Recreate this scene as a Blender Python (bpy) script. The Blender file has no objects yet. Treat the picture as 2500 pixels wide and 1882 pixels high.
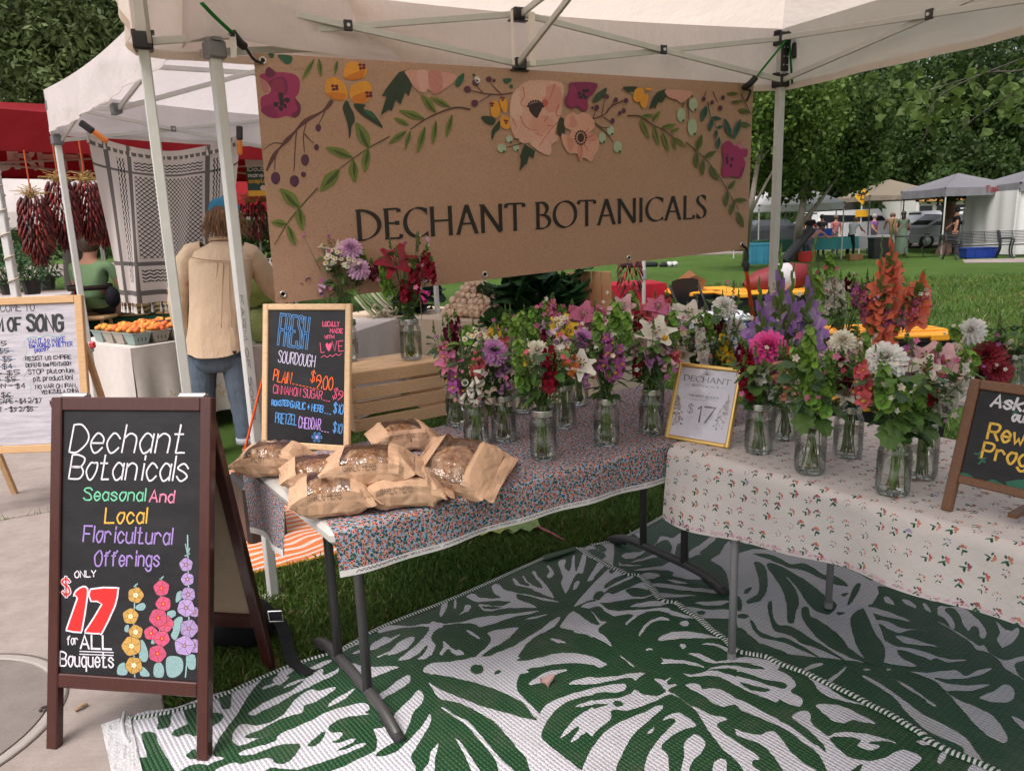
import bpy,math,random
import numpy as np
from mathutils import Vector,Matrix
from mathutils.geometry import tessellate_polygon
random.seed(7); rng = np.random.default_rng(7)
SC = bpy.context.scene
COL = SC.collection
R = math.radians
# ---------------------------------------------------------------- camera
CAM_H,CAM_P,CAM_R,CAM_F = 1.52,R(11.87),R(-2.0),1823.0   # height, pitch, roll, focal length (for a 2500 px wide frame)
cd = bpy.data.cameras.new('camera'); cam = bpy.data.objects.new('camera',cd); COL.objects.link(cam)
cam.location = (0,0,CAM_H)
cam.rotation_mode = 'XYZ'
cam.matrix_world = Matrix.Translation((0,0,CAM_H)) @ (Matrix.Rotation(R(90) - CAM_P,4,'X') @ Matrix.Rotation(CAM_R * -1.0,4,'Z').inverted())
cd.sensor_width = 36.0; cd.lens = 36.0 * CAM_F / 2500.0
cd.clip_start = 0.05; cd.clip_end = 2000
SC.camera = cam
# ---------------------------------------------------------------- light
SUN_EL,SUN_ROT = R(58),R(215)
w = bpy.data.worlds.new('World'); SC.world = w; w.use_nodes = True
nt = w.node_tree; nt.nodes.clear()
sky = nt.nodes.new('ShaderNodeTexSky'); sky.sky_type = 'NISHITA'; sky.sun_disc = False
sky.sun_elevation = SUN_EL; sky.sun_rotation = SUN_ROT; sky.air_density = 1.0; sky.dust_density = 6.0; sky.ozone_density = 0.6
hs = nt.nodes.new('ShaderNodeHueSaturation'); hs.inputs['Saturation'].default_value = 0.45
bg = nt.nodes.new('ShaderNodeBackground'); bg.inputs['Strength'].default_value = 0.15
wo = nt.nodes.new('ShaderNodeOutputWorld')
nt.links.new(sky.outputs[0],hs.inputs['Color']); wm = nt.nodes.new('ShaderNodeMixRGB'); wm.blend_type = 'MULTIPLY'; wm.inputs[0].default_value = 1; wm.inputs[2].default_value = (1.015,.99,.985,1); nt.links.new(hs.outputs[0],wm.inputs[1]); nt.links.new(wm.outputs[0],bg.inputs['Color']); nt.links.new(bg.outputs[0],wo.inputs['Surface'])
sl = bpy.data.lights.new('sun','SUN'); sl.energy = 1.3; sl.angle = R(28); sl.color = (1.0,0.935,0.88)
so = bpy.data.objects.new('sun',sl); COL.objects.link(so)
sd = Vector((math.sin(SUN_ROT) * math.cos(SUN_EL),math.cos(SUN_ROT) * math.cos(SUN_EL),math.sin(SUN_EL)))
so.rotation_euler = sd.to_track_quat('Z','Y').to_euler(); so.location = (0,0,30)
SC.view_settings.view_transform = 'Standard'; SC.view_settings.look = 'None'; SC.view_settings.gamma = 1
SC.view_settings.exposure = 0.55
SC.cycles.max_bounces = 10; SC.cycles.transparent_max_bounces = 48; SC.cycles.transmission_bounces = 8
SC.cycles.use_denoising = True
# ---------------------------------------------------------------- surveying helpers: a bearing in the photo meets a real plane
_ce,_se = math.cos(CAM_R),math.sin(CAM_R); _cp,_sp = math.cos(CAM_P),math.sin(CAM_P)
def ray(px,py):
    a,b = px - 1250,py - 941
    X = (a * _ce + b * _se) / CAM_F; U = -(-a * _se + b * _ce) / CAM_F
    return np.array([X,_cp + U * _sp,-_sp + U * _cp])
O0 = np.array([0,0,CAM_H])
def G(px,py,z=0.0):                 # meets the horizontal plane at height z
    r = ray(px,py); return r * ((z - CAM_H) / r[2]) + O0
def D(px,py,y):                     # at depth y
    r = ray(px,py); return r * (y / r[1]) + O0
def Vp(px,py,p0,d):                # meets the vertical plane through p0 along d
    r = ray(px,py); n = np.array([-d[1],d[0]])
    return r * ((np.array(p0[:2]) @ n) / (r[:2] @ n)) + O0
def v3(*a): return np.array(a,float)
def unit(a): a = np.asarray(a,float); return a / (np.linalg.norm(a) + 1e-12)
E1 = np.array([math.cos(.603),math.sin(.603)]); E2 = np.array([-E1[1],E1[0]])
E1_3 = v3(E1[0],E1[1],0); E2_3 = v3(E2[0],E2[1],0); UP = v3(0,0,1)
# ---------------------------------------------------------------- object helpers
ORG = {}
def props(o,label=None,cat=None,group=None,kind=None):
    if label: o['label'] = label
    if cat: o['category'] = cat
    if group: o['group'] = group
    if kind: o['kind'] = kind
    return o
def thing(name,label,cat,loc=(0,0,0),group=None):
    o = bpy.data.objects.new(name,None); COL.objects.link(o)
    o.location = tuple(float(q) for q in loc); o.empty_display_size = 0.05
    ORG[o.name] = np.array(loc,float)
    return props(o,label,cat,group)
def copy_tree(o,parent=None):
    c = o.copy(); COL.objects.link(c)
    if parent is not None: c.parent = parent
    if o.name in ORG: ORG[c.name] = ORG[o.name]
    for ch in list(o.children): copy_tree(ch,c)
    return c
class Frame:
    def __init__(s,o,u,v=None,n=None):
        s.o = np.array(o,float); s.u = unit(u)
        if v is None: n = unit(n); v = np.cross(n,s.u)
        s.v = unit(v - (np.asarray(v) @ s.u) * s.u); s.n = np.cross(s.u,s.v) if n is None else unit(n)
    def __call__(s,x,y,z=0.0): return s.o + s.u * x + s.v * y + s.n * z
    def sub(s,x,y,z=0.0): return Frame(s(x,y,z),s.u,s.v)
def perp(t):
    t = unit(t); a = v3(0,0,1) if abs(t[2]) < .9 else v3(1,0,0)
    u = unit(np.cross(a,t)); return u,np.cross(t,u)
class MB:
    def __init__(s): s.v = []; s.f = []; s.m = []; s.c = []; s.nv = 0
    def add(s,vs,fs,col=(1,1,1),mi=0):
        b = s.nv; vs = np.asarray(vs,float).reshape(-1,3); s.v.append(vs); s.nv += len(vs)
        for q in fs: s.f.append(tuple(int(i) + b for i in q))
        n = len(fs)
        s.m += [mi] * n
        if len(col) and np.ndim(col[0]) > 0: s.c += list(col)
        else: s.c += [col] * n
    def box(s,c,size,fr=None,col=(1,1,1),mi=0,bev=0.0):
        c = np.array(c,float); a = np.array(size,float) / 2
        ax = np.eye(3) if fr is None else np.array([fr.u,fr.v,fr.n])
        b = min(bev,a.min() * .9)
        if b <= 0:
            P = [c + (np.array([x,y,z]) * a) @ ax for x in (-1,1) for y in (-1,1) for z in (-1,1)]
            s.add(P,[(0,1,3,2),(4,6,7,5),(0,4,5,1),(2,3,7,6),(0,2,6,4),(1,5,7,3)],col,mi); return
        P = []; idx = {}
        for x in (-1,1):
            for y in (-1,1):
                for z in (-1,1):
                    sg = np.array([x,y,z])
                    for k in range(3):
                        q = sg * (a - b); q[k] = sg[k] * a[k]
                        idx[(x,y,z,k)] = len(P); P.append(c + q @ ax)
        F = []
        for k in range(3):
            o = [i for i in range(3) if i != k]
            for sgn in (-1,1):
                q = []
                for (p,r) in ((-1,-1),(1,-1),(1,1),(-1,1)):
                    t = [0,0,0]; t[k] = sgn; t[o[0]] = p; t[o[1]] = r; q.append(idx[(*t,k)])
                F.append(q)
        for k in range(3):
            o = [i for i in range(3) if i != k]
            for p in (-1,1):
                for r in (-1,1):
                    q = []
                    for (sg,kk) in ((-1,o[0]),(1,o[0]),(1,o[1]),(-1,o[1])):
                        t = [0,0,0]; t[k] = sg; t[o[0]] = p; t[o[1]] = r; q.append(idx[(*t,kk)])
                    F.append(q)
        for x in (-1,1):
            for y in (-1,1):
                for z in (-1,1): F.append([idx[(x,y,z,k)] for k in range(3)])
        s.add(P,F,col,mi)
    def tube(s,pts,r,n=8,col=(1,1,1),mi=0,cap=True,square=False,up=None,flat=1.0):
        pts = [np.array(p,float) for p in pts]; m = len(pts)
        rs = r if hasattr(r,'__len__') else [r] * m
        P = []; pu = None
        for i,p in enumerate(pts):
            t = unit(pts[min(i + 1,m - 1)] - pts[max(i - 1,0)])
            if up is not None: u = unit(np.cross(up,t)); v = np.cross(t,u)
            elif pu is None: u,v = perp(t)
            else: u = unit(pu - (pu @ t) * t); v = np.cross(t,u)
            pu = u
            for k in range(n):
                a = 2 * math.pi * (k + (.5 if square else 0)) / n
                P.append(p + rs[i] * (math.cos(a) * u + flat * math.sin(a) * v))
        F = [(i * n + k,i * n + (k + 1) % n,(i + 1) * n + (k + 1) % n,(i + 1) * n + k) for i in range(m - 1) for k in range(n)]
        if cap: F += [tuple(range(n - 1,-1,-1)),tuple((m - 1) * n + k for k in range(n))]
        s.add(P,F,col,mi)
    def bar(s,a,b,w,h,up=UP,col=(1,1,1),mi=0,bev=0.0):  # rectangular bar from a to b
        a = np.array(a,float); b = np.array(b,float); t = unit(b - a); u = unit(np.cross(up,t)); 
        s.box((a + b) / 2,(np.linalg.norm(b - a),w,h),Frame((0,0,0),t,u),col,mi,bev)
    def lathe(s,prof,fr,n=16,col=(1,1,1),mi=0,cap=False,wob=0.0):
        P = []; m = len(prof)
        for (r,z) in prof:
            for k in range(n):
                a = 2 * math.pi * k / n; rr = r * (1 + wob * math.sin(5 * a))
                P.append(fr(rr * math.cos(a),rr * math.sin(a),z))
        F = [(i * n + k,i * n + (k + 1) % n,(i + 1) * n + (k + 1) % n,(i + 1) * n + k) for i in range(m - 1) for k in range(n)]
        if cap: F += [tuple(range(n - 1,-1,-1)),tuple((m - 1) * n + k for k in range(n))]
        s.add(P,F,col,mi)
    def ell(s,c,r,fr=None,nu=10,nv=6,col=(1,1,1),mi=0,jit=0.0):
        c = np.array(c,float); r = np.array(r if hasattr(r,'__len__') else (r,r,r),float)
        ax = np.eye(3) if fr is None else np.array([fr.u,fr.v,fr.n]); P = []
        for j in range(nv + 1):
            th = math.pi * j / nv
            for k in range(nu):
                a = 2 * math.pi * k / nu
                q = np.array([math.sin(th) * math.cos(a),math.sin(th) * math.sin(a),math.cos(th)])
                if jit: q = q * (1 + jit * math.sin(3.1 * a + 2.3 * th + c[0] * 97))
                P.append(c + (q * r) @ ax)
        F = [(j * nu + k,(j + 1) * nu + k,(j + 1) * nu + (k + 1) % nu,j * nu + (k + 1) % nu) for j in range(nv) for k in range(nu)]
        s.add(P,F,col,mi)
    def grid(s,P,col=(1,1,1),mi=0,wrap=False):
        P = np.asarray(P,float); a,b = P.shape[:2]
        F = [(i * b + j,(i + 1) * b + j,(i + 1) * b + (j + 1) % b,i * b + (j + 1) % b) for i in range(a - 1) for j in range(b if wrap else b - 1)]
        s.add(P.reshape(-1,3),F,col,mi)
    def poly(s,pts,col=(1,1,1),mi=0,holes=None):
        pts = [np.array(p,float) for p in pts]
        loops = [[Vector(p) for p in pts]]
        allp = list(pts)
        for h in holes or []: loops.append([Vector(p) for p in h]); allp += [np.array(p,float) for p in h]
        tr = tessellate_polygon(loops)
        if not tr: return
        nrm = None; F = []
        a = np.zeros(3)
        for i in range(len(pts)): a += np.cross(pts[i],pts[(i + 1) % len(pts)])
        for t in tr:
            n = np.cross(allp[t[1]] - allp[t[0]],allp[t[2]] - allp[t[0]])
            F.append(tuple(t) if n @ a >= 0 else tuple(reversed(t)))
        s.add(allp,F,col,mi)
    def ribbon(s,pts,w,fr,z=0.0,col=(1,1,1),mi=0,nib=None,rnd=True):
        p = np.asarray(pts,float)
        keep = [0] + [i for i in range(1,len(p)) if np.linalg.norm(p[i] - p[i - 1]) > 1e-6]; p = p[keep]
        if len(p) == 1: p = np.array([p[0],p[0] + [w * .3,0]])
        d = np.diff(p,axis=0); d /= np.linalg.norm(d,axis=1)[:,None]
        L = []; Rr = []
        for i in range(len(p)):
            a = d[max(i - 1,0)]; b = d[min(i,len(d) - 1)]; t = a + b
            t = t / (np.linalg.norm(t) + 1e-9) if np.linalg.norm(t) > .2 else b
            ww = w if not hasattr(w,'__len__') else w[min(i,len(w) - 1)]
            if nib: th = math.atan2(t[1],t[0]); ww = ww * (nib[0] + (1 - nib[0]) * abs(math.sin(th - nib[1])))
            k = min(1.6,1 / max(.35,abs(t @ b)))
            nn = np.array([-t[1],t[0]]) * ww / 2 * k
            q = p[i].copy()
            if rnd and i == 0: q = q - t * ww * .35
            if rnd and i == len(p) - 1: q = q + t * ww * .35
            L.append(q + nn); Rr.append(q - nn)
        P = [fr(*q,z) for q in L] + [fr(*q,z) for q in Rr]; n = len(L)
        s.add(P,[(n + i,n + i + 1,i + 1,i) for i in range(n - 1)],col,mi)
    def build(s,name,mats,parent=None,smooth=False,label=None,cat=None,group=None,kind=None,base=None):
        V = np.concatenate(s.v) if s.v else np.zeros((0,3))
        o0 = np.zeros(3)
        if parent is not None: o0 = ORG[parent.name]
        elif base is not None: o0 = np.array(base,float)
        me = bpy.data.meshes.new(name)
        me.from_pydata((V - o0).tolist(),[],s.f)
        if not isinstance(mats,(list,tuple)): mats = [mats]
        for m in mats: me.materials.append(m)
        if len(mats) > 1: me.polygons.foreach_set('material_index',s.m)
        ca = me.color_attributes.new('Col','FLOAT_COLOR','CORNER')
        lt = np.array([len(f) for f in s.f]); c = np.array(s.c,float).reshape(-1,3)
        c4 = np.ones((int(lt.sum()),4)); c4[:,:3] = np.repeat(c,lt,axis=0)
        ca.data.foreach_set('color',c4.ravel())
        if smooth: me.polygons.foreach_set('use_smooth',[True] * len(s.f))
        me.update()
        o = bpy.data.objects.new(name,me); COL.objects.link(o)
        if parent is not None: o.parent = parent
        else: o.location = tuple(o0)
        ORG[o.name] = o0
        return props(o,label,cat,group,kind)
def crom(p,n=4,closed=False):       # Catmull-Rom curve through points
    p = np.asarray(p,float); m = len(p)
    if m < 3: return p
    out = []
    rngm = range(m) if closed else range(m - 1)
    for i in rngm:
        if closed: a,b,c,d = p[(i - 1) % m],p[i],p[(i + 1) % m],p[(i + 2) % m]
        else: a,b,c,d = p[max(i - 1,0)],p[i],p[i + 1],p[min(i + 2,m - 1)]
        for k in range(n):
            t = k / n
            out.append(.5 * (2 * b + (c - a) * t + (2 * a - 5 * b + 4 * c - d) * t * t + (3 * b - a - 3 * c + d) * t ** 3))
    if not closed: out.append(p[-1])
    return np.array(out)
# ---------------------------------------------------------------- materials
def srgb(r,g,b):
    f = lambda c: (c / 255 / 12.92) if c / 255 <= .04045 else ((c / 255 + .055) / 1.055) ** 2.4
    return (f(r),f(g),f(b))
def newmat(name):
    m = bpy.data.materials.new(name); m.use_nodes = True; t = m.node_tree; t.nodes.clear()
    out = t.nodes.new('ShaderNodeOutputMaterial'); b = t.nodes.new('ShaderNodeBsdfPrincipled'); t.links.new(b.outputs[0],out.inputs[0])
    return m,t,b,out
class NT:
    def __init__(s,t): s.t = t
    def n(s,typ,**k):
        q = s.t.nodes.new(typ)
        for a,b in k.items(): setattr(q,a,b)
        return q
    def put(s,sock,v):
        if hasattr(v,'is_output') or hasattr(v,'links'): s.t.links.new(v,sock)
        elif hasattr(v,'__len__') and len(v) == 3 and sock.type == 'RGBA': sock.default_value = (*v,1)
        else: sock.default_value = v
    def math(s,op,a,b=0.0,c=None,clamp=False):
        q = s.n('ShaderNodeMath',operation=op,use_clamp=clamp); s.put(q.inputs[0],a); s.put(q.inputs[1],b)
        if c is not None: s.put(q.inputs[2],c)
        return q.outputs[0]
    def mix(s,f,a,b,mode='MIX'):
        q = s.n('ShaderNodeMixRGB',blend_type=mode); s.put(q.inputs[0],f); s.put(q.inputs[1],a); s.put(q.inputs[2],b); return q.outputs[0]
    def noise(s,vec,scale,detail=4.0,rough=.55):
        q = s.n('ShaderNodeTexNoise'); s.put(q.inputs['Vector'],vec); q.inputs['Scale'].default_value = scale; q.inputs['Detail'].default_value = detail; q.inputs['Roughness'].default_value = rough
        return q.outputs['Fac']
    def ramp(s,f,stops):
        q = s.n('ShaderNodeValToRGB'); e = q.color_ramp.elements
        while len(e) < len(stops): e.new(.5)
        for i,(p,c) in enumerate(stops): e[i].position = p; e[i].color = (*c,1) if hasattr(c,'__len__') else (c,c,c,1)
        s.put(q.inputs[0],f); return q.outputs[0]
    def coord(s,which='Object'): return s.n('ShaderNodeTexCoord').outputs[which]
    def mapping(s,vec,scale=(1,1,1),rot=(0,0,0),loc=(0,0,0)):
        q = s.n('ShaderNodeMapping'); s.put(q.inputs[0],vec); q.inputs['Scale'].default_value = scale; q.inputs['Rotation'].default_value = rot; q.inputs['Location'].default_value = loc; return q.outputs[0]
    def bump(s,h,strength=.3,dist=.01):
        q = s.n('ShaderNodeBump'); q.inputs['Strength'].default_value = strength; q.inputs['Distance'].default_value = dist; s.put(q.inputs['Height'],h); return q.outputs[0]
    def geo(s): return s.n('ShaderNodeNewGeometry').outputs['Position']
MATS = {}
def vc(name,rough=.6,var=.15,scale=30.0,bump=0.0,bscale=200.0,metal=0.0,spec=.5,trans=0.0,stretch=(1,1,1),coat=0.0):
    """surface coloured by the mesh's own face colours, broken up with noise"""
    if name in MATS: return MATS[name]
    m,t,b,out = newmat(name); N = NT(t)
    at = N.n('ShaderNodeAttribute',attribute_name='Col'); co = N.mapping(N.coord(),stretch)
    nz = N.noise(co,scale)
    k = N.math('MULTIPLY_ADD',nz,2 * var,1 - var)
    c = N.mix(1.0,at.outputs['Color'],k,'MULTIPLY')
    N.put(b.inputs['Base Color'],c); b.inputs['Metallic'].default_value = metal
    b.inputs['Specular IOR Level'].default_value = spec; b.inputs['Coat Weight'].default_value = coat
    N.put(b.inputs['Roughness'],N.math('MULTIPLY_ADD',nz,.2,rough - .1,clamp=True))
    if bump: N.put(b.inputs['Normal'],N.bump(N.noise(co,bscale,3),bump,.004))
    if trans:
        tr = N.n('ShaderNodeBsdfTranslucent'); N.put(tr.inputs[0],c); mx = N.n('ShaderNodeMixShader'); mx.inputs[0].default_value = trans
        t.links.new(b.outputs[0],mx.inputs[1]); t.links.new(tr.outputs[0],mx.inputs[2]); t.links.new(mx.outputs[0],out.inputs[0])
    MATS[name] = m; return m
M_MATTE = vc('painted_matte',.65); M_INK = vc('marker_ink',.55,.32,130); M_PLASTIC = vc('moulded_plastic',.4,.08,20,.05,300)
M_METAL = vc('powder_coated_steel',.42,.1,25,.04,500); M_CHROME = vc('bare_metal',.28,.08,40,0,1,.95)
M_CLOTH = vc('woven_cloth',.85,.12,18,.25,350,0,.2); M_PETAL = vc('petal',.55,.18,90,.1,300,0,.3,.25)
M_LEAF = vc('leaf',.5,.3,60,.15,250,0,.35,.2); M_STEM = vc('stem',.5,.25,60); M_SKIN = vc('skin',.5,.1,40,.05,400)
M_HAIR = vc('hair',.45,.35,120,.4,500,stretch=(1,1,.08)); M_TREELEAF = vc('tree_leaf',.55,.25,2.0,0,1,0,.3,.42)
M_BARK = vc('bark',.9,.45,14,.8,40,stretch=(1,1,.25)); M_RUBBER = vc('black_rubber',.7,.1)
def woodmat(name,c1,c2,rough=.5,scale=9.0,axis=(1,18,18),bump=.15,coat=0.0):
    m,t,b,out = newmat(name); N = NT(t); at = N.n('ShaderNodeAttribute',attribute_name='Col')
    co = N.mapping(N.coord(),axis); nz = N.noise(co,scale,6,.65); n2 = N.noise(co,scale * 5,3)
    f = N.math('MULTIPLY_ADD',n2,.35,N.math('MULTIPLY',nz,.75),clamp=True)
    c = N.mix(1,N.ramp(f,[(.3,c1),(.72,c2)]),at.outputs['Color'],'MULTIPLY')
    N.put(b.inputs['Base Color'],c); b.inputs['Roughness'].default_value = rough; b.inputs['Coat Weight'].default_value = coat
    N.put(b.inputs['Normal'],N.bump(f,bump,.003)); return m
M_PINE = woodmat('pine',(.50,.31,.16),(.70,.50,.31)); M_MAHOG = woodmat('mahogany_stain',(.034,.0075,.006),(.066,.016,.012),.35,6,(14,14,.8),.05,.3)
M_OAK = woodmat('oak_frame',(.42,.24,.11),(.6,.38,.2),.5); M_WALNUT = woodmat('walnut_stain',(.1,.042,.018),(.19,.085,.038),.45)
# ---------------------------------------------------------------- hand lettering: one stroke list per character ('~' = curved)
GL = {'A':'022842 1434','B':'0208 ~0828473505 ~053544433202','C':'~4738180604123243','D':'0208 ~082846442202','E':'48080242 0535','F':'480802 0535','G':'~4738180604123243 434525','H':'0208 4248 0545','I':'0208','J':'~3833221203','K':'0208 4805 1542','L':'080242','M':'0208244842','N':'02084248','O':'~2806041232444638 3828','P':'0208 ~0838473505','Q':'~2806041232444638 3828 2341','R':'0208 ~0838473505 2542','S':'~473818071635433212 1203','T':'0848 2228','U':'~080412324448','V':'082248','W':'0812253248','X':'0842 0248','Y':'082548 2522','Z':'08480242',
'a':'~35261604122233 3632','b':'0802 ~05162634221203','c':'~35261604122233','d':'3832 ~35261604122233','e':'0434 ~3435261604122233','f':'~38271712 0626','g':'~35261604122233 ~3631201001','h':'0802 ~0516263532','i':'1612 1817','k':'0802 3604 1432','l':'0802','m':'0602 ~05162522 ~25364542','n':'0602 ~0516263532','o':'~2616041222343626','p':'0600 ~05162634221203','q':'~35261604122233 3630','r':'0602 ~05162635','s':'~352616052433221203','t':'~1813122232 0626','u':'~0603122233 3632','v':'061236','w':'0612243246','x':'0632 0236','y':'~0604132435 ~3631201001','z':'06360232',
'0':'~2806041232444638 3828','1':'172822','2':'~071838474502 0242','3':'~0738473515 ~153544331202','4':'380444 3832','5':'480805 ~053544331202','6':'~48280503123243341504','7':'084812','8':'~280716344332120314364728','9':'~451605071838474512','$':'~473818071635433212 1203 2921','+':'2327 0545','-':'0535','_':'0141','.':'0203',"'":'0807','!':'0804 0302','/':'0248',',':'1201','?':'~071838474524 2322'}
def _parse(g): return [(tk[0] == '~',[(int(a),int(b) - 2) for a,b in zip(tk.lstrip('~')[::2],tk.lstrip('~')[1::2])]) for tk in g.split(' ')]
GP = {k: _parse(g) for k,g in GL.items()}
def twidth(s,h,xs=1.0,sp=1.3):
    u = h / 6; x = 0
    for ch in s:
        if ch == ' ': x += 2.6; continue
        g = GP.get(ch) or GP[ch.upper()]; x += max(q[0] for st in g for q in st[1]) + sp
    return (x - sp) * u * xs
def stext(mb,s,fr,x,y,h,wd,col=(1,1,1),xs=1.0,slant=0.0,sp=1.3,z=.0006,mi=0,align='l',jit=0.0,nib=None,width=None):
    """letter a line of text on the plane of fr; baseline y, cap height h, pen width wd"""
    if width: xs = xs * width / twidth(s,h,xs,sp)
    if align == 'c': x -= twidth(s,h,xs,sp) / 2
    u = h / 6; cx = 0
    for ci,ch in enumerate(s):
        if ch == ' ': cx += 2.6; continue
        g = GP.get(ch) or GP[ch.upper()]
        jy = jit * math.sin(ci * 5.3 + y * 77) * h; ja = 1 + jit * math.sin(ci * 3.7 + x * 31)
        for cv,pts in g:
            p = crom(pts,5) if cv else np.array(pts,float)
            q = np.stack([x + (cx + p[:,0] * ja + slant * p[:,1]) * u * xs,y + jy + p[:,1] * u * ja],1)
            mb.ribbon(q,wd,fr,z,col,mi,nib)
        cx += max(q[0] for st in g for q in st[1]) + sp
    return x + cx * u * xs
# roman capitals for the printed banner: (stroke points, smooth?, pen scale), serifs as little flat strokes
def oval(cx,cy,rx,ry,a0=0,a1=360,n=28): return [(cx + rx * math.cos(R(a0 + (a1 - a0) * k / n)),cy + ry * math.sin(R(a0 + (a1 - a0) * k / n))) for k in range(n + 1)]
def _sf(*xs): return [[(x - .75,y),(x + .75,y)] for x,y in xs]
RG = {'D': (8.2,[[(1.2,0),(1.2,10)],oval(1.2,5,6.4,5,90,-90)],_sf((1,0),(1,10))),
 'E': (6,[[(1.2,0),(1.2,10)],[(1.2,10),(5.2,10)],[(5.2,10),(5.3,8.9)],[(1.2,5.2),(4.6,5.2)],[(4.6,5.9),(4.6,4.5)],[(1.2,0),(5.5,0)],[(5.5,0),(5.8,1.3)]],_sf((1,0),(1,10))),
 'C': (8,[oval(5,5,4.4,5,48,312)],[[(7.9,9.9),(7.95,7.6)],[(8.1,.1),(7.95,1.6)]]),
 'H': (8.6,[[(1.2,0),(1.2,10)],[(7.4,0),(7.4,10)],[(1.2,5.2),(7.4,5.2)]],_sf((1.2,0),(1.2,10),(7.4,0),(7.4,10))),
 'A': (8,[[(.8,0),(4.1,10.3)],[(4.1,10.3),(7.4,0)],[(2,3.6),(6.2,3.6)]],_sf((.8,0),(7.4,0))),
 'N': (9,[[(1.2,0),(1.2,10)],[(1.2,10),(7.8,-.2)],[(7.8,0),(7.8,10)]],_sf((1.2,0),(.8,10),(7.8,10))),
 'T': (7.4,[[(3.7,0),(3.7,10)],[(.4,10),(7,10)],[(.4,10),(.3,8.6)],[(7,10),(7.1,8.6)]],_sf((3.7,0))),
 'B': (6.6,[[(1.2,0),(1.2,10)],oval(2.4,7.6,2.5,2.4,90,-90),[(1.2,10),(2.4,10)],[(1.2,5.2),(2.6,5.2)],oval(2.6,2.6,3.2,2.6,90,-90),[(1.2,0),(2.6,0)]],_sf((.9,0),(.9,10))),
 'O': (9.6,[oval(4.9,5,4.4,5.1)],[]),'I': (2.6,[[(1.2,0),(1.2,10)]],_sf((1.2,0),(1.2,10))),
 'L': (5.8,[[(1.2,0),(1.2,10)],[(1.2,0),(5.2,0)],[(5.2,0),(5.5,1.4)]],_sf((1,0),(1.2,10))),
 'S': (5.4,[list(crom([(4.5,8.8),(3.2,10),(1.4,9.6),(.8,7.9),(1.8,6.2),(3.8,4.4),(4.6,2.4),(3.8,.5),(2,0),(.6,1.2)],6))],[[(4.6,9.9),(4.6,7.8)],[(.55,.1),(.55,2)]])}
def rtext(mb,s,mapf,x,y,h,pen,col,mi=0,sp=.6,z=.0008,width=None):
    tot = sum(RG[c][0] + sp if c != ' ' else 3.4 for c in s) - sp; u = h / 10; xs = 1.0 if not width else width / (tot * u)
    for c in s:
        if c == ' ': x += 3.4 * u * xs; continue
        adv,st,sf = RG[c]
        for p in st: mb.ribbon([(x + a * u * xs,y + b * u) for a,b in p],pen,mapf,z,col,mi,(.22,R(18)),False)
        for p in sf: mb.ribbon([(x + a * u * xs,y + b * u) for a,b in p],pen * .34,mapf,z,col,mi,None,False)
        x += (adv + sp) * u * xs
# ================================================================ the setting: lawn, pavement
def lawn_material():
    m,t,b,out = newmat('lawn'); N = NT(t); P = N.geo()
    n1 = N.noise(P,.35,3); n2 = N.noise(P,3.0,5); n3 = N.noise(P,60,4,.7)
    c = N.ramp(N.math('MULTIPLY_ADD',n1,.5,N.math('MULTIPLY',n2,.5)),[(.3,(.055,.105,.022)),(.5,(.09,.17,.035)),(.72,(.13,.205,.055))])
    c = N.mix(N.math('MULTIPLY',n3,.55),c,(.035,.06,.012))
    dry = N.ramp(N.noise(P,1.1,4,.7),[(.58,0.0),(.74,1.0)])
    c = N.mix(N.math('MULTIPLY',dry,.6),c,(.19,.15,.085))
    N.put(b.inputs['Base Color'],c); b.inputs['Roughness'].default_value = .95; b.inputs['Specular IOR Level'].default_value = .1
    N.put(b.inputs['Normal'],N.bump(n3,.9,.05)); return m
M_LAWN = lawn_material()
g = MB(); n = 60
xs = np.concatenate([np.linspace(-400,-12,8),np.linspace(-10,30,40),np.linspace(34,400,8)]); ys = np.concatenate([np.linspace(-40,-2,4),np.linspace(-1,50,50),np.linspace(56,600,10)])
g.grid([[(x,y,0.0) for y in ys] for x in xs][::-1])
g.build('lawn',M_LAWN,kind='structure')
def concrete_material(name,c1,c2,broom=True,crack=True):
    m,t,b,out = newmat(name); N = NT(t); P = N.geo()
    n1 = N.noise(P,1.3,5); n2 = N.noise(P,9,6,.7); n3 = N.noise(P,220,2)
    br = N.noise(N.mapping(P,(5,95,1),(0,0,R(-40))),1.0,3)
    f = N.math('MULTIPLY_ADD',n1,.4,N.math('MULTIPLY',n2,.5))
    c = N.ramp(f,[(.28,c1),(.66,c2)])
    c = N.mix(N.math('MULTIPLY',N.math('MULTIPLY_ADD',n3,.5,N.math('MULTIPLY',br,.5 if broom else .1)),.55),c,(.12,.1,.09))
    st = N.ramp(N.noise(P,.8,6,.75),[(.58,0.0),(.7,1.0)])
    c = N.mix(N.math('MULTIPLY',st,.6),c,(.13,.105,.09))
    N.put(b.inputs['Base Color'],c); b.inputs['Roughness'].default_value = .9; b.inputs['Specular IOR Level'].default_value = .2
    N.put(b.inputs['Normal'],N.bump(N.math('MULTIPLY_ADD',br,.5,n3),.35,.004)); return m
M_CONC = concrete_material('broomed_concrete',(.24,.20,.18),(.46,.40,.365)); M_CONC2 = concrete_material('old_concrete',(.2,.17,.15),(.31,.265,.24))
M_DISC = concrete_material('manhole_concrete',(.15,.13,.12),(.27,.24,.22),False)
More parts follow.
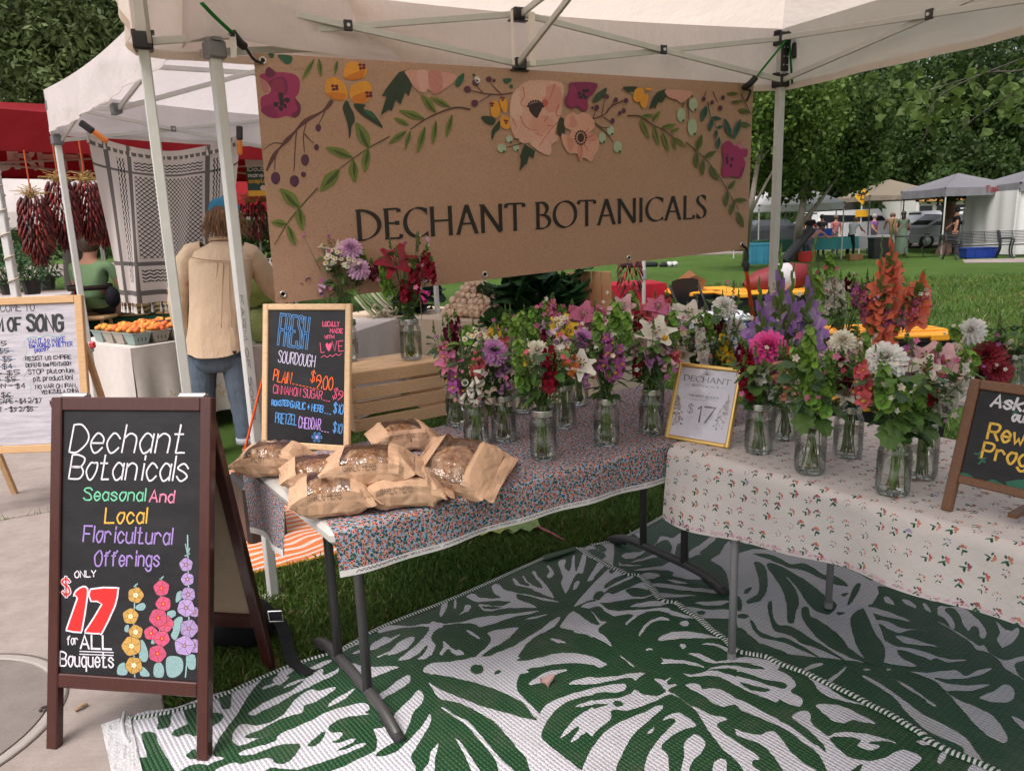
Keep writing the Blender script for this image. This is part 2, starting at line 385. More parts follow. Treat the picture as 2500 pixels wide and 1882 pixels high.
# pavement slabs: edge with the lawn runs from the rug corner away past the whiteboard sign
ed0 = np.array([-1.20,2.235]); edd = unit(np.array([-1.02,1.93])); edn = np.array([-edd[1],edd[0]])  # along the edge, away ; to the left
def slab(name,a0,a1,l0,l1,mat=M_CONC,z=.012):
    g = MB(); P = [ed0 + edd * a + edn * l for a,l in ((a0,l0),(a0,l1),(a1,l1),(a1,l0))]
    c = np.mean(P,0); g.box((*c,z - .06),(a1 - a0,l1 - l0,.12),Frame((0,0,0),(*edd,0),(*edn,0)),bev=.006)
    return g.build(name,mat,kind='structure')
cuts = [-3.2,-.9,2.345,3.37,5.4,7.4,10.5,15,22]
for i in range(len(cuts) - 1): slab('pavement',cuts[i] + .010,cuts[i + 1] - .010,0.0,2.9,M_CONC if i % 3 != 1 else M_CONC,.012)
slab('pavement',-3.2,22,2.912,7.5,M_CONC2,.011)
g = MB(); mc = v3(-1.97,2.12,.0165)
ringp = [mc + .40 * v3(math.cos(a),math.sin(a),0) for a in np.linspace(0,2 * math.pi,60)[:-1]]
g.poly(ringp); 
o = g.build('manhole_cover',M_DISC,label='round worn grey concrete manhole cover set in the pavement beside the sandwich board',cat='manhole cover',base=mc)
g = MB(); g.tube([mc + .425 * v3(math.cos(a),math.sin(a),0) - v3(0,0,.002) for a in np.linspace(0,2 * math.pi,60)],.018,6,(.3,.27,.25),flat=.25)
g.tube([mc + .445 * v3(math.cos(a),math.sin(a),0) - v3(0,0,.002) for a in np.linspace(0,2 * math.pi,60)],.006,5,(.1,.08,.07),flat=.4)
for a in (-.95,-.78,-.6): g.ell(mc + .33 * v3(math.cos(a),math.sin(a),0),(.03,.02,.004),None,10,5,(.16,.14,.13))
g.build('cover_rim',M_MATTE,o)
# grass in the pavement joint, sticks and leaves lying about
def litter(name,label,cat,pts,r,col,mat=M_MATTE):
    g = MB(); g.tube(pts,r,6,col); return g.build(name,mat,label=label,cat=cat,base=pts[0])
litter('twig','short dry curved brown twig on the pavement under the sandwich board','twig',[G(183,1733,.02),G(198,1724,.024),G(212,1718,.02)],.006,(.3,.2,.12))
litter('leaf_stalk','dark curled leaf stalk lying on the manhole cover','leaf stalk',[G(97,1735,.02),G(103,1727,.03),G(115,1724,.026),G(122,1728,.02)],.005,(.06,.035,.03))
g = MB()
for i in range(260):
    t_ = rng.uniform(.0,1); p = ed0 + edd * 2.345 + edn * (t_ * 2.6); h = .012 + .03 * rng.random() ** 2 * (1.6 if t_ < .6 else .5)
    a = rng.uniform(0,6.28); d = v3(math.cos(a),math.sin(a),0); b0 = v3(*p,.004) + v3(*(edd * rng.normal(0,.006)),0)
    g.add([b0 - d * .0025,b0 + d * .0025,b0 + v3(rng.normal(0,.02),rng.normal(0,.02),h)],[(0,1,2)],(.07 + .05 * rng.random(),.13 + .06 * rng.random(),.03))
g.build('joint_grass',M_LEAF,kind='stuff',label='thin line of grass growing in the joint between pavement slabs',cat='grass')
# ---------------------------------------------------------------- near grass blades (uncountable)
RUGLINE = [(316,1754),(482,1719),(699,1627),(834,1583),(932,1529),(1122,1453),(1327,1358),(1516,1312),(1670,1233),(1800,1190)]
OM0 = G(655,1392,.012); OMd = unit(G(836,1350,.012) - OM0); OMn = v3(-OMd[1],OMd[0],0)
OMP = [tuple((OM0 + OMd * x + OMn * y)[:2]) for x,y in ((-.3,0),(.62,0),(.62,1.7),(-.3,1.7))]
RL = np.array([G(*p)[:2] for p in RUGLINE])
def inpoly(pt,poly):
    x,y = pt; r = False; j = len(poly) - 1
    for i in range(len(poly)):
        if (poly[i][1] > y) != (poly[j][1] > y) and x < (poly[j][0] - poly[i][0]) * (y - poly[i][1]) / (poly[j][1] - poly[i][1]) + poly[i][0]: r = not r
        j = i
    return r
RUGPOLY = [tuple(p) for p in RL] + [(3.2,2.6),(2.6,1.0),(.6,.6),(-1.0,1.55),(-1.15,1.9)]
def blades(cells,seed,hh=(.018,.045),wd=.0028):
    rg = np.random.default_rng(seed); V = []; C = []; tot = 0
    for (x0,x1,y0,y1,nn,sc) in cells:
        X = rg.uniform(x0,x1,nn); Y = rg.uniform(y0,y1,nn)
        side = (X - ed0[0]) * edn[0] + (Y - ed0[1]) * edn[1]; along = (X - ed0[0]) * edd[0] + (Y - ed0[1]) * edd[1]
        ok = ~((side > -.01) & (side < 7.5) & (along < 22))
        inr = np.array([inpoly((a,b),RUGPOLY) or inpoly((a,b),OMP) for a,b in zip(X,Y)]) if y0 < 4.5 else np.zeros(nn,bool)
        ok &= ~inr; X = X[ok]; Y = Y[ok]; k = len(X)
        a = rg.uniform(0,6.283,k); h = rg.uniform(hh[0],hh[1],k) * sc; ln = rg.normal(0,.45,(k,2)) * h[:,None]
        d = np.stack([np.cos(a),np.sin(a)],1) * wd * sc * rg.uniform(.7,1.4,k)[:,None]
        patch = .5 + .5 * np.sin(X * 2.1 + 1.3 * np.sin(Y * 1.7)) * np.sin(Y * 2.6 + X)
        b = np.stack([X,Y,np.zeros(k)],1)
        mid = b + np.stack([ln[:,0] * .35,ln[:,1] * .35,h * .6],1); tip = b + np.stack([ln[:,0],ln[:,1],h],1)
        d3 = np.stack([d[:,0],d[:,1],np.zeros(k)],1)
        V.append(np.stack([b - d3,b + d3,mid + d3 * .8,tip,mid - d3 * .8],1).reshape(-1,3))
        dry = rg.random(k) < (.02 + .07 * patch)
        base = np.where(dry[:,None],[[.26,.2,.1]],np.array([[.075,.145,.03]]) * (.55 + .8 * rg.random(k))[:,None] + np.array([[.035,.025,.0]]) * patch[:,None])
        C.append(base); tot += k
    V = np.concatenate(V); C = np.concatenate(C); g = MB()
    g.v = [V]; g.nv = len(V); g.f = [tuple(range(5 * i,5 * i + 5)) for i in range(tot)]; g.m = [0] * tot; g.c = C.tolist(); return g
cells = [(-1.35,.9,2.1,3.7,60000,1),(-1.9,1.2,3.7,5.5,22000,1.1),(.9,5.5,3.4,6.5,20000,1.3),(1.2,8,6.5,10,22000,1.7),(2,13,10,18,22000,2.6),(-1.5,2,5.5,11,16000,1.6)]
blades(cells,3).build('grass',M_LEAF,kind='stuff',label='short mown green grass of the park lawn',cat='grass')
# ================================================================ woven plastic mats
def weave(name,c1,c2,dots):
    m,t,b,out = newmat(name); N = NT(t); P = N.geo()
    q = N.mapping(P,(1,1,1),(0,0,R(-38)))
    sx = N.n('ShaderNodeSeparateXYZ'); N.put(sx.inputs[0],q)
    wob = N.noise(P,14,2)
    row = N.math('FRACT',N.math('MULTIPLY',N.math('MULTIPLY_ADD',wob,.006,sx.outputs[0]),78)); colm = N.math('FRACT',N.math('MULTIPLY',sx.outputs[1],60))
    ridge = N.math('ABSOLUTE',N.math('SUBTRACT',row,.5)); cc = N.math('ABSOLUTE',N.math('SUBTRACT',colm,.5))
    gap = N.math('MULTIPLY',N.math('GREATER_THAN',ridge,.38),N.math('GREATER_THAN',cc,.22))
    n1 = N.noise(P,2.2,4); c = N.mix(n1,c1,c2); c = N.mix(N.math('MULTIPLY',N.ramp(N.noise(P,3.1,7,.75),[(.5,0.0),(.72,1.0)]),.28),c,(.16,.14,.11))
    c = N.mix(N.math('MULTIPLY',gap,.75),c,dots)
    N.put(b.inputs['Base Color'],c); b.inputs['Roughness'].default_value = .45; b.inputs['Specular IOR Level'].default_value = .4
    N.put(b.inputs['Normal'],N.bump(N.math('MULTIPLY_ADD',N.noise(P,4.5,3),4.0,N.math('SUBTRACT',.5,ridge)),.7,.006)); return m
M_MATG = weave('green_woven_plastic',(.008,.043,.016),(.013,.058,.022),(.08,.17,.07)); M_MATW = weave('white_woven_plastic',(.52,.52,.57),(.59,.59,.64),(.25,.24,.28))
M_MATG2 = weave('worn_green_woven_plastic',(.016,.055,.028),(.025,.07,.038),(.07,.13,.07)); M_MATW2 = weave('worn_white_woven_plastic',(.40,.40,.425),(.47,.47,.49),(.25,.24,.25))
RZ = {'1': (240,1600,4.424),'2': (680,1500,4.3575),'3': (1050,1340,5.53),'4': (1050,1600,5.53),'5': (1400,1300,4.916),'6': (1420,1580,4.608),'7': (1800,1350,3.13)}
def ripple(x,y): return .0
RUG1 = '1W 42,86 102,70 154,52 178,46 222,28 205,50 188,78 172,99 161,115 155,134 170,138 150,146 136,156 136,165 52,165|1G 82,80 102,72 98,81 96,95 80,99 81,90|1G 59,104 76,104 80,116 88,130 99,149 105,165 52,165 51,140 65,136 61,120|1G 46,116 51,120 50,126 48,128|1G 115,69 131,65 152,75 168,79 165,88 152,96 131,108 120,105 108,109 99,106 105,99 120,92 118,85|1G 161,54 178,48 179,62 178,70 168,72 164,62 160,55|1G 120,132 131,126 132,138 125,139 119,136|1G 108,158 130,146 148,149 138,158|1W 235,34 240,28 254,29 249,36 235,41 224,45 221,43 230,39 238,36|1W 202,79 212,71 228,61 249,52 276,42 276,46 258,55 244,64 231,70 218,76 212,80|1W 195,92 212,94 231,90 249,80 260,68 276,52 276,75 258,81 238,89 220,99 202,106 198,109 200,111 218,111 231,106 222,110 210,114 202,118 190,121 182,116 181,108 185,99|1W 190,131 205,125 225,120 238,115 276,95 276,109 260,118 245,120 230,125 212,132 200,134 192,134|1W 161,156 168,149 185,144 192,146 212,141 232,138 238,144 248,146 258,142 265,135 272,125 276,120 276,151 250,152 232,151 220,156|2W 132,20 142,14 175,15 195,12 218,11 218,16 211,19 205,25 203,32 208,41 205,50 196,58 185,59 191,54 198,44 196,41 188,50 175,58 159,61 166,54 181,42 192,31 200,21 200,16 181,16 156,19 135,24|2W 84,50 92,42 109,32 110,38 98,42|2W 123,40 132,34 142,29 148,31 162,26 148,36 132,44 123,47|2W 98,51 110,46 110,50 102,52|2W 130,56 148,48 162,35 179,29 180,34 172,44 158,51 146,54 145,52 135,56|2W 82,59 95,63 110,68 126,69 160,69 144,76 131,81 120,86 111,92 100,81 90,68|2W 200,91 206,93 218,102 218,112 212,109|2W 127,111 144,99 162,85 174,80 175,88 169,94 156,102 141,110 131,118|2W 0,76 16,70 35,64 25,71 10,82 14,83 0,94|2W 29,78 44,69 66,60 70,62 56,70 38,75|2W 5,98 19,89 34,85 45,80 48,76 59,72 60,80 75,74 80,70 79,76 70,82 54,89 41,96 25,102 0,114 0,108 15,102 29,92 35,86 22,92|2W 0,140 8,131 25,110 44,99 52,101 74,96 75,99 65,106 50,115 31,122 12,132|2W 66,120 75,112 88,105 100,98 101,99 90,110 80,116 68,122|2W 0,160 19,151 44,140 65,129 88,122 114,117 121,125 115,130 120,132 105,134 90,136 75,142 66,150 70,156 85,157 80,165 71,169 80,170 101,164 99,169 78,180 88,179 108,171 116,171 112,175 95,182 75,190 60,195 38,202 15,205 0,202 0,199 15,198 25,188 29,175 25,171 0,171|2G 38,174 48,164 60,155 62,158 56,168 48,174|2W 126,152 138,150 148,141 160,126 175,112 186,100 193,108 190,118 179,130 175,142 169,156 162,168 148,172 129,186 138,188 156,182 172,168 188,151 196,140 201,132 203,138 200,148 192,161 182,178 179,182 176,190 175,212 70,212 88,201 112,189 128,181 131,171 130,161|2W 190,212 198,199 205,185 211,171 212,175 208,190 206,212|3W 104,62 116,59 125,68 148,74 172,78 218,89 195,87 162,78 146,76 146,80 150,85 180,98 150,99 125,100 106,104 92,104 81,94 90,93 102,95 120,96 135,90 130,88 106,87 80,89 61,80 74,75 82,81 100,83 120,82 109,75|3G 89,96 120,98 108,101 92,100|3W 139,50 145,51 151,58 162,62 169,61 161,55 156,46 159,46 164,54 172,60 180,64 189,66 188,60 181,52 172,39 178,38 181,45 191,55 200,66 209,82 195,78 179,71 166,65 146,61|3W 197,29 201,28 209,40 206,46 200,49 197,44 202,38|3W 216,22 229,18 227,30 234,37 238,30 240,14 244,11 244,25 246,38 251,28 258,8 264,10 258,39 248,41 240,54 235,65 229,74 224,66 221,56 224,46|3W 241,69 245,60 250,54 252,56 248,65|3W 16,110 18,100 21,91 29,88 29,96 25,105 19,114|3W 40,100 41,86 44,86 44,98|3W 48,111 56,104 60,94 69,96 65,104 55,108|3W 0,125 19,126 50,123 88,114 112,112 144,108 184,104 169,109 138,115 112,124 86,131 75,126 60,125 38,126 16,130 8,136 2,144 2,154 9,161 6,171 0,178|3W 160,119 175,114 198,110 181,116|3W 61,138 66,137 75,142 84,150 81,151 70,145|3W 16,176 22,166 22,155 28,159 34,165 42,170 51,170 57,177 46,179 38,175 30,168 21,178|3W 97,141 119,135 148,132 148,134 135,148 120,159 102,168 88,179 75,184 78,180 92,168 101,158 102,148|3W 0,193 25,191 56,186 75,182 80,184 100,180 119,172 140,164 156,154 172,144 188,134 206,120 219,114 218,120 210,130 195,139 182,145 169,154 158,166 146,188 162,188 188,182 212,176 231,175 250,176 276,182 290,189 299,195 281,195 231,192 188,198 162,202 154,210 0,210|3W 220,132 226,120 238,106 245,106 258,115 272,125 276,126 276,148 256,140 238,136|3W 203,151 210,151 222,154 229,158 216,158 206,154|3W 265,54 276,36 276,50|4W 0,14 38,10 75,4 88,1 150,2 146,8 169,8 188,5 175,19 169,21 154,29 148,39 146,50 149,61 161,74 175,88 185,98 188,92 200,80 225,69 250,61 276,56 276,65 250,71 225,81 206,98 194,116 188,131 189,140 202,152 225,170 244,185 258,202 179,202 162,172 150,159 131,136 112,115 100,106 81,95 62,85 44,78 18,73 8,60 0,46 0,31|4G 0,32 19,33 50,39 88,49 119,60 144,72 159,81 172,99 180,108 156,104 125,95 88,85 50,70 25,60 0,46|4G 90,23 88,28 79,31 71,28 68,23 71,17 79,15 88,17|4G 108,30 111,26 116,24 120,26 116,30 111,31|4W 19,88 28,90 38,98 50,104 65,111 80,128 94,144 106,159 120,174 148,202 119,202 112,179 98,159 80,138 62,118 50,109|4W 43,139 55,150 65,165 75,180 88,202 74,202 65,182 55,161 48,149|4W 0,166 8,154 14,148 12,160 8,175 6,202 0,202|4W 166,47 178,38 195,28 212,24 232,24 212,32 205,36 188,45 172,49|4W 234,48 248,40 276,36 276,46 250,48|4W 220,139 231,121 249,102 262,95 276,89 276,130 272,135 262,128 250,139 238,146 241,138 251,125 249,119 235,129|4W 245,86 260,79 276,75 276,82|6W 0,11 11,12 25,19 33,24 26,28 12,23 0,22|6W 54,12 60,15 74,26 71,26|6W 90,3 96,1 99,3 92,4|6W 0,45 25,42 50,40 70,36 89,36 82,41 76,46 68,42 50,45 25,50 0,52|6W 0,62 25,55 52,51 62,52 61,59 50,63 25,63 0,68|6W 0,80 19,74 50,71 68,65 76,59 85,65 105,68 118,62 116,58 110,51 102,44 110,44 116,46 126,42 120,48 122,52 134,52 122,59 124,62 135,68 150,80 166,86 181,94 205,100 190,108 200,120 222,135 250,155 238,159 238,164 258,181 235,181 219,160 200,144 181,120 168,100 161,89 148,78 132,68 122,66 106,74 88,81 66,88 42,88 41,100 22,116 14,124 8,118 0,122 0,94 12,88 35,81 34,79 12,80 0,84|6G 44,79 49,74 58,78 58,81 50,83|6W 2,181 6,158 19,135 36,116 62,101 88,91 108,81 114,85 95,102 75,120 65,134 56,152 50,164 42,181|6W 92,120 99,114 102,112 100,118 95,121|6W 90,181 91,158 100,140 116,120 132,104 125,99 114,103 120,96 132,92 141,93 161,109 141,116 122,128 112,140 121,151 122,161 120,181|6W 138,181 144,154 144,136 152,126 161,122 171,129 174,136 168,148 155,161 148,181|6W 185,166 189,159 198,156 204,162 201,181 185,181|6W 150,9 158,8 169,10 188,19 200,18 219,14 238,14 262,18 276,22 276,30 256,24 231,21 205,21 188,22 175,20 161,13|6W 111,14 116,16 131,17 150,19 166,24 172,28 156,25 138,22 113,23 115,19|6W 142,36 152,38 166,36 181,32 198,35 219,42 241,51 262,55 276,56 276,76 256,70 235,62 215,52 202,45 188,40 169,40 152,41|6G 222,48 235,52 252,56 265,59 258,62 240,60 230,55|6W 178,31 188,27 206,25 225,27 244,31 258,31 250,26 231,22 256,24 276,31 276,45 256,40 238,35 219,31 200,29|6W 146,52 164,51 170,58 185,57 200,61 218,72 238,82 256,92 276,100 276,104 262,102 244,96 225,88 215,80 200,83 185,78 169,66 156,60|6W 215,114 225,118 238,121 258,123 264,118 276,125 276,150 260,140 245,129 225,124|5W 1,109 42,64 55,54 68,54 76,61 56,71 46,80 49,83 70,72 92,63 88,68 70,76 50,86 44,96 36,104 30,100 15,105|5W 36,104 50,90 59,92 80,84 106,74 115,85 88,82 78,86 88,95 104,96 121,92 106,98 81,100 56,104|5G 30,95 36,88 44,88 46,92 39,100 31,100|5G 53,58 59,53 64,55 58,61|5W 11,111 25,104 38,104 50,114 65,117 88,116 106,115 138,112 146,116 162,121 181,128 169,128 150,124 138,119 121,117 106,120 92,128 80,138 79,134 90,124 78,122 62,125 49,119 38,110 25,113|5W 25,115 40,131 49,134 40,141 38,148 50,158 57,170 41,161 19,152 0,148 0,120 12,126 25,135 35,138 39,136|5W 85,111 100,105 125,102 135,103 146,105 131,109 106,111|5W 98,154 100,148 109,136 121,129 135,126 144,131 125,132 112,139 105,148 100,154|5W 159,136 165,132 172,133 172,139 165,140|5W 127,159 138,152 156,148 181,149 206,154 222,158 200,158 175,158 156,159 132,162|5W 192,168 205,165 222,169 232,174 231,178 212,169|5W 159,169 164,166 169,170 165,174|5W 109,175 114,173 119,175 112,176|5W 21,72 30,56 38,44 46,49 38,58 28,69|5W 0,82 2,75 8,72 9,76 4,81|7W 0,101 19,100 35,104 38,105 19,104 0,104|7W 0,109 12,110 29,111 38,111 51,118 56,126 51,132 62,139 60,146 50,144 31,135 12,125 0,119 0,112|7G 0,113 8,114 25,120 46,124 45,129 31,126 12,120 0,117|7G 2,123 15,126 30,130 25,132 11,129|7W 0,139 19,148 38,159 52,166 70,180 80,186 88,196 92,212 88,212 78,192 65,182 48,169 31,161 12,152 0,146|7W 52,156 64,150 70,154 71,162 86,174 95,171 112,171 131,174 152,181 138,179 125,181 136,184 128,188 115,184 118,178 104,175 89,176 92,182 106,194 125,198 141,195 152,189 162,188 176,195 168,204 155,212 119,212 120,201 112,205 100,212 90,212 86,198 84,186 80,180 65,166|7W 75,145 88,144 100,146 112,151 132,162 119,161 110,159 102,162 92,160 84,154|7W 64,116 71,120 81,125 90,130 102,138 122,145 106,142 90,138 78,131 72,122|7W 0,169 10,174 21,174 30,170 38,172 50,188 62,199 80,212 50,212 35,194 25,184 15,179 0,174|7W 0,185 8,186 21,195 14,199 18,212 11,212 8,202 0,199|7W 191,198 195,190 200,189 199,195 194,201|7W 221,205 228,200 238,206 240,208 222,208|7W 171,179 181,179 189,182 178,183'
RUG2 = '5W 15,24 28,18 34,24 45,29 50,24 41,16 60,13 59,50 55,49 44,40 49,36 44,29 31,24 19,27|5W 72,35 81,30 98,29 112,25 104,31 92,38 80,39|5W 84,45 104,38 131,30 128,35 106,41|5W 69,44 72,47 88,48 102,49 88,50 70,49|5W 89,57 112,52 132,50 146,44 161,50 179,60 191,69 175,70 150,65 150,59 135,56 110,56|5W 102,62 119,60 130,64 122,68 111,69|5W 140,70 158,72 171,76 156,76|5W 116,76 144,77 175,82 200,84 220,89 212,91 188,88 162,86 135,82 120,80|5W 126,90 150,92 184,94 162,96 135,97|5W 182,105 200,103 234,102 222,108 200,109|5W 169,111 200,115 234,115 245,118 250,112 251,102 248,92 250,90 260,100 276,92 276,130 262,125 246,121 234,128 200,128 188,125|5G 185,120 188,117 198,118 196,122 190,123|5W 235,86 232,70 228,58 218,48 206,41 219,32 229,16 236,18 236,70 256,59 260,41 258,28 264,32 269,44 271,59 276,70 276,92 262,99 249,92|5G 256,89 259,84 267,82 264,88 259,91|5W 174,38 174,28 188,19 208,5 214,6 212,11 200,21 189,30 191,32 181,35|5W 121,19 125,15 132,5 148,8 161,0 164,2 161,14 155,19 152,32 146,31 148,20 138,10|5W 249,14 262,14 276,16 276,19 262,17|5W 205,-4 219,-1 276,0 276,8 250,6|5W 80,-8 88,2 95,-5 108,-8 105,2 100,8 90,1|7W 0,0 80,4 92,11 106,15 119,21 129,26 130,13 148,20 154,22 164,32 166,35 200,42 238,46 274,59 274,66 244,58 212,48 188,46 168,40 136,31 135,38 129,48 125,50 131,60 138,75 141,88 140,104 128,104 112,98 105,88 100,81 92,74 106,92 128,104 120,104 105,102 75,99 49,96 25,88 12,78 0,69|7G 14,0 35,2 50,10 66,10 82,20 95,22 106,31 95,30 80,24 62,16 50,14 38,9 25,4|7G 16,8 26,12 29,25 28,36 22,45 11,48 9,45 19,39 21,30 19,19|7G 28,12 36,10 54,19 70,29 82,39 95,49 88,58 75,55 66,46 55,30 46,22 56,35 59,48 56,56 54,66 48,65 47,48 41,31|7G 29,49 33,46 34,59 39,68 52,70 70,81 88,92 105,104 80,92 62,86 50,78 36,74 31,62|7G 62,52 68,52 70,60 78,64 92,74 100,85 120,100 126,105 112,101 92,92 78,82 68,71 62,61|7G 12,64 16,66 21,74 35,80 50,82 78,99 60,92 44,85 25,81 16,74|7G 0,41 4,45 4,54 0,54|7G 0,60 2,58 8,58 11,60 8,62 2,62|7G 0,71 8,74 15,84 29,88 48,96 25,95 8,92 0,81|7G 109,60 118,53 122,55 131,75 140,88 141,98 138,106 126,105 115,90 109,71|7W 114,71 121,64 119,72 113,76|7G 105,49 112,31 118,29 116,36 110,46|7G 99,40 102,38 106,38 103,41|7G 94,57 98,56 103,57 98,59|7G 6,38 10,33 14,33 10,38|7G 148,21 156,25 164,35 154,32 149,28|7G 156,25 175,34 188,31 200,42 175,36 165,35|7W 125,51 138,54 150,58 165,65 144,61 130,57|7W 129,64 144,65 156,71 182,74 166,73 155,76 144,72 138,68|7W 130,68 139,81 150,88 172,92 190,98 202,101 219,102 202,104 189,100 185,102 175,98 154,92 156,99 171,108 140,104 141,92|7W 151,79 162,80 178,85 191,89 178,88 161,86|7W 140,42 145,42 150,49 142,47|7W 157,44 166,46 171,52 162,49|7W 177,48 181,49 185,56 180,54|7W 192,51 200,51 215,52 225,59 234,68 238,76 236,81 232,80 230,71 224,70 221,74 216,68 212,58 205,52 198,54 205,62 208,70 205,72 198,62 192,59|7W 191,65 205,72 218,80 230,88 236,88 241,95 255,102 274,98 274,102 265,106 268,115 274,121 266,116 256,110 249,101 238,94 229,92 219,82|7W 248,82 251,75 247,65 255,72 262,74 268,71 269,76 264,84 254,90 250,86|7W 165,113 181,114 200,112 210,112 218,117 232,111 243,110 235,115 220,119 202,120 188,119 200,124 218,126 239,125 240,126 225,131 200,132 212,140 231,148 245,156 256,171 258,178 254,181 241,175 228,164 212,146 198,130 185,120|7W 231,138 244,132 256,125 264,130 264,138 258,142 245,142|7W 121,119 125,118 148,132 175,152 200,165 218,176 225,185 234,199 218,191 215,185 200,178 181,169 162,152 148,136|7W 152,121 166,128 181,139 190,145 188,146 181,142 179,139 162,129|7W 62,111 75,105 82,106 66,112|7W 85,122 95,115 104,108 102,112 90,123|7W 120,111 124,110 127,111 124,112|7W 142,111 144,110 147,111 144,112|7W 262,155 274,161 274,168 266,161'
SEAM = [(80,180),(200,280),(310,330),(450,410),(560,450),(650,500),(790,510),(880,590),(960,690),(1030,780),(1100,820),(1240,840),(1350,930),(1500,1020),(1640,1150),(1740,1220),(1850,1300),(1950,1410),(2130,1450)]
SEAM = [(1400 + a / 4.916,1300 + b / 4.916) for a,b in SEAM] + [(1800 + a / 3.13,1350 + b / 3.13) for a,b in [(230,790),(320,840),(520,910),(620,960),(730,1010),(900,1090),(1000,1150),(1150,1220),(1300,1310),(1400,1370),(1470,1430),(1600,1500),(1720,1550),(1850,1600),(1980,1665),(2100,1730),(2300,1850)]]
def ground_poly(px,z): return [G(x,y,z) for x,y in px]
def seglines(pts,step=.03):
    out = []
    for a,b in zip(pts[:-1],pts[1:]):
        n = max(1,int(np.linalg.norm(np.array(b) - a) / step)); out += [np.array(a) + (np.array(b) - a) * k / n for k in range(n)]
    return out + [np.array(pts[-1])]
def edging(g,line,w=.022,z=.012):
    line = seglines(crom(line,3),.006); p = np.array(line)
    for i in range(len(p) - 1):
        t = unit(p[i + 1] - p[i]); nn = np.array([-t[1],t[0],0]) * w / 2; c = (.6,.6,.6) if (i // 1) % 2 else (.02,.07,.03)
        up = v3(0,0,.004); g.add([p[i] - nn,p[i] + up,p[i] + nn,p[i + 1] - nn,p[i + 1] + up,p[i + 1] + nn],[(0,3,4,1),(1,4,5,2)],c)
def draw(g,data,z0,dz=.0005):
    k = 0
    for line in data.split('\n'):
        for item in line.split('|'):
            tok = item.split(); ox,oy,sc = RZ[tok[0][0]]; k += 1
            pts = [(ox + float(a) * 8 / sc,oy + float(b) * 8 / sc) for a,b in (q.split(',') for q in tok[1:])]
            pts = crom(pts,4,True); pts = pts + np.array([[.45 * (-1) ** i,.45 * (-1) ** (i // 2)] for i in range(len(pts))])
            z = z0 + (dz if tok[0][1] == 'W' else 3 * dz) + k * 2e-6
            g.poly([G(x,y,z) for x,y in pts],(1,1,1),1 if tok[0][1] == 'W' else 0)
# back rug (lies under, to the right)
g = MB(); ZR = .010
b2 = [G(*p,ZR) for p in [(1440,1330),(1516,1314),(1600,1270),(1670,1233),(1800,1190)]] + [v3(2.35,4.15,ZR),v3(3.7,2.2,ZR),v3(2.3,.75,ZR)] + [G(*p,ZR) for p in SEAM[::-1]]
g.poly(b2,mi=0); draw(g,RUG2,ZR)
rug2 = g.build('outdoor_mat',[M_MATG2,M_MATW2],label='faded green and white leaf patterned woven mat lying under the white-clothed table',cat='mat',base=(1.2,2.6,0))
g = MB(); edging(g,[G(*p,ZR + .003) for p in [(1440,1330),(1516,1314),(1600,1270),(1670,1233),(1800,1190)]]); g.build('bound_edge',M_CLOTH,rug2)
g = MB(); ZF = .016
f1 = [G(*p,ZF) for p in [(312,1755),(482,1719),(699,1627),(834,1583),(932,1529),(1122,1453),(1327,1362),(1412,1336)]] + [G(*p,ZF) for p in SEAM] + [v3(1.9,1.0,ZF),v3(.6,.6,ZF),v3(-.95,1.55,ZF)]
g.poly(f1,mi=0); draw(g,RUG1,ZF)
rug1 = g.build('outdoor_mat',[M_MATG,M_MATW],label="bright green and white leaf mat in front, left corner taped to the pavement",cat='mat',base=(0,2,0))
g = MB(); edging(g,[G(*p,ZF + .002) for p in [(312,1755),(482,1719),(699,1627),(834,1583),(932,1529),(1122,1453),(1327,1362),(1412,1336)]]); edging(g,[G(*p,ZF + .002) for p in SEAM],.03)
fold = [G(*p,ZF + .010) for p in [(1322,1360),(1330,1352),(1400,1338),(1410,1335)]]
g.build('bound_edge',M_CLOTH,rug1)
g = MB(); g.poly([G(*p,ZF + .012) for p in [(1322,1356),(1402,1334),(1406,1341),(1332,1366)]],mi=0); g.build('folded_corner',[M_MATG,M_MATW],rug1)
# duct tape
def tapemat():
    m,t,b,out = newmat('duct_tape'); N = NT(t); P = N.geo()
    b.inputs['Base Color'].default_value = (.75,.75,.77,1); b.inputs['Metallic'].default_value = .55; b.inputs['Roughness'].default_value = .38
    N.put(b.inputs['Normal'],N.bump(N.noise(N.mapping(P,(1,1,1),(0,0,.6)),42,6,.7),.9,.02)); return m
M_TAPE = tapemat()
g = MB()
for (a,b_,c,d_,z) in (((246,1768),(292,1752),(350,1900),(280,1920),.021),((290,1755),(316,1746),(352,1900),(322,1910),.0235)):
    A_,B_,C_,D_ = [np.array(q,float) for q in (a,b_,c,d_)]; rows = []
    for i in range(25):
        s = i / 24; rows.append([G(*((A_ * (1 - s) + D_ * s) * (1 - k / 8) + (B_ * (1 - s) + C_ * s) * (k / 8)),z + .0022 * math.sin(i * 1.9 + k * 1.3) + .002 * math.sin(k * 2.4 + i * .7)) for k in range(9)])
    g.grid(rows)
a = G(300,1740,.02); g.tube([G(304,1738,.03),G(298,1765,.026),G(302,1790,.026),G(314,1812,.025)],.006,6,(1,1,1))
g.build('duct_tape',M_TAPE,smooth=True,label='crinkled silver duct tape holding the mat corner to the pavement',cat='tape',base=G(290,1800))
# fallen blossom and stalk on the mat
g = MB(); c = G(1335,1662,.03); d = unit(v3(.5,.3,.25)); fr = Frame(c,perp(d)[0],perp(d)[1])
g.lathe([(.004,.032),(.009,.022),(.013,.004),(.022,-.014)],fr,12,(.62,.4,.38)); g.build('fallen_blossom',M_PETAL,smooth=True,label='single pale pink foxglove blossom fallen on the leaf patterned mat',cat='flower',base=c)
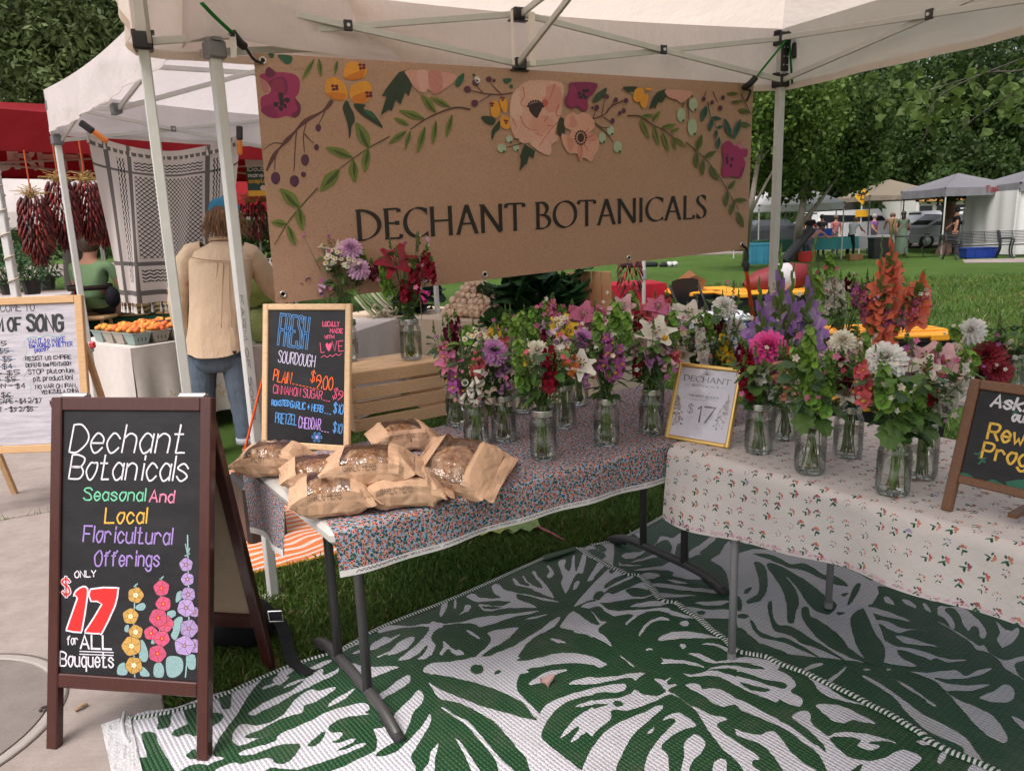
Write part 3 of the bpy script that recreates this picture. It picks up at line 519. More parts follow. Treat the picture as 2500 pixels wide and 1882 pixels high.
# ================================================================ the stall's own canopy
def fabric(name,col,trans=.45,var=.06,bump=.15):
    m,t,b,out = newmat(name); N = NT(t); P = N.geo()
    nz = N.noise(P,1.6,5,.6); n2 = N.noise(P,400,2); st = N.ramp(N.noise(P,2.7,6,.7),[(.6,0.0),(.78,1.0)])
    c = N.mix(N.math('MULTIPLY',st,.3),col,tuple(q * .6 for q in col)); c = N.mix(1,c,N.math('MULTIPLY_ADD',nz,2 * var,1 - var),'MULTIPLY')
    N.put(b.inputs['Base Color'],c); b.inputs['Roughness'].default_value = .75; b.inputs['Specular IOR Level'].default_value = .25
    bp = N.bump(N.math('MULTIPLY_ADD',N.noise(P,7,4,.6),1.0,N.math('MULTIPLY',n2,.05)),bump,.05); N.put(b.inputs['Normal'],bp)
    tr = N.n('ShaderNodeBsdfTranslucent'); N.put(tr.inputs[0],c); N.put(tr.inputs['Normal'],bp)
    mx = N.n('ShaderNodeMixShader'); mx.inputs[0].default_value = trans
    t.links.new(b.outputs[0],mx.inputs[1]); t.links.new(tr.outputs[0],mx.inputs[2]); t.links.new(mx.outputs[0],out.inputs[0]); return m
M_TENT = fabric('cream_canopy_cloth',(.84,.74,.665),.6,.07,.3); M_TENT2 = fabric('white_canopy_cloth',(.80,.74,.74),.5,.06,.3)
M_RED = fabric('red_canopy_cloth',(.26,.008,.013),.3); M_GREYTENT = fabric('grey_canopy_cloth',(.62,.62,.64),.35); M_TANTENT = fabric('tan_canopy_cloth',(.27,.23,.18),.3); M_DARKTENT = fabric('dark_grey_canopy_cloth',(.2,.2,.22),.2)
STEEL = (.50,.50,.47); BLK = (.012,.012,.013)
def pole_tent(name,label,A,B_,C_,zhem,zeave,zpeak,mat,legs=(0,1,2,3),legcol=STEEL,group=None,bracket=BLK,truss=(0,1,2,3),hemfn=None,sag=.02,legw=.039,valances=(0,1,2,3),cross=True,foot=True,tzs=(None,None),over=.03,roofsag=.10,pleat=True):
    """square pop-up canopy: corners A (origin), B_ along the first side, C_ = far end of the second side from A"""
    A = np.array(A,float); u = np.array(B_,float) - A; v = np.array(C_,float) - A
    P = [A,A + u,A + u + v,A + v]
    t = thing(name,label,'canopy',(*A,0),group)
    ctr = (P[0] + P[2]) / 2
    # roof + valance cloth
    g = MB(); n = 18
    hem = hemfn or (lambda k,s: zhem)
    for k in range(4):
        a,b = P[k],P[(k + 1) % 4]; out = unit((a + b) / 2 - ctr)
        rows = []
        for j in range(9):
            q = j / 8; row = []
            for i in range(n + 1):
                s = i / n; p = a + (b - a) * s; p = p * (1 - q) + ctr * q
                z = zeave + (zpeak - zeave) * q - math.sin(math.pi * s) * sag * 3 * (1 - q) - roofsag * math.sin(math.pi * q) * (math.sin(math.pi * s) ** .7)
                w_ = ctr + (p - ctr) * (1 + over * 2 / np.linalg.norm(u)); row.append((w_[0],w_[1],z))
            rows.append(row)
        g.grid(rows)
        if k in valances:
            rows = []
            for j in range(7):
                q = j / 6; row = []
                for i in range(4 * n + 1):
                    s = i / (4 * n); p = a + (b - a) * s
                    zt = zeave - math.sin(math.pi * s) * sag * 3; zb = hem(k,s) - math.sin(math.pi * s) * sag
                    wv = .012 * math.sin(s * 23 + k) * q + .008 * math.sin(s * 61 + 2 * k) * q + .02 * q
                    if pleat: wv += .02 * q * (math.exp(-((s - .5) / .02) ** 2))
                    w_ = ctr + (p - ctr) * (1 + over * 2 / np.linalg.norm(u)) + out * wv * min(1,30 * s * (1 - s)); row.append((w_[0],w_[1],zt + (zb - zt) * q))
                rows.append(row)
            g.grid(rows)
    g.build('roof_cloth',mat,t,True)
    # hem tape
    g = MB()
    for k in valances:
        a,b = P[k],P[(k + 1) % 4]; out = unit((a + b) / 2 - ctr); L = []; U_ = []
        for i in range(73):
            s = i / 72; p = ctr + (a + (b - a) * s - ctr) * (1 + over * 2 / np.linalg.norm(u)) + out * min(1,30 * s * (1 - s)) * (.02 + .012 * math.sin(s * 23 + k) + .008 * math.sin(s * 61 + 2 * k)); z = hem(k,s) - math.sin(math.pi * s) * sag
            p = p - out * .0015
            L.append((*p,z - .002)); U_.append((*(p - out * .001),z + .03))
        g.grid([L,U_])
    g.build('hem',mat,t,True)
    cz = {}
    for k in legs:
        g = MB(); p = P[k]; fr = Frame((*p,0),(*unit(u),0),(*unit(np.array([-u[1],u[0]])),0))
        g.box((*p,zeave / 2 - .0),(legw,legw,zeave - .04),fr,legcol,bev=.004)
        lo = 1.05; g.box((*p,lo / 2),(legw * .82,legw * .82,lo),fr,tuple(q * .95 for q in legcol),bev=.003)
        L = g.build('leg',M_METAL,t)
        if foot:
            g = MB(); g.box((*p,.009),(legw * 2.0,legw * 2.0,.012),fr,(.5,.5,.48)); g.build('foot_plate',M_METAL,L)
    for k in range(4):
        if k not in truss: continue
        a,b = P[k],P[(k + 1) % 4]; d = unit(b - a); nn = np.array([-d[1],d[0]])
        if nn @ (ctr - a) < 0: nn = -nn
        z0 = [zhem + .06 if tzs[0] is None else tzs[0],zeave - .03 if tzs[1] is None else tzs[1]]
        dz = (lambda s: hem(k,s) - zhem)
        mid = (a + b) / 2
        for (p,q,sa,sb) in ((a,mid,0,.5),(mid,b,.5,1)):
            for (h0,h1,off) in ((0,1,.008),(1,0,.024)):
                g = MB(); g.bar((*(p + nn * off + d * .02),z0[h0] + dz(sa)),(*(q + nn * off - d * .02),z0[h1] + dz(sb)),.014,.026,col=legcol,bev=.002); g.build('truss_bar',M_METAL,t)
            c_ = (p + q) / 2; zz = (z0[0] + z0[1]) / 2 + (dz(sa) + dz(sb)) / 2
            g = MB(); g.box((*(c_ + nn * .030),zz),(.036,.012,.042),Frame((0,0,0),(*d,0),(*nn,0)),bracket,bev=.003); g.tube([(*(c_ + nn * .034),zz),(*(c_ + nn * .042),zz)],.007,8,(.6,.6,.6)); g.build('truss_joint',M_PLASTIC,t)
        for h in (0,1): g = MB(); g.box((*(mid + nn * .016),z0[h] + dz(.5)),(.055,.05,.05),Frame((0,0,0),(*d,0),(*nn,0)),bracket,bev=.005); g.box((*(mid + nn * .012),z0[h] + dz(.5) - .026),(.085,.03,.006),Frame((0,0,0),(*d,0),(*nn,0)),bracket); g.build('slider',M_PLASTIC,t)
        if cross:
            pk = ctr; dd = unit(pk - mid)
            for (h0,h1,off) in ((0,1,-.012),(1,0,.012)):
                g = MB(); n2 = np.array([-dd[1],dd[0]])
                g.bar((*(mid + dd * .03 + n2 * off),z0[h0] + dz(.5)),(*(pk + n2 * off),z0[h1] + .28 * 1),.014,.026,col=legcol,bev=.002); g.build('truss_bar',M_METAL,t)
    g = MB(); g.tube([(*ctr,zpeak - .08),(*ctr,zeave - .1)],.02,8,legcol); g.build('centre_post',M_METAL,t)
    for k in legs:
        p = P[k]; fr = Frame((*p,0),(*unit(u),0),(*unit(np.array([-u[1],u[0]])),0)); z1 = (zeave - .03 if tzs[1] is None else tzs[1]) + hem(k,0) - zhem; z0_ = (zhem + .06 if tzs[0] is None else tzs[0]) + hem(k,0) - zhem
        for z in (z0_,z1): g = MB(); g.box((*p,z),(legw * 1.75,legw * 1.75,.062),fr,bracket,bev=.006); g.box((*p,z + .033),(legw * 2.2,legw * .8,.012),fr,bracket); g.build('corner_bracket',M_PLASTIC,t)
    return t,P
TA = np.array([-1.31,2.95]); TU = unit(np.array([1.445,4.14]) - TA); TV = np.array([-TU[1],TU[0]])
def hem_own(k,s):
    return {0: 2.195 - .01 * s,1: 2.185,2: 2.19,3: 2.195}[k]
tent,TP = pole_tent('canopy_tent','cream pop-up canopy with grey steel truss sheltering the flower stall, floral banner tied inside',TA,TA + 3.02 * TU,TA - 3.5 * TV,2.195,2.49,3.35,M_TENT,tzs=(2.235,2.44),hemfn=hem_own,sag=.012)
TU3 = v3(*TU,0); TV3 = v3(*TV,0)
TAr = TP[1]
# two cloth straps at the middle of the back side, slotted bracket plate on the right leg
mid = (TP[0] + TP[1]) / 2
g = MB()
for s_,w_ in ((-.045,.012),(.05,.03)):
    p = mid + TU * s_ - TV * .05; a = v3(*p,2.43); b = v3(*p,2.23)
    g.box((a + b) / 2,(w_,.003,.22),Frame((0,0,0),TU3,TV3),(.8,.72,.66))
g.build('roof_strap',M_CLOTH,tent)
g = MB(); p = TP[1] - TV * .024 - TU * .0
g.box((*p,2.35),(.045,.012,.16),Frame((0,0,0),TU3,TV3),BLK,bev=.002)
for z in (2.30,2.34,2.385,2.41):
    for dx in (-.012,.012): g.tube([v3(*(p + TU * dx),z) - TV3 * .0055,v3(*(p + TU * dx),z) - TV3 * .0085],.003,6,(.6,.6,.6))
g.build('slotted_bracket',M_PLASTIC,tent)
# ================================================================ bungee cords tying the banner
GRN = (.012,.16,.02); ORNG = (.62,.085,.02)
def bungee(label,pts,col,hooks,flat=.35,r=.011,rub=True,group=None):
    t = thing('bungee_cord',label,'bungee cord',pts[0],group)
    g = MB(); g.tube(crom(pts,4),r,8,col,flat=flat); g.build('strap',M_CLOTH,t,True)
    for hp in hooks:
        g = MB(); q = crom(hp,5); n = len(q); rr = [.016 if i < n * .35 else .0055 for i in range(n)]; g.tube(q,rr,8,BLK); g.build('hook',M_RUBBER,t,True)
    return t
bl0 = np.array([-.93,2.56])       # banner plane: starts inside the left leg, ends just outside the right leg
def BP(px,py): return Vp(px,py,BA,BD)
BA = D(620,130,3.06)[:2]; _br = TP[1] + TV * .035; _q = Vp(1838,230,_br,TU)[:2]; BD = unit(_q - BA)
tl = BP(640,148); lt = D(492,8,2.82)
bungee('green strap bungee with black hook holding the banner at its top left corner',[lt,(lt + D(560,78,2.92)) / 2,D(568,82,2.93)],GRN,[[D(566,80,2.93),D(585,105,2.96),D(600,118,2.99),D(620,146,3.03),tl + v3(0,-.01,-.01),tl + v3(0,.012,-.002)]])
g = MB(); a = D(566,84,2.922); fr = Frame(a,(1,0,0),(.25,0,-1)); g.grid([[fr(-.012,k * .02,.006 * math.sin(k)) for k in range(5)],[fr(.012,k * .02,.006 * math.sin(k + .5)) for k in range(5)]],(.55,.53,.5)); g.build('care_tag',M_CLOTH,bpy.data.objects['bungee_cord'])
pr = TP[1]; a = v3(*(pr - TV * .045),2.43); b = Vp(1845,190,pr - TV * .03,TU)
bungee("green strap bungee from the right canopy leg to the banner's top right corner",[a,(a + b) / 2,b],GRN,[[b,b + v3(-.03,0,-.03),b + v3(-.05,.03,-.045),BP(1832,222),BP(1826,240),BP(1822,246)]])
a = Vp(1928,110,pr - TV * .04,TU); b = Vp(1934,205,pr - TV * .04,TU)
bungee('short green strap bungee hanging straight down beside the right canopy leg',[a,(a + b) / 2,b],GRN,[[Vp(1938,142,pr - TV * .05,TU),Vp(1940,118,pr - TV * .05,TU),Vp(1942,96,pr - TV * .05,TU),Vp(1932,92,pr - TV * .05,TU),Vp(1926,108,pr - TV * .05,TU)]])
# ================================================================ banner
M_KRAFT = None
def kraftboard():
    m,t,b,out = newmat('printed_kraft_vinyl'); N = NT(t); P = N.geo()
    n1 = N.noise(N.mapping(P,(1,1,1),(.3,.2,.5)),260,4,.7); n2 = N.noise(P,1.5,3)
    fib = N.noise(N.mapping(P,(90,90,420),(.4,.9,.2)),1.0,2); fib2 = N.noise(N.mapping(P,(420,420,90),(.9,.3,.6)),1.0,2)
    f = N.math('MULTIPLY_ADD',n1,.5,N.math('MULTIPLY',N.math('ADD',fib,fib2),.36))
    c = N.ramp(f,[(.33,(.17,.09,.056)),(.5,(.33,.188,.122)),(.68,(.45,.275,.185))])
    sp = N.ramp(N.noise(P,120,2,.5),[(.70,0.0),(.73,1.0)]); c = N.mix(N.math('MULTIPLY',sp,.5),c,(.08,.04,.022))
    N.put(b.inputs['Base Color'],c); b.inputs['Roughness'].default_value = .42; b.inputs['Specular IOR Level'].default_value = .4; N.put(b.inputs['Normal'],N.bump(N.noise(N.mapping(P,(1,1,2.2),(0,.25,0)),2.5,3,.5),.12,.05)); return m
M_KRAFT = kraftboard()
bTL,bBL,bTR,bBR = BP(618,130),BP(672,742),BP(1840,205),BP(1828,608)
def bil(s,t_,off=0.0):
    p = (bTL * (1 - s) + bTR * s) * (1 - t_) + (bBL * (1 - s) + bBR * s) * t_
    nb = v3(BD[1],-BD[0],0); return p + nb * (off + .012 * math.sin(s * 4.5 + .6) * (.3 + t_) + .0012 * math.sin(t_ * 7 + s * 9))
# (s,t) of a photographed point on the banner plane, then laid on the slightly rippled sheet
def bst(px,py):
    p = BP(px,py); s,t_ = .5,.5
    for _ in range(12):
        q = (bTL * (1 - s) + bTR * s) * (1 - t_) + (bBL * (1 - s) + bBR * s) * t_
        du = (bTR - bTL) * (1 - t_) + (bBR - bBL) * t_; dv = (bBL - bTL) * (1 - s) + (bBR - bTR) * s
        e = p - q; Dm = np.array([[du @ du,du @ dv],[du @ dv,dv @ dv]]); k = np.linalg.solve(Dm,np.array([e @ du,e @ dv])); s += k[0]; t_ += k[1]
    return s,t_
banner = thing('banner','wide kraft-brown flower stall banner with painted blossoms and black serif lettering','banner',(bTL + bBR) / 2)
g = MB(); NS,NTt = 60,26
F_ = [[bil(i / NS,j / NTt,.001) for j in range(NTt + 1)] for i in range(NS + 1)]; B_ = [[bil(i / NS,j / NTt,-.001) for j in range(NTt + 1)] for i in range(NS + 1)]
g.grid(F_[::-1]); g.grid(B_)
g.build('vinyl_sheet',M_KRAFT,banner,True)
g = MB()   # doubled welded border
for (s0,s1,t0,t1) in ((.0,1,.93,1),(0,.032,0,.93),(.972,1,0,.93),(.032,.972,0,.05)):
    n_ = 40 if s1 - s0 > .5 else 4; m_ = 20 if t1 - t0 > .5 else 3
    g.grid([[bil(s0 + (s1 - s0) * i / n_,t0 + (t1 - t0) * j / m_,.0018) for j in range(m_ + 1)] for i in range(n_ + 1)][::-1])
g.build('welded_border',M_KRAFT,banner,True)
g = MB()
for (px,py) in ((641,149),(1164,197),(1544,225),(690,718),(1181,670),(1537,630),(1815,598)):
    s_,t_ = bst(px,py); c = bil(s_,t_,.004); fr = Frame(c,(*BD,0),UP)
    g.lathe([(.008,-.002),(.008,.002),(.012,.003),(.0145,.001),(.0145,-.001)],fr,14,(.62,.6,.55))
    g.lathe([(.0079,.0),(.0,.0)],fr,10,(.9,.85,.8) if py < 230 and px > 1100 else (.02,.02,.02))
g.build('grommet',M_CHROME,banner,True)
# ---------------------------------------------------------------- painted blossoms and lettering on the banner
def bmap(pts,off): return [bil(*bst(*p),off) for p in pts]
_art = MB()
def zoneZ(ox,oy,sc): return lambda s: [(ox + float(a) / sc,oy + float(b) / sc) for a,b in (q.split(',') for q in s.split())]
ZA = zoneZ(600,100,3.329); ZB = zoneZ(1200,100,3.083)
_lay = [0]
def paint(pts,col,smooth=3,closed=True):
    _lay[0] += 1
    if smooth > 1: pts = crom(pts,smooth,True)
    o = .0024 + .00003 * _lay[0]
    _art.poly(bmap(pts,o),tuple(q * .8 for q in srgb(*col)))
def stroke(pts,w,col):
    _lay[0] += 1; o = .0024 + .00003 * _lay[0]; p = crom(pts,4); n = len(p); d = np.gradient(p,axis=0); d /= np.linalg.norm(d,axis=1)[:,None] + 1e-9
    nn = np.stack([-d[:,1],d[:,0]],1); ww = np.array(w)[:,None] if hasattr(w,'__len__') else np.linspace(w,w * .55,n)[:,None]
    L = bmap(p + nn * ww / 2,o); Q = bmap(p - nn * ww / 2,o)
    _art.add(L + Q,[(i,i + 1,n + i + 1,n + i) for i in range(n - 1)],tuple(q * .8 for q in srgb(*col)))
def leaf(a,b,w,col=(112,128,50),dark=(70,82,34),bend=.0):
    a = np.array(a); b = np.array(b); d = b - a; n = np.array([-d[1],d[0]]); u = lambda t,k: tuple(a + d * t + n * (k * w + bend * math.sin(math.pi * t)))
    paint([a,u(.2,.32),u(.45,.5),u(.75,.34),b,u(.75,-.3),u(.45,-.45),u(.2,-.3)],col,3)
    paint([a,u(.25,.06),u(.5,.12),u(.72,.05),u(.9,0),u(.7,-.06),u(.5,-.2),u(.25,-.22)],dark,2)
PUR = (88,42,72); STEMC = (96,58,58); YEL = (232,158,42); DKG = (38,58,36); TEAL = (30,92,62); MAG = (164,44,98); MAGD = (122,28,78); PNK = (214,158,142); PNKD = (196,112,100); PALE = (176,192,164)
# upper-left magenta flower
paint(ZA('160,240 190,215 240,255 320,260 400,280 437,330 430,420 400,470 440,520 440,590 400,630 330,615 240,635 160,610 120,540 125,460 190,430 200,390 160,330 110,300 130,270 180,270'),MAG)
paint(ZA('130,320 160,340 185,400 150,430 110,330'),(190,120,120)); paint(ZA('190,330 300,295 340,380 320,440 280,420 215,380'),MAGD); paint(ZA('205,340 290,310 315,380 300,430 240,420'),(150,42,82))
paint(ZA('160,240 190,220 240,262 215,300 160,290'),(112,30,70)); paint(ZA('120,560 200,520 260,600 240,632 160,610'),(140,30,84)); paint(ZA('390,470 440,520 440,590 400,630 370,600 420,560'),(110,36,60))
for p in ('262,430 300,430 300,470 275,500','310,470 350,470 352,500 325,505','300,515 325,520 328,550 305,545','265,535 300,545 295,575 270,565','225,505 260,505 255,540 225,535','280,480 310,480 300,530 275,530'): paint(ZA(p),(42,22,34))
for p in ('285,500 240,520','290,500 335,485','285,510 285,555','288,500 315,530','285,500 285,440'): stroke(ZA(p),3,(42,22,34))
# berries on a purple stem
stroke(ZA('700,485 630,570 480,655 380,760 300,845 230,930 165,1060'),[8 + 3 * math.sin(i) for i in range(25)][:25],STEMC)
for p in ('300,840 220,835 145,885','410,725 400,850 388,1065','490,660 465,780 475,910','475,760 510,800 550,838','640,570 620,620 590,680','240,915 235,980 232,1055'): stroke(ZA(p),3.2,STEMC)
for (x,y,a,b) in ((240,1117,38,50),(392,1140,38,46),(478,970,33,46),(466,1088,22,22),(571,868,20,26),(586,710,23,30)): paint(ZA(' '.join('%f,%f' % (x + a * math.cos(t),y + b * math.sin(t)) for t in np.linspace(0,5.6,9))),PUR); paint(ZA(' '.join('%f,%f' % (x + 5 + a * .25 * math.cos(t),y + b * .9 + b * .15 * math.sin(t)) for t in np.linspace(0,5.6,6))),(50,26,40))
# yellow fruit
for P_,e in (('660,320 720,300 790,345 820,420 810,480 760,490 690,470 640,410',(720,385)),('850,380 910,340 990,335 1020,390 1010,460 960,505 890,510 840,450',(995,440)),('800,230 830,180 900,178 975,215 970,290 920,315 830,320 788,290',(940,215))):
    paint(ZA(P_),YEL); a_ = ZA(P_); c_ = np.mean(a_,0); paint([tuple(c_ + (np.array(q) - c_) * .8 + (0,5)) for q in a_[len(a_) // 2 - 1:]],(214,124,28))
    for dx,dy in ((-16,-14),(14,-12),(-10,14),(16,10)): paint(ZA(' '.join('%f,%f' % (e[0] + dx + 15 * math.cos(t),e[1] + dy + 13 * math.sin(t)) for t in np.linspace(0,5.2,6))),(110,22,40))
paint(ZA('820,490 845,540 875,600 880,660 855,700 850,760 835,800 830,720 812,640 785,560 795,510'),DKG); paint(ZA('870,520 970,525 950,555 1020,580 1070,640 1110,715 1010,655 930,600'),DKG); paint(ZA('950,560 1020,590 1060,640 1000,610'),(40,100,60))
for p in ('180,108 228,110 222,138 200,142','258,118 370,128 368,180 330,195 290,165'): paint(ZA(p),TEAL)
leaf(*ZA('555,150 455,325'),.22); leaf(*ZA('590,150 610,300'),.3); leaf(*ZA('740,165 720,280'),.3)
# long leafy sprigs, left
stroke(ZA('1165,780 1000,870 880,950 750,1045'),3.5,(92,86,44)); stroke(ZA('580,1197 440,1350 330,1490 230,1660'),3.5,(92,86,44))
for q,k in (('1000,880 890,665',.42),('865,950 645,870',.33),('985,870 960,1070',.36),('865,965 880,1155',.42),('755,1045 600,1225',.44),('435,1360 272,1200',.44),('420,1350 460,1540',.4),('330,1490 200,1475',.5),('335,1500 400,1665',.36)): leaf(*ZA(q),k)
stroke(ZA('1820,562 1700,545 1550,595 1440,650 1330,725'),4.5,(84,54,44))
for q,k in (('1540,590 1420,440',.34),('1660,545 1490,460',.26),('1450,640 1240,570',.28),('1320,690 1200,630',.34),('1300,735 1155,840',.3),('1330,735 1290,885',.27),('1450,700 1390,915',.25),('1540,650 1515,850',.22),('1670,600 1620,790',.24)): leaf(*ZA(q),k)
# centre cluster
paint(ZA('1320,235 1240,260 1190,320 1130,400 1100,455 1140,450 1090,610 1160,560 1180,575 1215,480 1250,525 1290,420 1320,455 1350,350'),DKG,1); stroke(ZA('1310,270 1150,560'),2,(20,36,24))
paint(ZA('1310,240 1690,272 1670,350 1600,400 1530,438 1480,400 1430,428 1370,390 1320,310'),PNK); paint(ZA('1480,255 1580,262 1590,400 1530,435 1490,380'),(200,132,120)); paint(ZA('1390,250 1470,255 1470,400 1430,420 1390,340'),(222,172,158))
for p in ('1770,268 1760,330 1720,378 1697,360 1710,310 1740,280','1835,275 1860,275 1855,292 1838,290','2090,312 2150,310 2150,330 2120,350 2092,340','2140,362 2164,360 2164,388 2145,385'): paint(ZA(p),TEAL)
stroke(ZA('2164,425 2060,440 1930,430 1800,400'),3.5,STEMC); stroke(ZA('2070,438 1985,350'),3,STEMC); stroke(ZA('1985,445 1890,500'),3,STEMC); stroke(ZA('1925,430 1870,370'),3,STEMC)
for (x,y,a) in ((1795,397,27),(1855,510,28),(1862,342,28),(1970,316,24),(2013,327,13)): paint(ZA(' '.join('%f,%f' % (x + a * math.cos(t),y + a * math.sin(t)) for t in np.linspace(0,5.6,9))),PUR)
for P_ in ('1995,500 2030,495 2060,540 2055,600 2020,628 1985,590','2060,480 2110,480 2122,540 2100,590 2065,540','2070,620 2110,612 2140,650 2140,710 2090,718 2060,680'): paint(ZA(P_),YEL)
for (x,y) in ((1995,520),(2080,475),(2108,660)):
    for dx,dy in ((-10,-8),(9,-6),(0,12)): paint(ZA(' '.join('%f,%f' % (x + dx + 10 * math.cos(t),y + dy + 10 * math.sin(t)) for t in np.linspace(0,5.2,6))),(110,22,40))
paint(ZA('1905,620 1970,615 2025,645 1995,690 1940,665'),DKG); paint(ZA('2060,650 2055,720 2020,750 1995,810 1990,740 2020,690'),DKG)
# big pale poppy
paint(ZB('290,300 500,310 540,360 530,440 520,540 500,600 470,700 500,720 480,760 440,790 430,860 380,850 330,820 280,770 230,775 170,730 135,650 130,560 140,430 200,350'),(222,172,152))
for p,c in (('150,430 210,380 230,500 200,600 140,560',(228,186,168)),('300,580 380,560 460,600 420,680 330,700 280,650',(218,158,138)),('390,370 480,330 530,420 500,520 420,540 380,470',(214,150,132)),('280,770 380,730 440,790 430,860 350,830',(226,178,160)),('380,450 410,445 420,480 400,500 375,480',(200,92,86)),('240,330 380,320 400,420 300,440 230,420',(226,178,158))): paint(ZB(p),c)
for p in ('230,350 240,420 215,480 260,500','210,570 240,640 290,670 340,675','470,330 440,420 420,450','500,480 480,560 520,580 430,680 350,800','410,640 460,645','150,590 180,650','330,700 380,720','390,610 420,570'): stroke(ZB(p),2.6,(198,100,88))
paint(ZB('280,490 310,470 370,470 375,510 350,560 335,585 300,560 275,520'),(52,26,28))
for t in np.linspace(-2.9,-.2,9): paint(ZB(' '.join('%f,%f' % (325 + 58 * math.cos(t) + 9 * math.cos(q),508 + 52 * math.sin(t) + 10 * math.sin(q)) for q in np.linspace(0,5.4,6))),(44,22,26))
for (x,y,a,b) in ((68,810,33,33),(125,742,25,27),(175,808,24,24),(890,675,28,35),(828,730,28,40),(945,800,32,45),(1425,560,32,52),(1510,650,36,65),(1515,480,32,50)):
    paint(ZB(' '.join('%f,%f' % (x + a * math.cos(t),y + b * math.sin(t)) for t in np.linspace(0,5.6,9))),PALE); paint(ZB(' '.join('%f,%f' % (x + a * .5 + a * .3 * math.cos(t),y + b * .8 + 9 * math.sin(t)) for t in np.linspace(0,5.4,6))),TEAL)
for p in ('200,745 150,740','220,775 100,805','770,620 830,655 890,650','770,620 850,690 910,765','1475,400 1475,500 1485,585','1500,400 1512,430','1445,470 1435,510'): stroke(ZB(p),3,(78,70,44))
paint(ZB('240,780 320,830 305,890 275,860 255,935 245,930 200,985 215,900 205,870'),DKG,1); paint(ZB('500,590 540,595 545,700 510,720 490,690'),(56,52,30))
# second anemone
paint(ZB('545,590 600,540 640,560 690,540 750,580 770,650 720,700 790,720 805,800 770,860 740,910 690,880 660,905 640,850 580,850 530,780 522,700 570,720 590,680 545,650'),(220,164,142))
for p in ('665,690 760,700 795,740 730,760','640,790 680,790 670,890 650,900','560,720 620,760 580,840','600,560 640,640 580,650'): paint(ZB(p),(210,144,124))
for p in ('660,790 675,840 650,900','700,690 725,660','700,740 780,700','690,780 720,830'): stroke(ZB(p),2.6,(198,100,88))
for t in np.linspace(0,5.9,15): paint(ZB(' '.join('%f,%f' % (664 + 40 * math.cos(t) + 8 * math.cos(q),732 + 50 * math.sin(t) + 9 * math.sin(q)) for q in np.linspace(0,5.4,6))),(44,22,26))
paint(ZB(' '.join('%f,%f' % (664 + 26 * math.cos(t),732 + 34 * math.sin(t)) for t in np.linspace(0,5.8,10))),(60,34,26))
# purple poppy right of centre and friends
paint(ZB('590,318 785,322 760,400 720,440 715,520 680,535 640,500 600,515 555,490 545,440 580,380'),(132,30,84)); paint(ZB('600,340 640,380 630,440 700,430 720,500 690,520 640,480 590,500 570,440'),(150,38,92))
for (x,y) in ((655,400),(690,380),(715,378),(685,410),(665,430),(700,430)): paint(ZB(' '.join('%f,%f' % (x + 14 * math.cos(t),y + 14 * math.sin(t)) for t in np.linspace(0,5.6,7))),(38,18,34))
paint(ZB('860,355 850,410 790,460 755,467 770,420 800,390'),(44,70,44)); paint(ZB('985,350 1090,350 1060,390 1010,380'),DKG)
stroke(ZB('755,590 840,560 890,500 980,460'),3.5,STEMC)
for p in ('820,570 850,430','860,545 925,450','900,490 990,450','755,590 785,510','835,575 890,610','1660,385 1700,470','1610,385 1592,430'): stroke(ZB(p),3,STEMC)
for (x,y,a) in ((862,422,16),(930,447,16),(1006,453,17),(988,528,16),(958,547,13),(786,505,17),(752,507,10),(904,605,17),(1592,440,14),(1655,465,14),(1718,507,16),(1738,430,14)): paint(ZB(' '.join('%f,%f' % (x + a * math.cos(t),y + a * 1.25 * math.sin(t)) for t in np.linspace(0,5.6,8))),PUR)
for P_ in ('1075,370 1130,360 1140,420 1100,465 1060,440','1120,420 1170,405 1165,480 1140,510 1115,480','1140,355 1200,360 1180,378'): paint(ZB(P_),YEL)
paint(ZB('1305,365 1245,385 1210,430 1180,520 1215,495 1225,515 1255,450 1275,470 1310,420'),DKG,1); paint(ZB('1305,370 1500,385 1480,430 1420,470 1390,445 1330,430'),PNK)
stroke(ZB('1015,568 1110,570 1200,630 1300,680 1380,740 1460,800'),4,(84,54,44))
for q,k in (('1120,575 1215,560',.4),('1205,605 1265,530',.4),('1275,655 1385,630',.36),('1340,690 1410,660',.4),('1115,590 1185,740',.24),('1215,640 1258,795',.24),('1280,690 1335,840',.24),('1360,730 1390,825',.3),('1380,730 1460,800',.3)): leaf(*ZB(q),k)
stroke(ZB('1460,762 1600,880 1700,1000 1790,1150 1860,1270'),3,(92,76,40))
for q,k in (('1545,830 1580,705',.38),('1540,840 1545,960',.36),('1600,880 1690,830',.45),('1590,890 1590,1015',.34),('1645,940 1705,1050',.42),('1780,1120 1835,1050',.45),('1775,1130 1765,1250',.34),('1825,1200 1920,1195',.4),('1825,1210 1800,1315',.34),('1850,1285 1900,1405',.36),('1880,1190 1925,1205',.3),('1945,540 1850,520',.4),('1795,465 1885,455',.3),('1870,620 1950,640',.5),('1850,400 1760,402',.3)): leaf(*ZB(q),k,(92,106,46))
stroke(ZB('1870,400 1910,480 1950,560'),3,(84,54,44)); stroke(ZB('1620,460 1640,560 1690,660'),3,(46,84,66))
for q,k in (('1610,490 1580,610',.42),('1650,580 1728,590',.45),('1650,590 1640,685',.4),('1690,660 1740,640',.5),('1690,670 1685,740',.4),('1710,725 1700,820',.4),('1750,585 1805,735',.28),('1870,590 1820,745',.28)): leaf(*ZB(q),k,(52,96,80),(36,66,58))
paint(ZB('1735,790 1780,752 1812,775 1830,790 1875,760 1890,810 1925,815 1920,870 1890,880 1910,920 1890,1000 1870,1030 1800,1020 1745,1028 1732,980 1745,900'),MAG); paint(ZB('1800,800 1850,830 1860,930 1900,960 1870,1030 1810,1010 1790,900'),(140,30,92)); paint(ZB('1830,800 1880,765 1880,840 1840,850'),(206,120,140))
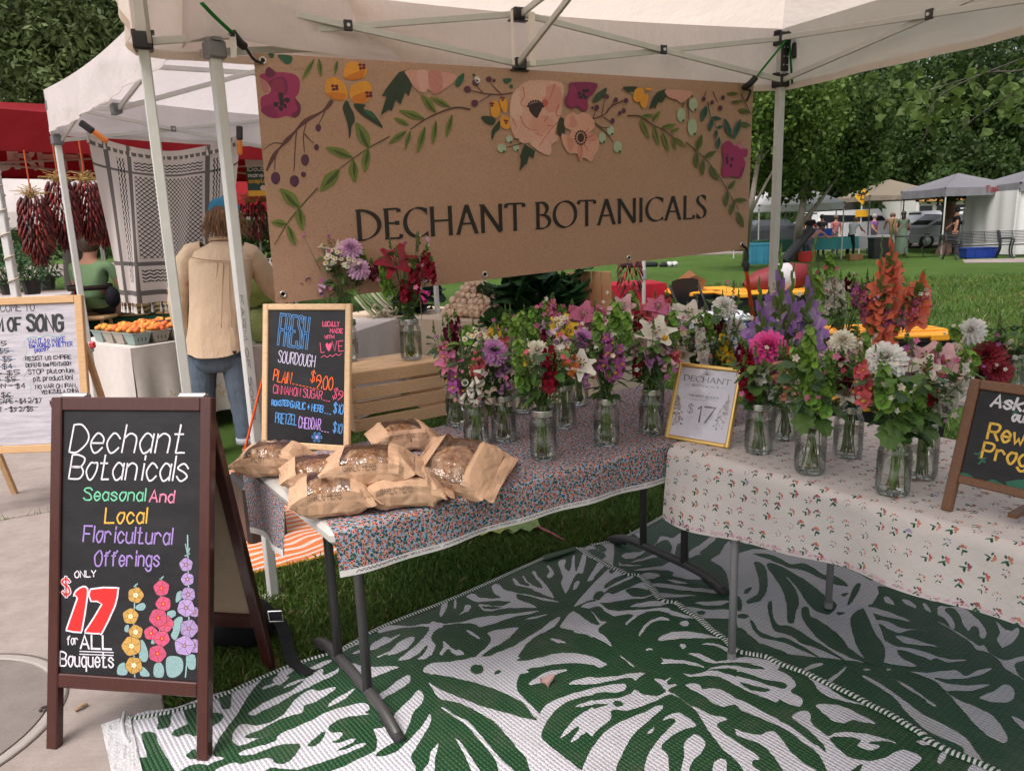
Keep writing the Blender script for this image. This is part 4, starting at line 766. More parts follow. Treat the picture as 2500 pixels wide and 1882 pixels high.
for (x,y) in ((1780,855),(1808,890),(1772,915),(1800,940),(1770,888)): paint(ZB(' '.join('%f,%f' % (x + 11 * math.cos(t),y + 15 * math.sin(t)) for t in np.linspace(0,5.6,7))),(58,22,60))
_art.build('painted_flowers',M_INK,banner)
# lettering DECHANT BOTANICALS, set on the sheet in the sheet's own coordinates
s0,t0 = bst(868,588); s1,t1 = bst(1728,531); sH,tH = bst(868,502)
bw = np.linalg.norm(bil(s1,t1) - bil(s0,t0)); bh = np.linalg.norm(bil(s0,tH) - bil(s0,t0))
class _BF:
    def __call__(s,x,y,z=0.0):
        f = x / bw; S = s0 + (s1 - s0) * f; T = t0 + (t1 - t0) * f - (t0 - tH) * y / bh * (.92 + .0 * f)
        return bil(S,T,.0030 + z)
g = MB(); rtext(g,'DECHANT BOTANICALS',_BF(),0,0,bh * .93,.0195,(.012,.008,.007),width=bw)
g.build('lettering',M_INK,banner)
# ================================================================ folding tables and their cloths
def print_floral():
    """small dense roses: light blue ground, dark leaves, coral and cream blooms with dark hearts"""
    m,t,b,out = newmat('rose_print_cotton'); N = NT(t); uv = N.coord('UV')
    wob = N.n('ShaderNodeTexNoise'); N.put(wob.inputs['Vector'],uv); wob.inputs['Scale'].default_value = 60
    def vor(scale,off,feat='F1'):
        q = N.n('ShaderNodeTexVoronoi',feature=feat,voronoi_dimensions='2D'); N.put(q.inputs['Vector'],N.mapping(uv,(1,1,1),(0,0,off),(off * 3.1,off * 1.7,0))); q.inputs['Scale'].default_value = scale; return q
    def sep(c): 
        q = N.n('ShaderNodeSeparateColor'); N.put(q.inputs[0],c); return q.outputs
    base = (.22,.31,.44)
    lv = vor(100,.35); n_ = N.noise(uv,150,3,.7); lf = N.math('LESS_THAN',N.math('ADD',lv.outputs['Distance'],N.math('MULTIPLY',n_,.5)),.70)
    c = N.mix(lf,base,N.mix(sep(lv.outputs['Color'])[0],(.015,.055,.065),(.04,.095,.11)))
    ol = vor(84,1.1); olm = N.math('LESS_THAN',N.math('ADD',ol.outputs['Distance'],N.math('MULTIPLY',n_,.3)),.34); c = N.mix(olm,c,(.20,.15,.05))
    cr = vor(74,2.0); crm = N.math('LESS_THAN',cr.outputs['Distance'],.21); c = N.mix(crm,c,(.62,.40,.30)); c = N.mix(N.math('LESS_THAN',cr.outputs['Distance'],.11),c,(.22,.07,.04))
    ro = vor(58,.8); d = N.math('ADD',ro.outputs['Distance'],N.math('MULTIPLY',n_,.10)); col = N.mix(sep(ro.outputs['Color'])[1],(.46,.15,.13),(.58,.29,.24))
    c = N.mix(N.math('LESS_THAN',d,.315),c,col); c = N.mix(N.math('LESS_THAN',d,.21),c,(.45,.10,.08)); c = N.mix(N.math('LESS_THAN',ro.outputs['Distance'],.10),c,(.03,.01,.012))
    N.put(b.inputs['Base Color'],c); b.inputs['Roughness'].default_value = .85; b.inputs['Specular IOR Level'].default_value = .15
    N.put(b.inputs['Normal'],N.bump(N.noise(N.geo(),9,3),.25,.02)); return m
def print_sprigs():
    m,t,b,out = newmat('sprig_print_cotton'); N = NT(t); uv = N.coord('UV')
    q = N.n('ShaderNodeTexVoronoi',feature='F1',voronoi_dimensions='2D'); N.put(q.inputs['Vector'],uv); q.inputs['Scale'].default_value = 22; q.inputs['Randomness'].default_value = .55
    def sep(c):
        k = N.n('ShaderNodeSeparateColor'); N.put(k.inputs[0],c); return k.outputs
    rc = sep(q.outputs['Color'])
    vm = N.n('ShaderNodeVectorMath',operation='SUBTRACT'); N.put(vm.inputs[0],uv); N.put(vm.inputs[1],q.outputs['Position'])
    vs = N.n('ShaderNodeVectorMath',operation='SCALE'); vr = N.n('ShaderNodeVectorRotate',rotation_type='Z_AXIS'); N.put(vr.inputs['Vector'],vm.outputs[0]); N.put(vr.inputs['Angle'],N.math('MULTIPLY',rc[0],2.0))
    nz = N.n('ShaderNodeTexNoise'); N.put(nz.inputs['Vector'],uv); nz.inputs['Scale'].default_value = 210; nz.inputs['Detail'].default_value = 1
    sz = N.math('MULTIPLY_ADD',rc[2],.4,.52)
    def blob(x,y,r,sx=1.0,sy=1.0):
        mp = N.mapping(vr.outputs[0],(sx,sy,1),(0,0,0),(-x * sx,-y * sy,0)); ln = N.n('ShaderNodeVectorMath',operation='LENGTH'); N.put(ln.inputs[0],mp)
        return N.math('LESS_THAN',N.math('ADD',ln.outputs['Value'],N.math('MULTIPLY',nz.outputs['Fac'],r * .7)),N.math('MULTIPLY',sz,r * 1.3))
    c = (.56,.525,.515)
    c = N.mix(blob(.003,-.009,.010,3.4,.8),c,(.05,.13,.08)); c = N.mix(blob(.009,-.005,.0062,.8,1.4),c,(.012,.085,.055)); c = N.mix(blob(-.008,-.003,.0055,1,1.5),c,(.02,.10,.075))
    pc = N.ramp(rc[1],[(.0,(.46,.12,.09)),(.35,(.50,.24,.15)),(.55,(.20,.07,.10)),(.72,(.50,.13,.11)),(.86,(.25,.31,.50)),(1,(.42,.19,.12))])
    c = N.mix(blob(0,.006,.0068),c,pc); c = N.mix(blob(.0075,.0045,.0048),c,N.mix(.4,pc,(.55,.30,.2))); c = N.mix(blob(-.006,.003,.004),c,N.mix(.3,pc,(.1,.03,.05)))
    N.put(b.inputs['Base Color'],c); b.inputs['Roughness'].default_value = .85; b.inputs['Specular IOR Level'].default_value = .15
    P = N.geo(); N.put(b.inputs['Normal'],N.bump(N.math('MULTIPLY_ADD',N.noise(P,7,4),1.0,N.math('MULTIPLY',N.noise(P,26,3),.25)),.35,.03)); return m
M_ROSE = print_floral(); M_SPRIG = print_sprigs()
WHITEP = (.5,.485,.46); DGREY = (.055,.052,.052)
def folding_table(label,o,u,L,W,h,legcol,wishbone=True,group='folding tables of the stall'):
    """o: front left corner; u: long direction"""
    u = unit(np.array(u,float)); v = np.array([-u[1],u[0]]); c = np.array(o) + u * L / 2 + v * W / 2
    t = thing('folding_table',label,'table',(*c,0),group); fr = Frame((*o,0),(*u,0),(*v,0))
    g = MB(); g.box(fr(L / 2,W / 2,h - .021),(L,W,.042),fr,WHITEP,bev=.012); g.build('tabletop',M_PLASTIC,t)
    if wishbone:
        for x in (.17,L - .17):
            g = MB()
            pts = [fr(x,.045,.018),fr(x,.09,.04),fr(x,.2,.062),fr(x,W - .2,.062),fr(x,W - .09,.04),fr(x,W - .045,.018)]
            g.tube(crom(pts,4),.017,8,legcol,flat=1.25); L_ = g.build('foot_bar',M_METAL,t,True)
            for y in (.045,W - .045):
                g = MB(); d = -1 if y < W / 2 else 1; g.tube([fr(x,y + d * .02,.014),fr(x,y - d * .03,.03),fr(x,y - d * .09,.044)],[.019,.021,.019],8,(.02,.02,.02)); g.build('rubber_end',M_RUBBER,L_,True)
            for y in (W / 2 - .125,W / 2 + .125):
                g = MB(); g.tube([fr(x,y,.06),fr(x,y,h - .045)],.0165,12,legcol); g.build('leg',M_METAL,t,True)
            g = MB(); g.tube([fr(x,W / 2 - .12,.52),fr(x,W / 2 + .12,.52)],.011,8,legcol); xx = x + (.3 if x < L / 2 else -.3)
            for y in (W / 2 - .03,W / 2 + .03): g.tube(crom([fr(x,y,.5),fr(x + (xx - x) * .25,y,.6),fr(xx,y,h - .05)],4),.008,8,legcol)
            g.build('brace',M_METAL,t,True)
    return t,fr
T1o = np.array([-.499,1.873]); TH = .742
tab1,F1 = folding_table('long folding table with floral rose cloth carrying bread bags and flower jars',T1o,E1,1.83,.76,TH,DGREY)
def uvgrid(g,rows,name,mats,parent=None,uvs=None,**k):
    g.grid(rows); o = g.build(name,mats,parent,True,**k)
    me = o.data; ul = me.uv_layers.new(name='UVMap'); n = np.array(uvs,float).reshape(-1,2)
    vi = np.zeros(len(me.loops),int); me.loops.foreach_get('vertex_index',vi); ul.data.foreach_set('uv',n[vi].ravel()); return o
def drape(fr,x0,x1,W,h,drop_f,drop_b,r=.016,lift=.003,fl=lambda x,s: 0.0,dropf=None,nx=110,skew=0.0):
    """sheet over a table between x0 and x1; falls over the front by drop_f and the back by drop_b"""
    prof = []
    for k in range(16): prof.append((-r + 0,-drop_f + (drop_f - r) * k / 15,'f'))
    for k in range(1,6): a = math.pi / 2 * k / 5; prof.append((-r * math.cos(a),-r + r * math.sin(a),'t'))
    for k in range(1,20): prof.append((W * k / 20,0,'t'))
    for k in range(6): a = math.pi / 2 * k / 5; prof.append((W + r * math.sin(a),-r + r * math.cos(a),'t'))
    for k in range(1,8): prof.append((W + r,-r - (drop_b - r) * k / 7,'b'))
    rows = []; uvs = []
    for i in range(nx + 1):
        x_ = x0 + (x1 - x0) * i / nx; s = 0; row = []; prev = None
        for j,(y,z,kind) in enumerate(prof):
            x = x_ + skew * (1 - i / nx) * min(1,max(0,y / W))
            dz = z; dy = y
            if kind == 'f':
                q = min(1,(-z) / drop_f); df = dropf(x) if dropf else drop_f; dz = -r - (df - r) * max(0,(-z - r)) / (drop_f - r); dy = y - fl(x,q) * q
            if kind == 'b': q = (-z) / drop_b; dy = y + fl(x + 3,q) * q
            p = fr(x,dy,h + lift + dz + (.0012 * math.sin(x * 17 + y * 23) if kind == 't' else 0))
            if prev is not None: s += np.linalg.norm(p - prev)
            prev = p; row.append(p); uvs.append((x,s))
        rows.append(row)
    return rows,uvs
w1 = lambda x,q: .008 + .008 * math.sin(x * 9 + .5) + .006 * math.sin(x * 23)
d1 = lambda x: .118 + .006 * math.sin(x * 6.1) + .012 * x
g = MB(); rows,uvs = drape(F1,.006,1.93,.76,TH,.17,.20,fl=w1,dropf=d1,skew=.13)
cl1 = uvgrid(g,[r[::-1] for r in rows],'tablecloth',M_ROSE,None,[u_ for i in range(0,len(uvs),len(rows[0])) for u_ in uvs[i:i + len(rows[0])][::-1]],label='dense rose print cotton tablecloth in coral and teal over the long table',cat='tablecloth',base=(*F1(.9,.38)[:2],TH),)
ORG[cl1.name] = np.array((*F1(.9,.38)[:2],TH))
# printed white selvedge along the front hem
g = MB(); k = len(rows)
def hemp(i,s):
    i = max(0,min(len(rows) - 1,i)); a = rows[int(i)][0]; b = rows[int(i)][2]; return a + (b - a) * s
nn = -v3(E2[0],E2[1],0)
g.grid([[hemp(i,s) - E2_3 * .0012 + UP * 0 for s in (-.25,0,.5,1.0)] for i in range(k)],(.62,.6,.6))
sv = g.build('selvedge',M_CLOTH,cl1,True)
g = MB()
class _S1:
    def __call__(s,x,y,z=0.0):
        f = (x - .006) / 1.924 * (len(rows) - 1); i = int(f); f -= i; i = min(i,len(rows) - 2)
        return (hemp(i,y / .0225) * (1 - f) + hemp(i + 1,y / .0225) * f) - E2_3 * (.0024 + z)
S1 = _S1(); x = .05; ink = (.04,.04,.05)
while x < 1.88:
    e = stext(g,'RIFLE PAPER CO.',S1,x + .17,.008,.0085,.0013,ink,1.0)
    for q in range(26):
        xx = x + q * .0062; g.ribbon([(xx,.004 + .010 * abs(math.sin(q * 1.7))),(xx + .004,.012 + .006 * math.sin(q * 2.9)),(xx + .008,.005 + .01 * abs(math.cos(q * 1.1)))],.0022,S1,0,ink)
    x = e + .012
g.build('selvedge_print',M_INK,sv)
# loose end of the same cloth hanging at the left end of the table
g = MB(); rr = []; uv2 = []
for i in range(14):
    s = i / 13; row = []
    for j in range(14):
        q = j / 13; y = .34 + .46 * s; p = F1(-.012 - .02 * q * math.sin(s * 5 + 1),y,TH + .0025 - (.012 + q * (.17 + .08 * s)))
        row.append(p); uv2.append((y * 1.0 + 4,q * .26))
    rr.append(row)
o = uvgrid(g,rr,'hanging_end',M_ROSE,cl1,uv2)
g = MB(); g.grid([[rr[i][-1] + v3(-.002,-.001,-.0),rr[i][-1] + v3(-.002,-.001,.022)] for i in range(14)],(.62,.6,.6)); g.build('hanging_hem',M_CLOTH,cl1,True)
# second table, at right angles
T2o = np.array([.600,2.545]); U2 = -E2
# its front edge runs from T2o along -E2; depth runs along E1
F2 = Frame((*T2o,0),(*U2,0),(*E1,0)); F2.n = UP
tab2 = thing('folding_table','folding table under the white sprig-print cloth, standing on round grey legs','table',(*(T2o + U2 * .7 + E1 * .38),0),'folding tables of the stall')
L2,W2 = 1.52,.74
g = MB(); g.box(F2(L2 / 2,W2 / 2,TH - .021),(L2,W2,.042),Frame((0,0,0),F2.u,F2.v),WHITEP,bev=.012); g.build('tabletop',M_PLASTIC,tab2)
for (px,py) in ((1786,1604),(2022,1480)):
    p = G(px,py,.02); g = MB(); g.tube([p,v3(p[0],p[1],TH - .04)],.0135,14,(.22,.22,.23)); l = g.build('leg',M_METAL,tab2,True); g = MB(); g.tube([p - UP * .004,p + UP * .02],.0155,12,(.2,.2,.21)); g.build('foot_cap',M_PLASTIC,l)
    q = p + v3(*(U2 * 1.12),0); g = MB(); g.tube([q,v3(q[0],q[1],TH - .04)],.0135,14,(.22,.22,.23)); g.build('leg',M_METAL,tab2,True)
w2 = lambda x,q: .02 + .022 * math.sin(x * 7.3 + 1.0) + .012 * math.sin(x * 17)
d2 = lambda x: .262 - .062 * x + .012 * math.sin(x * 4 + 1)
g = MB(); rows2,uvs2 = drape(F2,-.045,1.60,W2,TH,.27,.12,r=.03,fl=w2,dropf=d2)
cl2 = uvgrid(g,rows2,'tablecloth',M_SPRIG,None,uvs2,label='white cotton tablecloth printed with tiny scattered flower sprigs on the right table',cat='tablecloth',base=(*F2(.7,.38)[:2],TH))
ORG[cl2.name] = np.array((*F2(.7,.38)[:2],TH))
g = MB()
class _S2:
    def __call__(s,x,y,z=0.0):
        f = (x + .045) / 1.645 * (len(rows2) - 1); i = max(0,min(int(f),len(rows2) - 2)); f -= i
        h = lambda i: rows2[i][0] + (rows2[i][1] - rows2[i][0]) * (y / .018)
        return h(i) * (1 - f) + h(i + 1) * f - E1_3 * (.0015 + z)
S2 = _S2(); x = -.02; PK = (.55,.30,.42)
while x < 1.5:
    for q in range(9):
        xx = x + q * .022; 
        for a in range(3): g.ribbon([(xx + .004 * a,.012),(xx + .004 * a + .003,.018 + .004 * math.sin(q + a))],.0035,S2,0,PK)
    x = stext(g,'Dahlia',S2,x + .205,.010,.014,.0016,PK,1.0,.2) + .02
g.build('hem_print',M_INK,cl2)
# ================================================================ boards and signs
def hit(fr,px,py):
    r = ray(px,py); k = ((fr.o - O0) @ fr.n) / (r @ fr.n); p = O0 + r * k - fr.o; return np.array([p @ fr.u,p @ fr.v])
def ptext(mb,s,fr,p0,p1,hpx,pen,col,z=.0006,**k):
    a = hit(fr,*p0); b = hit(fr,*p1); top = hit(fr,p0[0],p0[1] - hpx); d = b - a; L = np.linalg.norm(d); h = abs((top - a)[1])
    f2 = Frame(fr(a[0],a[1],z),fr.u * d[0] + fr.v * d[1],fr.v)
    stext(mb,s,f2,0,0,h,pen,col,width=L,z=0,**k)
def ppoly(mb,fr,pts,col,z=.0006,smooth=3): mb.poly([fr(*hit(fr,*p),z) for p in (crom(pts,smooth,True) if smooth > 1 else pts)],col)
def pline(mb,fr,pts,w,col,z=.0006,n=4): mb.ribbon([hit(fr,*p) for p in crom(pts,n)],w,fr,z,col)
def slate(name,c1=(.007,.007,.009),c2=(.022,.022,.027)):
    m,t,b,out = newmat(name); N = NT(t); P = N.geo(); sm = N.noise(N.mapping(P,(1,1,2.5)),5,6,.75); N.put(b.inputs['Base Color'],N.ramp(sm,[(.4,c1),(.78,c2)])); b.inputs['Roughness'].default_value = .5; b.inputs['Specular IOR Level'].default_value = .4; return m
M_SLATE = slate('chalkboard')
CHW = (.62,.60,.66)
# ---- sandwich board
s0 = G(111,1838); s1_ = G(506,1872); su = unit(s1_ - s0); sv_ = unit(v3(.040,.245,1.055)); SF = Frame(s0 + UP * .0,su,sv_); SW,SH = float(np.linalg.norm(s1_ - s0)),1.088
sb = thing('sandwich_board','tall dark red wooden A-frame chalkboard with painted hollyhocks and a big red 17','sandwich board',s0 + su * SW / 2 + v3(.03,.2,0))
def bx(name,x0,x1,y0,y1,th,fr,mat,par,z=0,bev=.003,col=(1,1,1)):
    g = MB(); g.box(fr((x0 + x1) / 2,(y0 + y1) / 2,z - th / 2),(x1 - x0,y1 - y0,th),fr,col,bev=bev); return g.build(name,mat,par)
yb = hit(SF,300,1690)[1]; yb2 = hit(SF,300,1655)[1]; yt = SH - .037
ww_ = .037
for x in (0,SW - ww_): bx('stile',x,x + ww_,.012,SH,.03,SF,M_MAHOG,sb)
for x in (0,SW - ww_): g = MB(); g.tube([SF(x + ww_ / 2,.012,-.015),SF(x + ww_ / 2,.0,-.015)],.011,8,(.02,.02,.02)); g.build('rubber_foot',M_RUBBER,sb)
bx('rail',ww_,SW - ww_,yt - .004,SH,.028,SF,M_MAHOG,sb,-.001); bx('rail',ww_,SW - ww_,yb,yb2,.028,SF,M_MAHOG,sb,-.001)
bx('chalk_panel',ww_ - .002,SW - ww_ + .002,yb2 - .002,yt - .002,.008,SF,M_SLATE,sb,-.009)
BF = Frame(v3(-.882,2.435,0),-su,unit(SF(SW,SH,-.05) - v3(-.882,2.435,0)))
bH = np.linalg.norm(SF(SW,SH,-.05) - v3(-.882,2.435,0))
rear = bx('stile',0,ww_,.01,bH,.03,BF,M_MAHOG,sb); bx('stile',SW - ww_,SW,.01,bH,.03,BF,M_MAHOG,sb)
bx('rail',ww_,SW - ww_,bH - .04,bH,.028,BF,M_MAHOG,sb,-.001); bx('rail',ww_,SW - ww_,yb,yb2 + .01,.028,BF,M_MAHOG,sb,-.001)
g = MB(); g.box(BF(SW / 2,(yb + bH) / 2,-.012),(SW - 2 * ww_ + .004,bH - yb - .05,.006),BF,(.40,.30,.21)); g.build('rear_panel',M_MATTE,sb)
for x in (.07,SW - .07):
    g = MB(); c = SF(x,SH + .003,-.02); g.box(c,(.085,.012,.03),Frame((0,0,0),su,v3(0,0,1)),(.6,.58,.55),bev=.002); g.tube([c - su * .042 + UP * .006,c + su * .042 + UP * .006],.005,8,(.65,.62,.6)); g.build('hinge',M_CHROME,sb)
CF = SF.sub(0,0,-.0088); g = MB(); Z_ = lambda x,y: (80 + x / 1.7484,930 + y / 1.7484)
MINT,PINK,YLW,LIL,RED,LEAFC = srgb(108,188,152),srgb(206,122,154),srgb(206,162,66),srgb(150,124,188),(.60,.016,.015),srgb(136,170,172)
ptext(g,'Dechant',CF,(169,1103),(450,1105),66,.0052,CHW,slant=.2,sp=1.0)
ptext(g,'Botanicals',CF,(168,1168),(455,1173),58,.0052,CHW,slant=.18,sp=1.0)
ptext(g,'Seasonal',CF,(204,1220),(354,1222),29,.0045,MINT,slant=.1); ptext(g,'And',CF,(365,1224),(424,1226),28,.005,PINK,slant=.1)
ptext(g,'Local',CF,(256,1276),(357,1276),36,.0055,YLW,slant=.12); ptext(g,'Floricultural',CF,(203,1321),(419,1328),38,.005,LIL,slant=.12)
ptext(g,'Offerings',CF,(231,1380),(388,1381),36,.005,LIL,slant=.12); ptext(g,'ONLY',CF,(183,1409),(234,1407),15,.0035,CHW,slant=.05)
one = '182,892 215,872 238,884 236,930 215,1060 200,1075 150,1068 143,1050 187,925 172,920'; sev = '245,884 358,878 368,892 355,960 300,1075 285,1080 235,1078 222,1062 292,950 247,942'
for s_ in (one,sev):
    p = [Z_(*map(float,q.split(','))) for q in s_.split()]; c = np.mean(p,0)
    ppoly(g,CF,p,CHW,.0006,2); P2 = crom(p,2,True); ar = []
    for i in range(len(P2)):
        t = unit(P2[(i + 1) % len(P2)] - P2[i - 1]); ar.append(P2[i] + np.array([-t[1],t[0]]) * 4.2)
    ppoly(g,CF,ar,RED,.0011,1)
ptext(g,'$',CF,(153,1450),(171,1450),36,.011,CHW); ptext(g,'$',CF,(153,1450),(171,1450),36,.005,RED,.0011)
ptext(g,'for',CF,(165,1573),(190,1571),21,.0035,CHW,slant=.1); ptext(g,'ALL',CF,(197,1582),(272,1584),32,.006,CHW)
for dy in (0,7): pline(g,CF,[(195,1589 + dy),(277,1592 + dy)],.003,CHW,n=1)
ptext(g,'Bouquets',CF,(147,1624),(277,1628),34,.005,CHW)
for pts,col,core in ((((440,913,34),(418,1003,34),(440,1070,31),(422,1130,42),(432,1212,37)),srgb(190,148,74),srgb(220,222,190)),(((566,1035,36),(505,1075,30),(550,883,34),(558,950,33),(536,1010,39),(552,1098,34),(533,1162,38)),srgb(198,78,112),srgb(206,30,36)),(((690,985,22),(690,1130,30),(655,783,29),(661,845,28),(664,910,31),(655,967,38),(668,1055,39),(648,1128,43)),srgb(164,140,188),srgb(128,92,140))):
    xs_ = [p[0] for p in pts]; x0 = pts[-1][0]
    pline(g,CF,[Z_(pts[-1][0] + 4,1262),Z_(np.mean(xs_),1050),Z_(pts[-5][0],min(p[1] for p in pts) - 45 - (80 if x0 > 600 else 0))],.004,LEAFC,.0004)
    tx,ty = pts[-5][0],min(p[1] for p in pts) - 40
    for q in ((10,-8),(-11,2),(9,-30),(-9,-48)) if x0 > 600 else ((8,-10),(-8,2)): pline(g,CF,[Z_(tx,ty),Z_(tx + q[0],ty + q[1])],.003,LEAFC,.0004)
    for i,(x,y,r_) in enumerate(pts):
        rim = [Z_(x + r_ * (1 + .06 * math.cos(5 * a + i)) * math.cos(a),y + r_ * (1 + .06 * math.cos(5 * a + i)) * math.sin(a)) for a in np.linspace(0,6.283,26)[:-1]]
        ppoly(g,CF,rim,(.03,.025,.03),.0006 + i * .00006,1); c = np.array(Z_(x,y)); ppoly(g,CF,[c + (np.array(q) - c) * .95 for q in rim],tuple(q * (.9 + .1 * math.sin(i * 3)) for q in col),.00063 + i * .00006,1)
        for a in np.linspace(.4 + i,6.68 + i,6)[:-1]: pline(g,CF,[Z_(x + 8 * math.cos(a),y + 8 * math.sin(a)),Z_(x + r_ * .6 * math.cos(a + .1),y + r_ * .6 * math.sin(a + .1)),Z_(x + r_ * .93 * math.cos(a),y + r_ * .93 * math.sin(a))],.0012,(.05,.04,.05),.00065 + i * .00006)
        for k in range(5): a = k * 1.257; ppoly(g,CF,[Z_(x + 6 * math.cos(a) + 5 * math.cos(b_),y + 6 * math.sin(a) + 5 * math.sin(b_)) for b_ in np.linspace(0,5.2,6)],core,.00067 + i * .00006,1)
        ppoly(g,CF,[Z_(x + 4 * math.cos(b_),y + 4 * math.sin(b_)) for b_ in np.linspace(0,5.2,6)],(.6,.45,.1),.0007 + i * .00006,1)
for s_ in ('440,960 470,945 483,960 470,978 445,975','395,1045 410,1040 408,1070 392,1065','460,1105 480,1120 494,1170 480,1198 455,1180','362,1250 365,1215 390,1200 405,1225 400,1252','462,1215 490,1235 498,1258 460,1255','575,985 605,978 610,1000 580,1012','590,1085 600,1060 592,1040 615,1010 640,1008 630,1060 610,1105','612,945 615,905 635,895 640,920','570,1185 600,1172 638,1185 640,1235 610,1262 575,1255','518,1258 520,1210 545,1200 560,1225 555,1262','655,1175 692,1168 694,1225 665,1225','520,1120 505,1118 512,1098'):
    ppoly(g,CF,[Z_(*map(float,q.split(','))) for q in s_.split()],tuple(q * .85 for q in LEAFC),.0005,3)
g.build('chalk_art',M_INK,sb)
# black pack with straps lying behind the board
t = thing('backpack','black bag with a dangling strap and silver buckle on the grass behind the sandwich board','bag',(-1.0,2.58,0))
g = MB(); g.ell((-1.06,2.60,.09),(.13,.10,.09),None,18,10,(.012,.012,.013),jit=.08); g.build('bag_body',M_CLOTH,t,True)
g = MB(); P = [(-.92,2.56,.16),(-.87,2.50,.12),(-.82,2.42,.035),(-.74,2.36,.02)]; c_ = crom(P,5); g.grid([[q + v3(.018,.012,0) for q in c_],[q - v3(.018,.012,0) for q in c_]],(.02,.02,.021)); st = g.build('strap',M_CLOTH,t,True)
g = MB(); c = v3(-.895,2.52,.155); g.tube([c + v3(-.03,0,.02),c + v3(-.02,-.02,-.01),c + v3(.03,-.02,-.01),c + v3(.02,0,.02),c + v3(-.03,0,.02)],.003,6,(.7,.7,.72)); g.build('buckle',M_CHROME,st)
# ---- whiteboard easel of the neighbouring stall
wu = unit(v3(1,.02,0)); WF = Frame(D(0,1108,4.02),wu,unit(v3(.06,.16,1)))
wr = hit(WF,183,720); wy1 = wr[1]; wx1 = hit(WF,214,960)[0]; wx0 = wx1 - .78
wb = thing('price_board','wood framed whiteboard of the produce stall with crossed out prices and handwritten notes','sign board',WF((wx0 + wx1) / 2,0) * np.array([1,1,0]))
fw = .042
for a in ((wx0,wx0 + fw,0,wy1),(wx1 - fw,wx1,0,wy1)): bx('frame_side',*a,.028,WF,M_OAK,wb)
for a in ((wx0 + fw,wx1 - fw,wy1 - fw,wy1),(wx0 + fw,wx1 - fw,0,fw)): bx('frame_side',*a,.027,WF,M_OAK,wb,-.0005)
def wboard():
    m,t,b,out = newmat('used_whiteboard'); N = NT(t); P = N.geo(); s = N.noise(N.mapping(P,(3,3,26)),2.2,5,.7); N.put(b.inputs['Base Color'],N.ramp(s,[(.35,(.36,.34,.38)),(.62,(.50,.475,.52))])); b.inputs['Roughness'].default_value = .3; return m
bx('writing_panel',wx0 + fw,wx1 - fw,fw,wy1 - fw,.012,WF,wboard(),wb,-.012)
for x in (wx0 + .01,wx1 - .05):
    g = MB(); a = WF(x + .02,.02,-.02); g.bar(a,v3(a[0] - .004,a[1] - .07,.0),.03,.024); g.build('easel_leg',M_OAK,wb); g = MB(); a = WF(x + .02,.6,-.05); g.bar(a,v3(a[0],a[1] + .28,.0),.03,.024); g.build('easel_leg',M_OAK,wb)
WT = WF.sub(0,0,-.0115); g = MB(); K_ = (.02,.02,.025); BL_ = (.03,.05,.35); zz = lambda x,y: (x / 3.1414,650 + y / 3.1414)
ptext(g,'WELCOME TO',WT,zz(-120,352),zz(265,340),19,.004,K_); ptext(g,'FARM OF',WT,zz(-190,505),zz(165,490),30,.013,K_); ptext(g,'SONG',WT,zz(212,490),zz(480,492),36,.018,K_)
pline(g,WT,[zz(205,552),zz(260,540),zz(300,550),zz(360,530),zz(420,540),zz(500,525)],.004,(.2,.4,.42))
pline(g,WT,[zz(215,560),zz(180,590),zz(205,650),zz(175,720),zz(215,780),zz(180,860),zz(235,920),zz(230,980),zz(260,1000)],.003,(.35,.45,.47))
for s_,x0,x1,y in (('$5',-40,52,612),('$5',-10,70,667),('- $5',-30,92,732),('- $4',-40,95,788),('-- $5',-60,150,838),('- $5',-20,128,886),('MELON - $4',-150,192,938),('- $6',-40,82,1008),('SCAPE - $4 2/$7',-30,318,1052),('BEET - $3 2/$5',-90,255,1116)):
    ptext(g,s_,WT,zz(x0,y),zz(x1,y - 6),11,.0042,K_,jit=.05)
for x0,x1,y in ((-20,105,652),(-20,120,718),(-20,120,772),(-20,80,828),(-20,150,876),(-20,150,915),(-20,105,998),(-20,240,1040),(60,290,1085)): pline(g,WT,[zz(x0,y),zz(x1,y - 5)],.003,(.06,.14,.3) if y < 800 else K_,n=1)
for s_,x0,x1,y,h,c in (('WANT to MAKE',220,500,592,11,BL_),('the WORLD A BETTER',222,555,626,10,BL_),('place?',268,375,658,10,BL_),('RESIST US EMPIRE',196,545,722,9,K_),('DEFEND the PENTAGON',200,545,772,8.5,K_),('STOP plutonium',216,568,826,11,K_),('pit production!',258,556,880,11,K_),('NO WAR ON IRAN,',272,590,938,9,K_),('VENEZUELA CHINA',318,602,978,8.5,K_)):
    ptext(g,s_,WT,zz(x0,y),zz(x1,y - 14),h,.0042,c,jit=.06)
g.build('marker_writing',M_INK,wb)
# ---- sourdough price board on the table
o = G(637,1090,.745); SDF = Frame(o,unit(v3(.35,-.115,0)),unit(v3(.045,.09,.54)))
sx = hit(SDF,851,1098)[0]; sy = hit(SDF,658,742)[1]; fw = .023
sd_ = thing('menu_board','small pine framed chalkboard listing fresh sourdough prices in bright chalk marker','menu board',o)
for a in ((0,fw,0,sy),(sx - fw,sx,0,sy)): bx('frame_side',*a,.018,SDF,M_PINE,sd_)
for a in ((fw,sx - fw,sy - fw,sy),(fw,sx - fw,0,fw)): bx('frame_side',*a,.0175,SDF,M_PINE,sd_,-.0003)
bx('chalk_panel',fw - .001,sx - fw + .001,fw - .001,sy - fw + .001,.006,SDF,M_SLATE,sd_,-.007)
T_ = SDF.sub(0,0,-.0068); g = MB(); BLU = (.10,.36,.82); PKM = (.75,.10,.22); ORM = (.9,.14,.015); WHM = (.68,.62,.85); PPL = (.50,.30,.75)
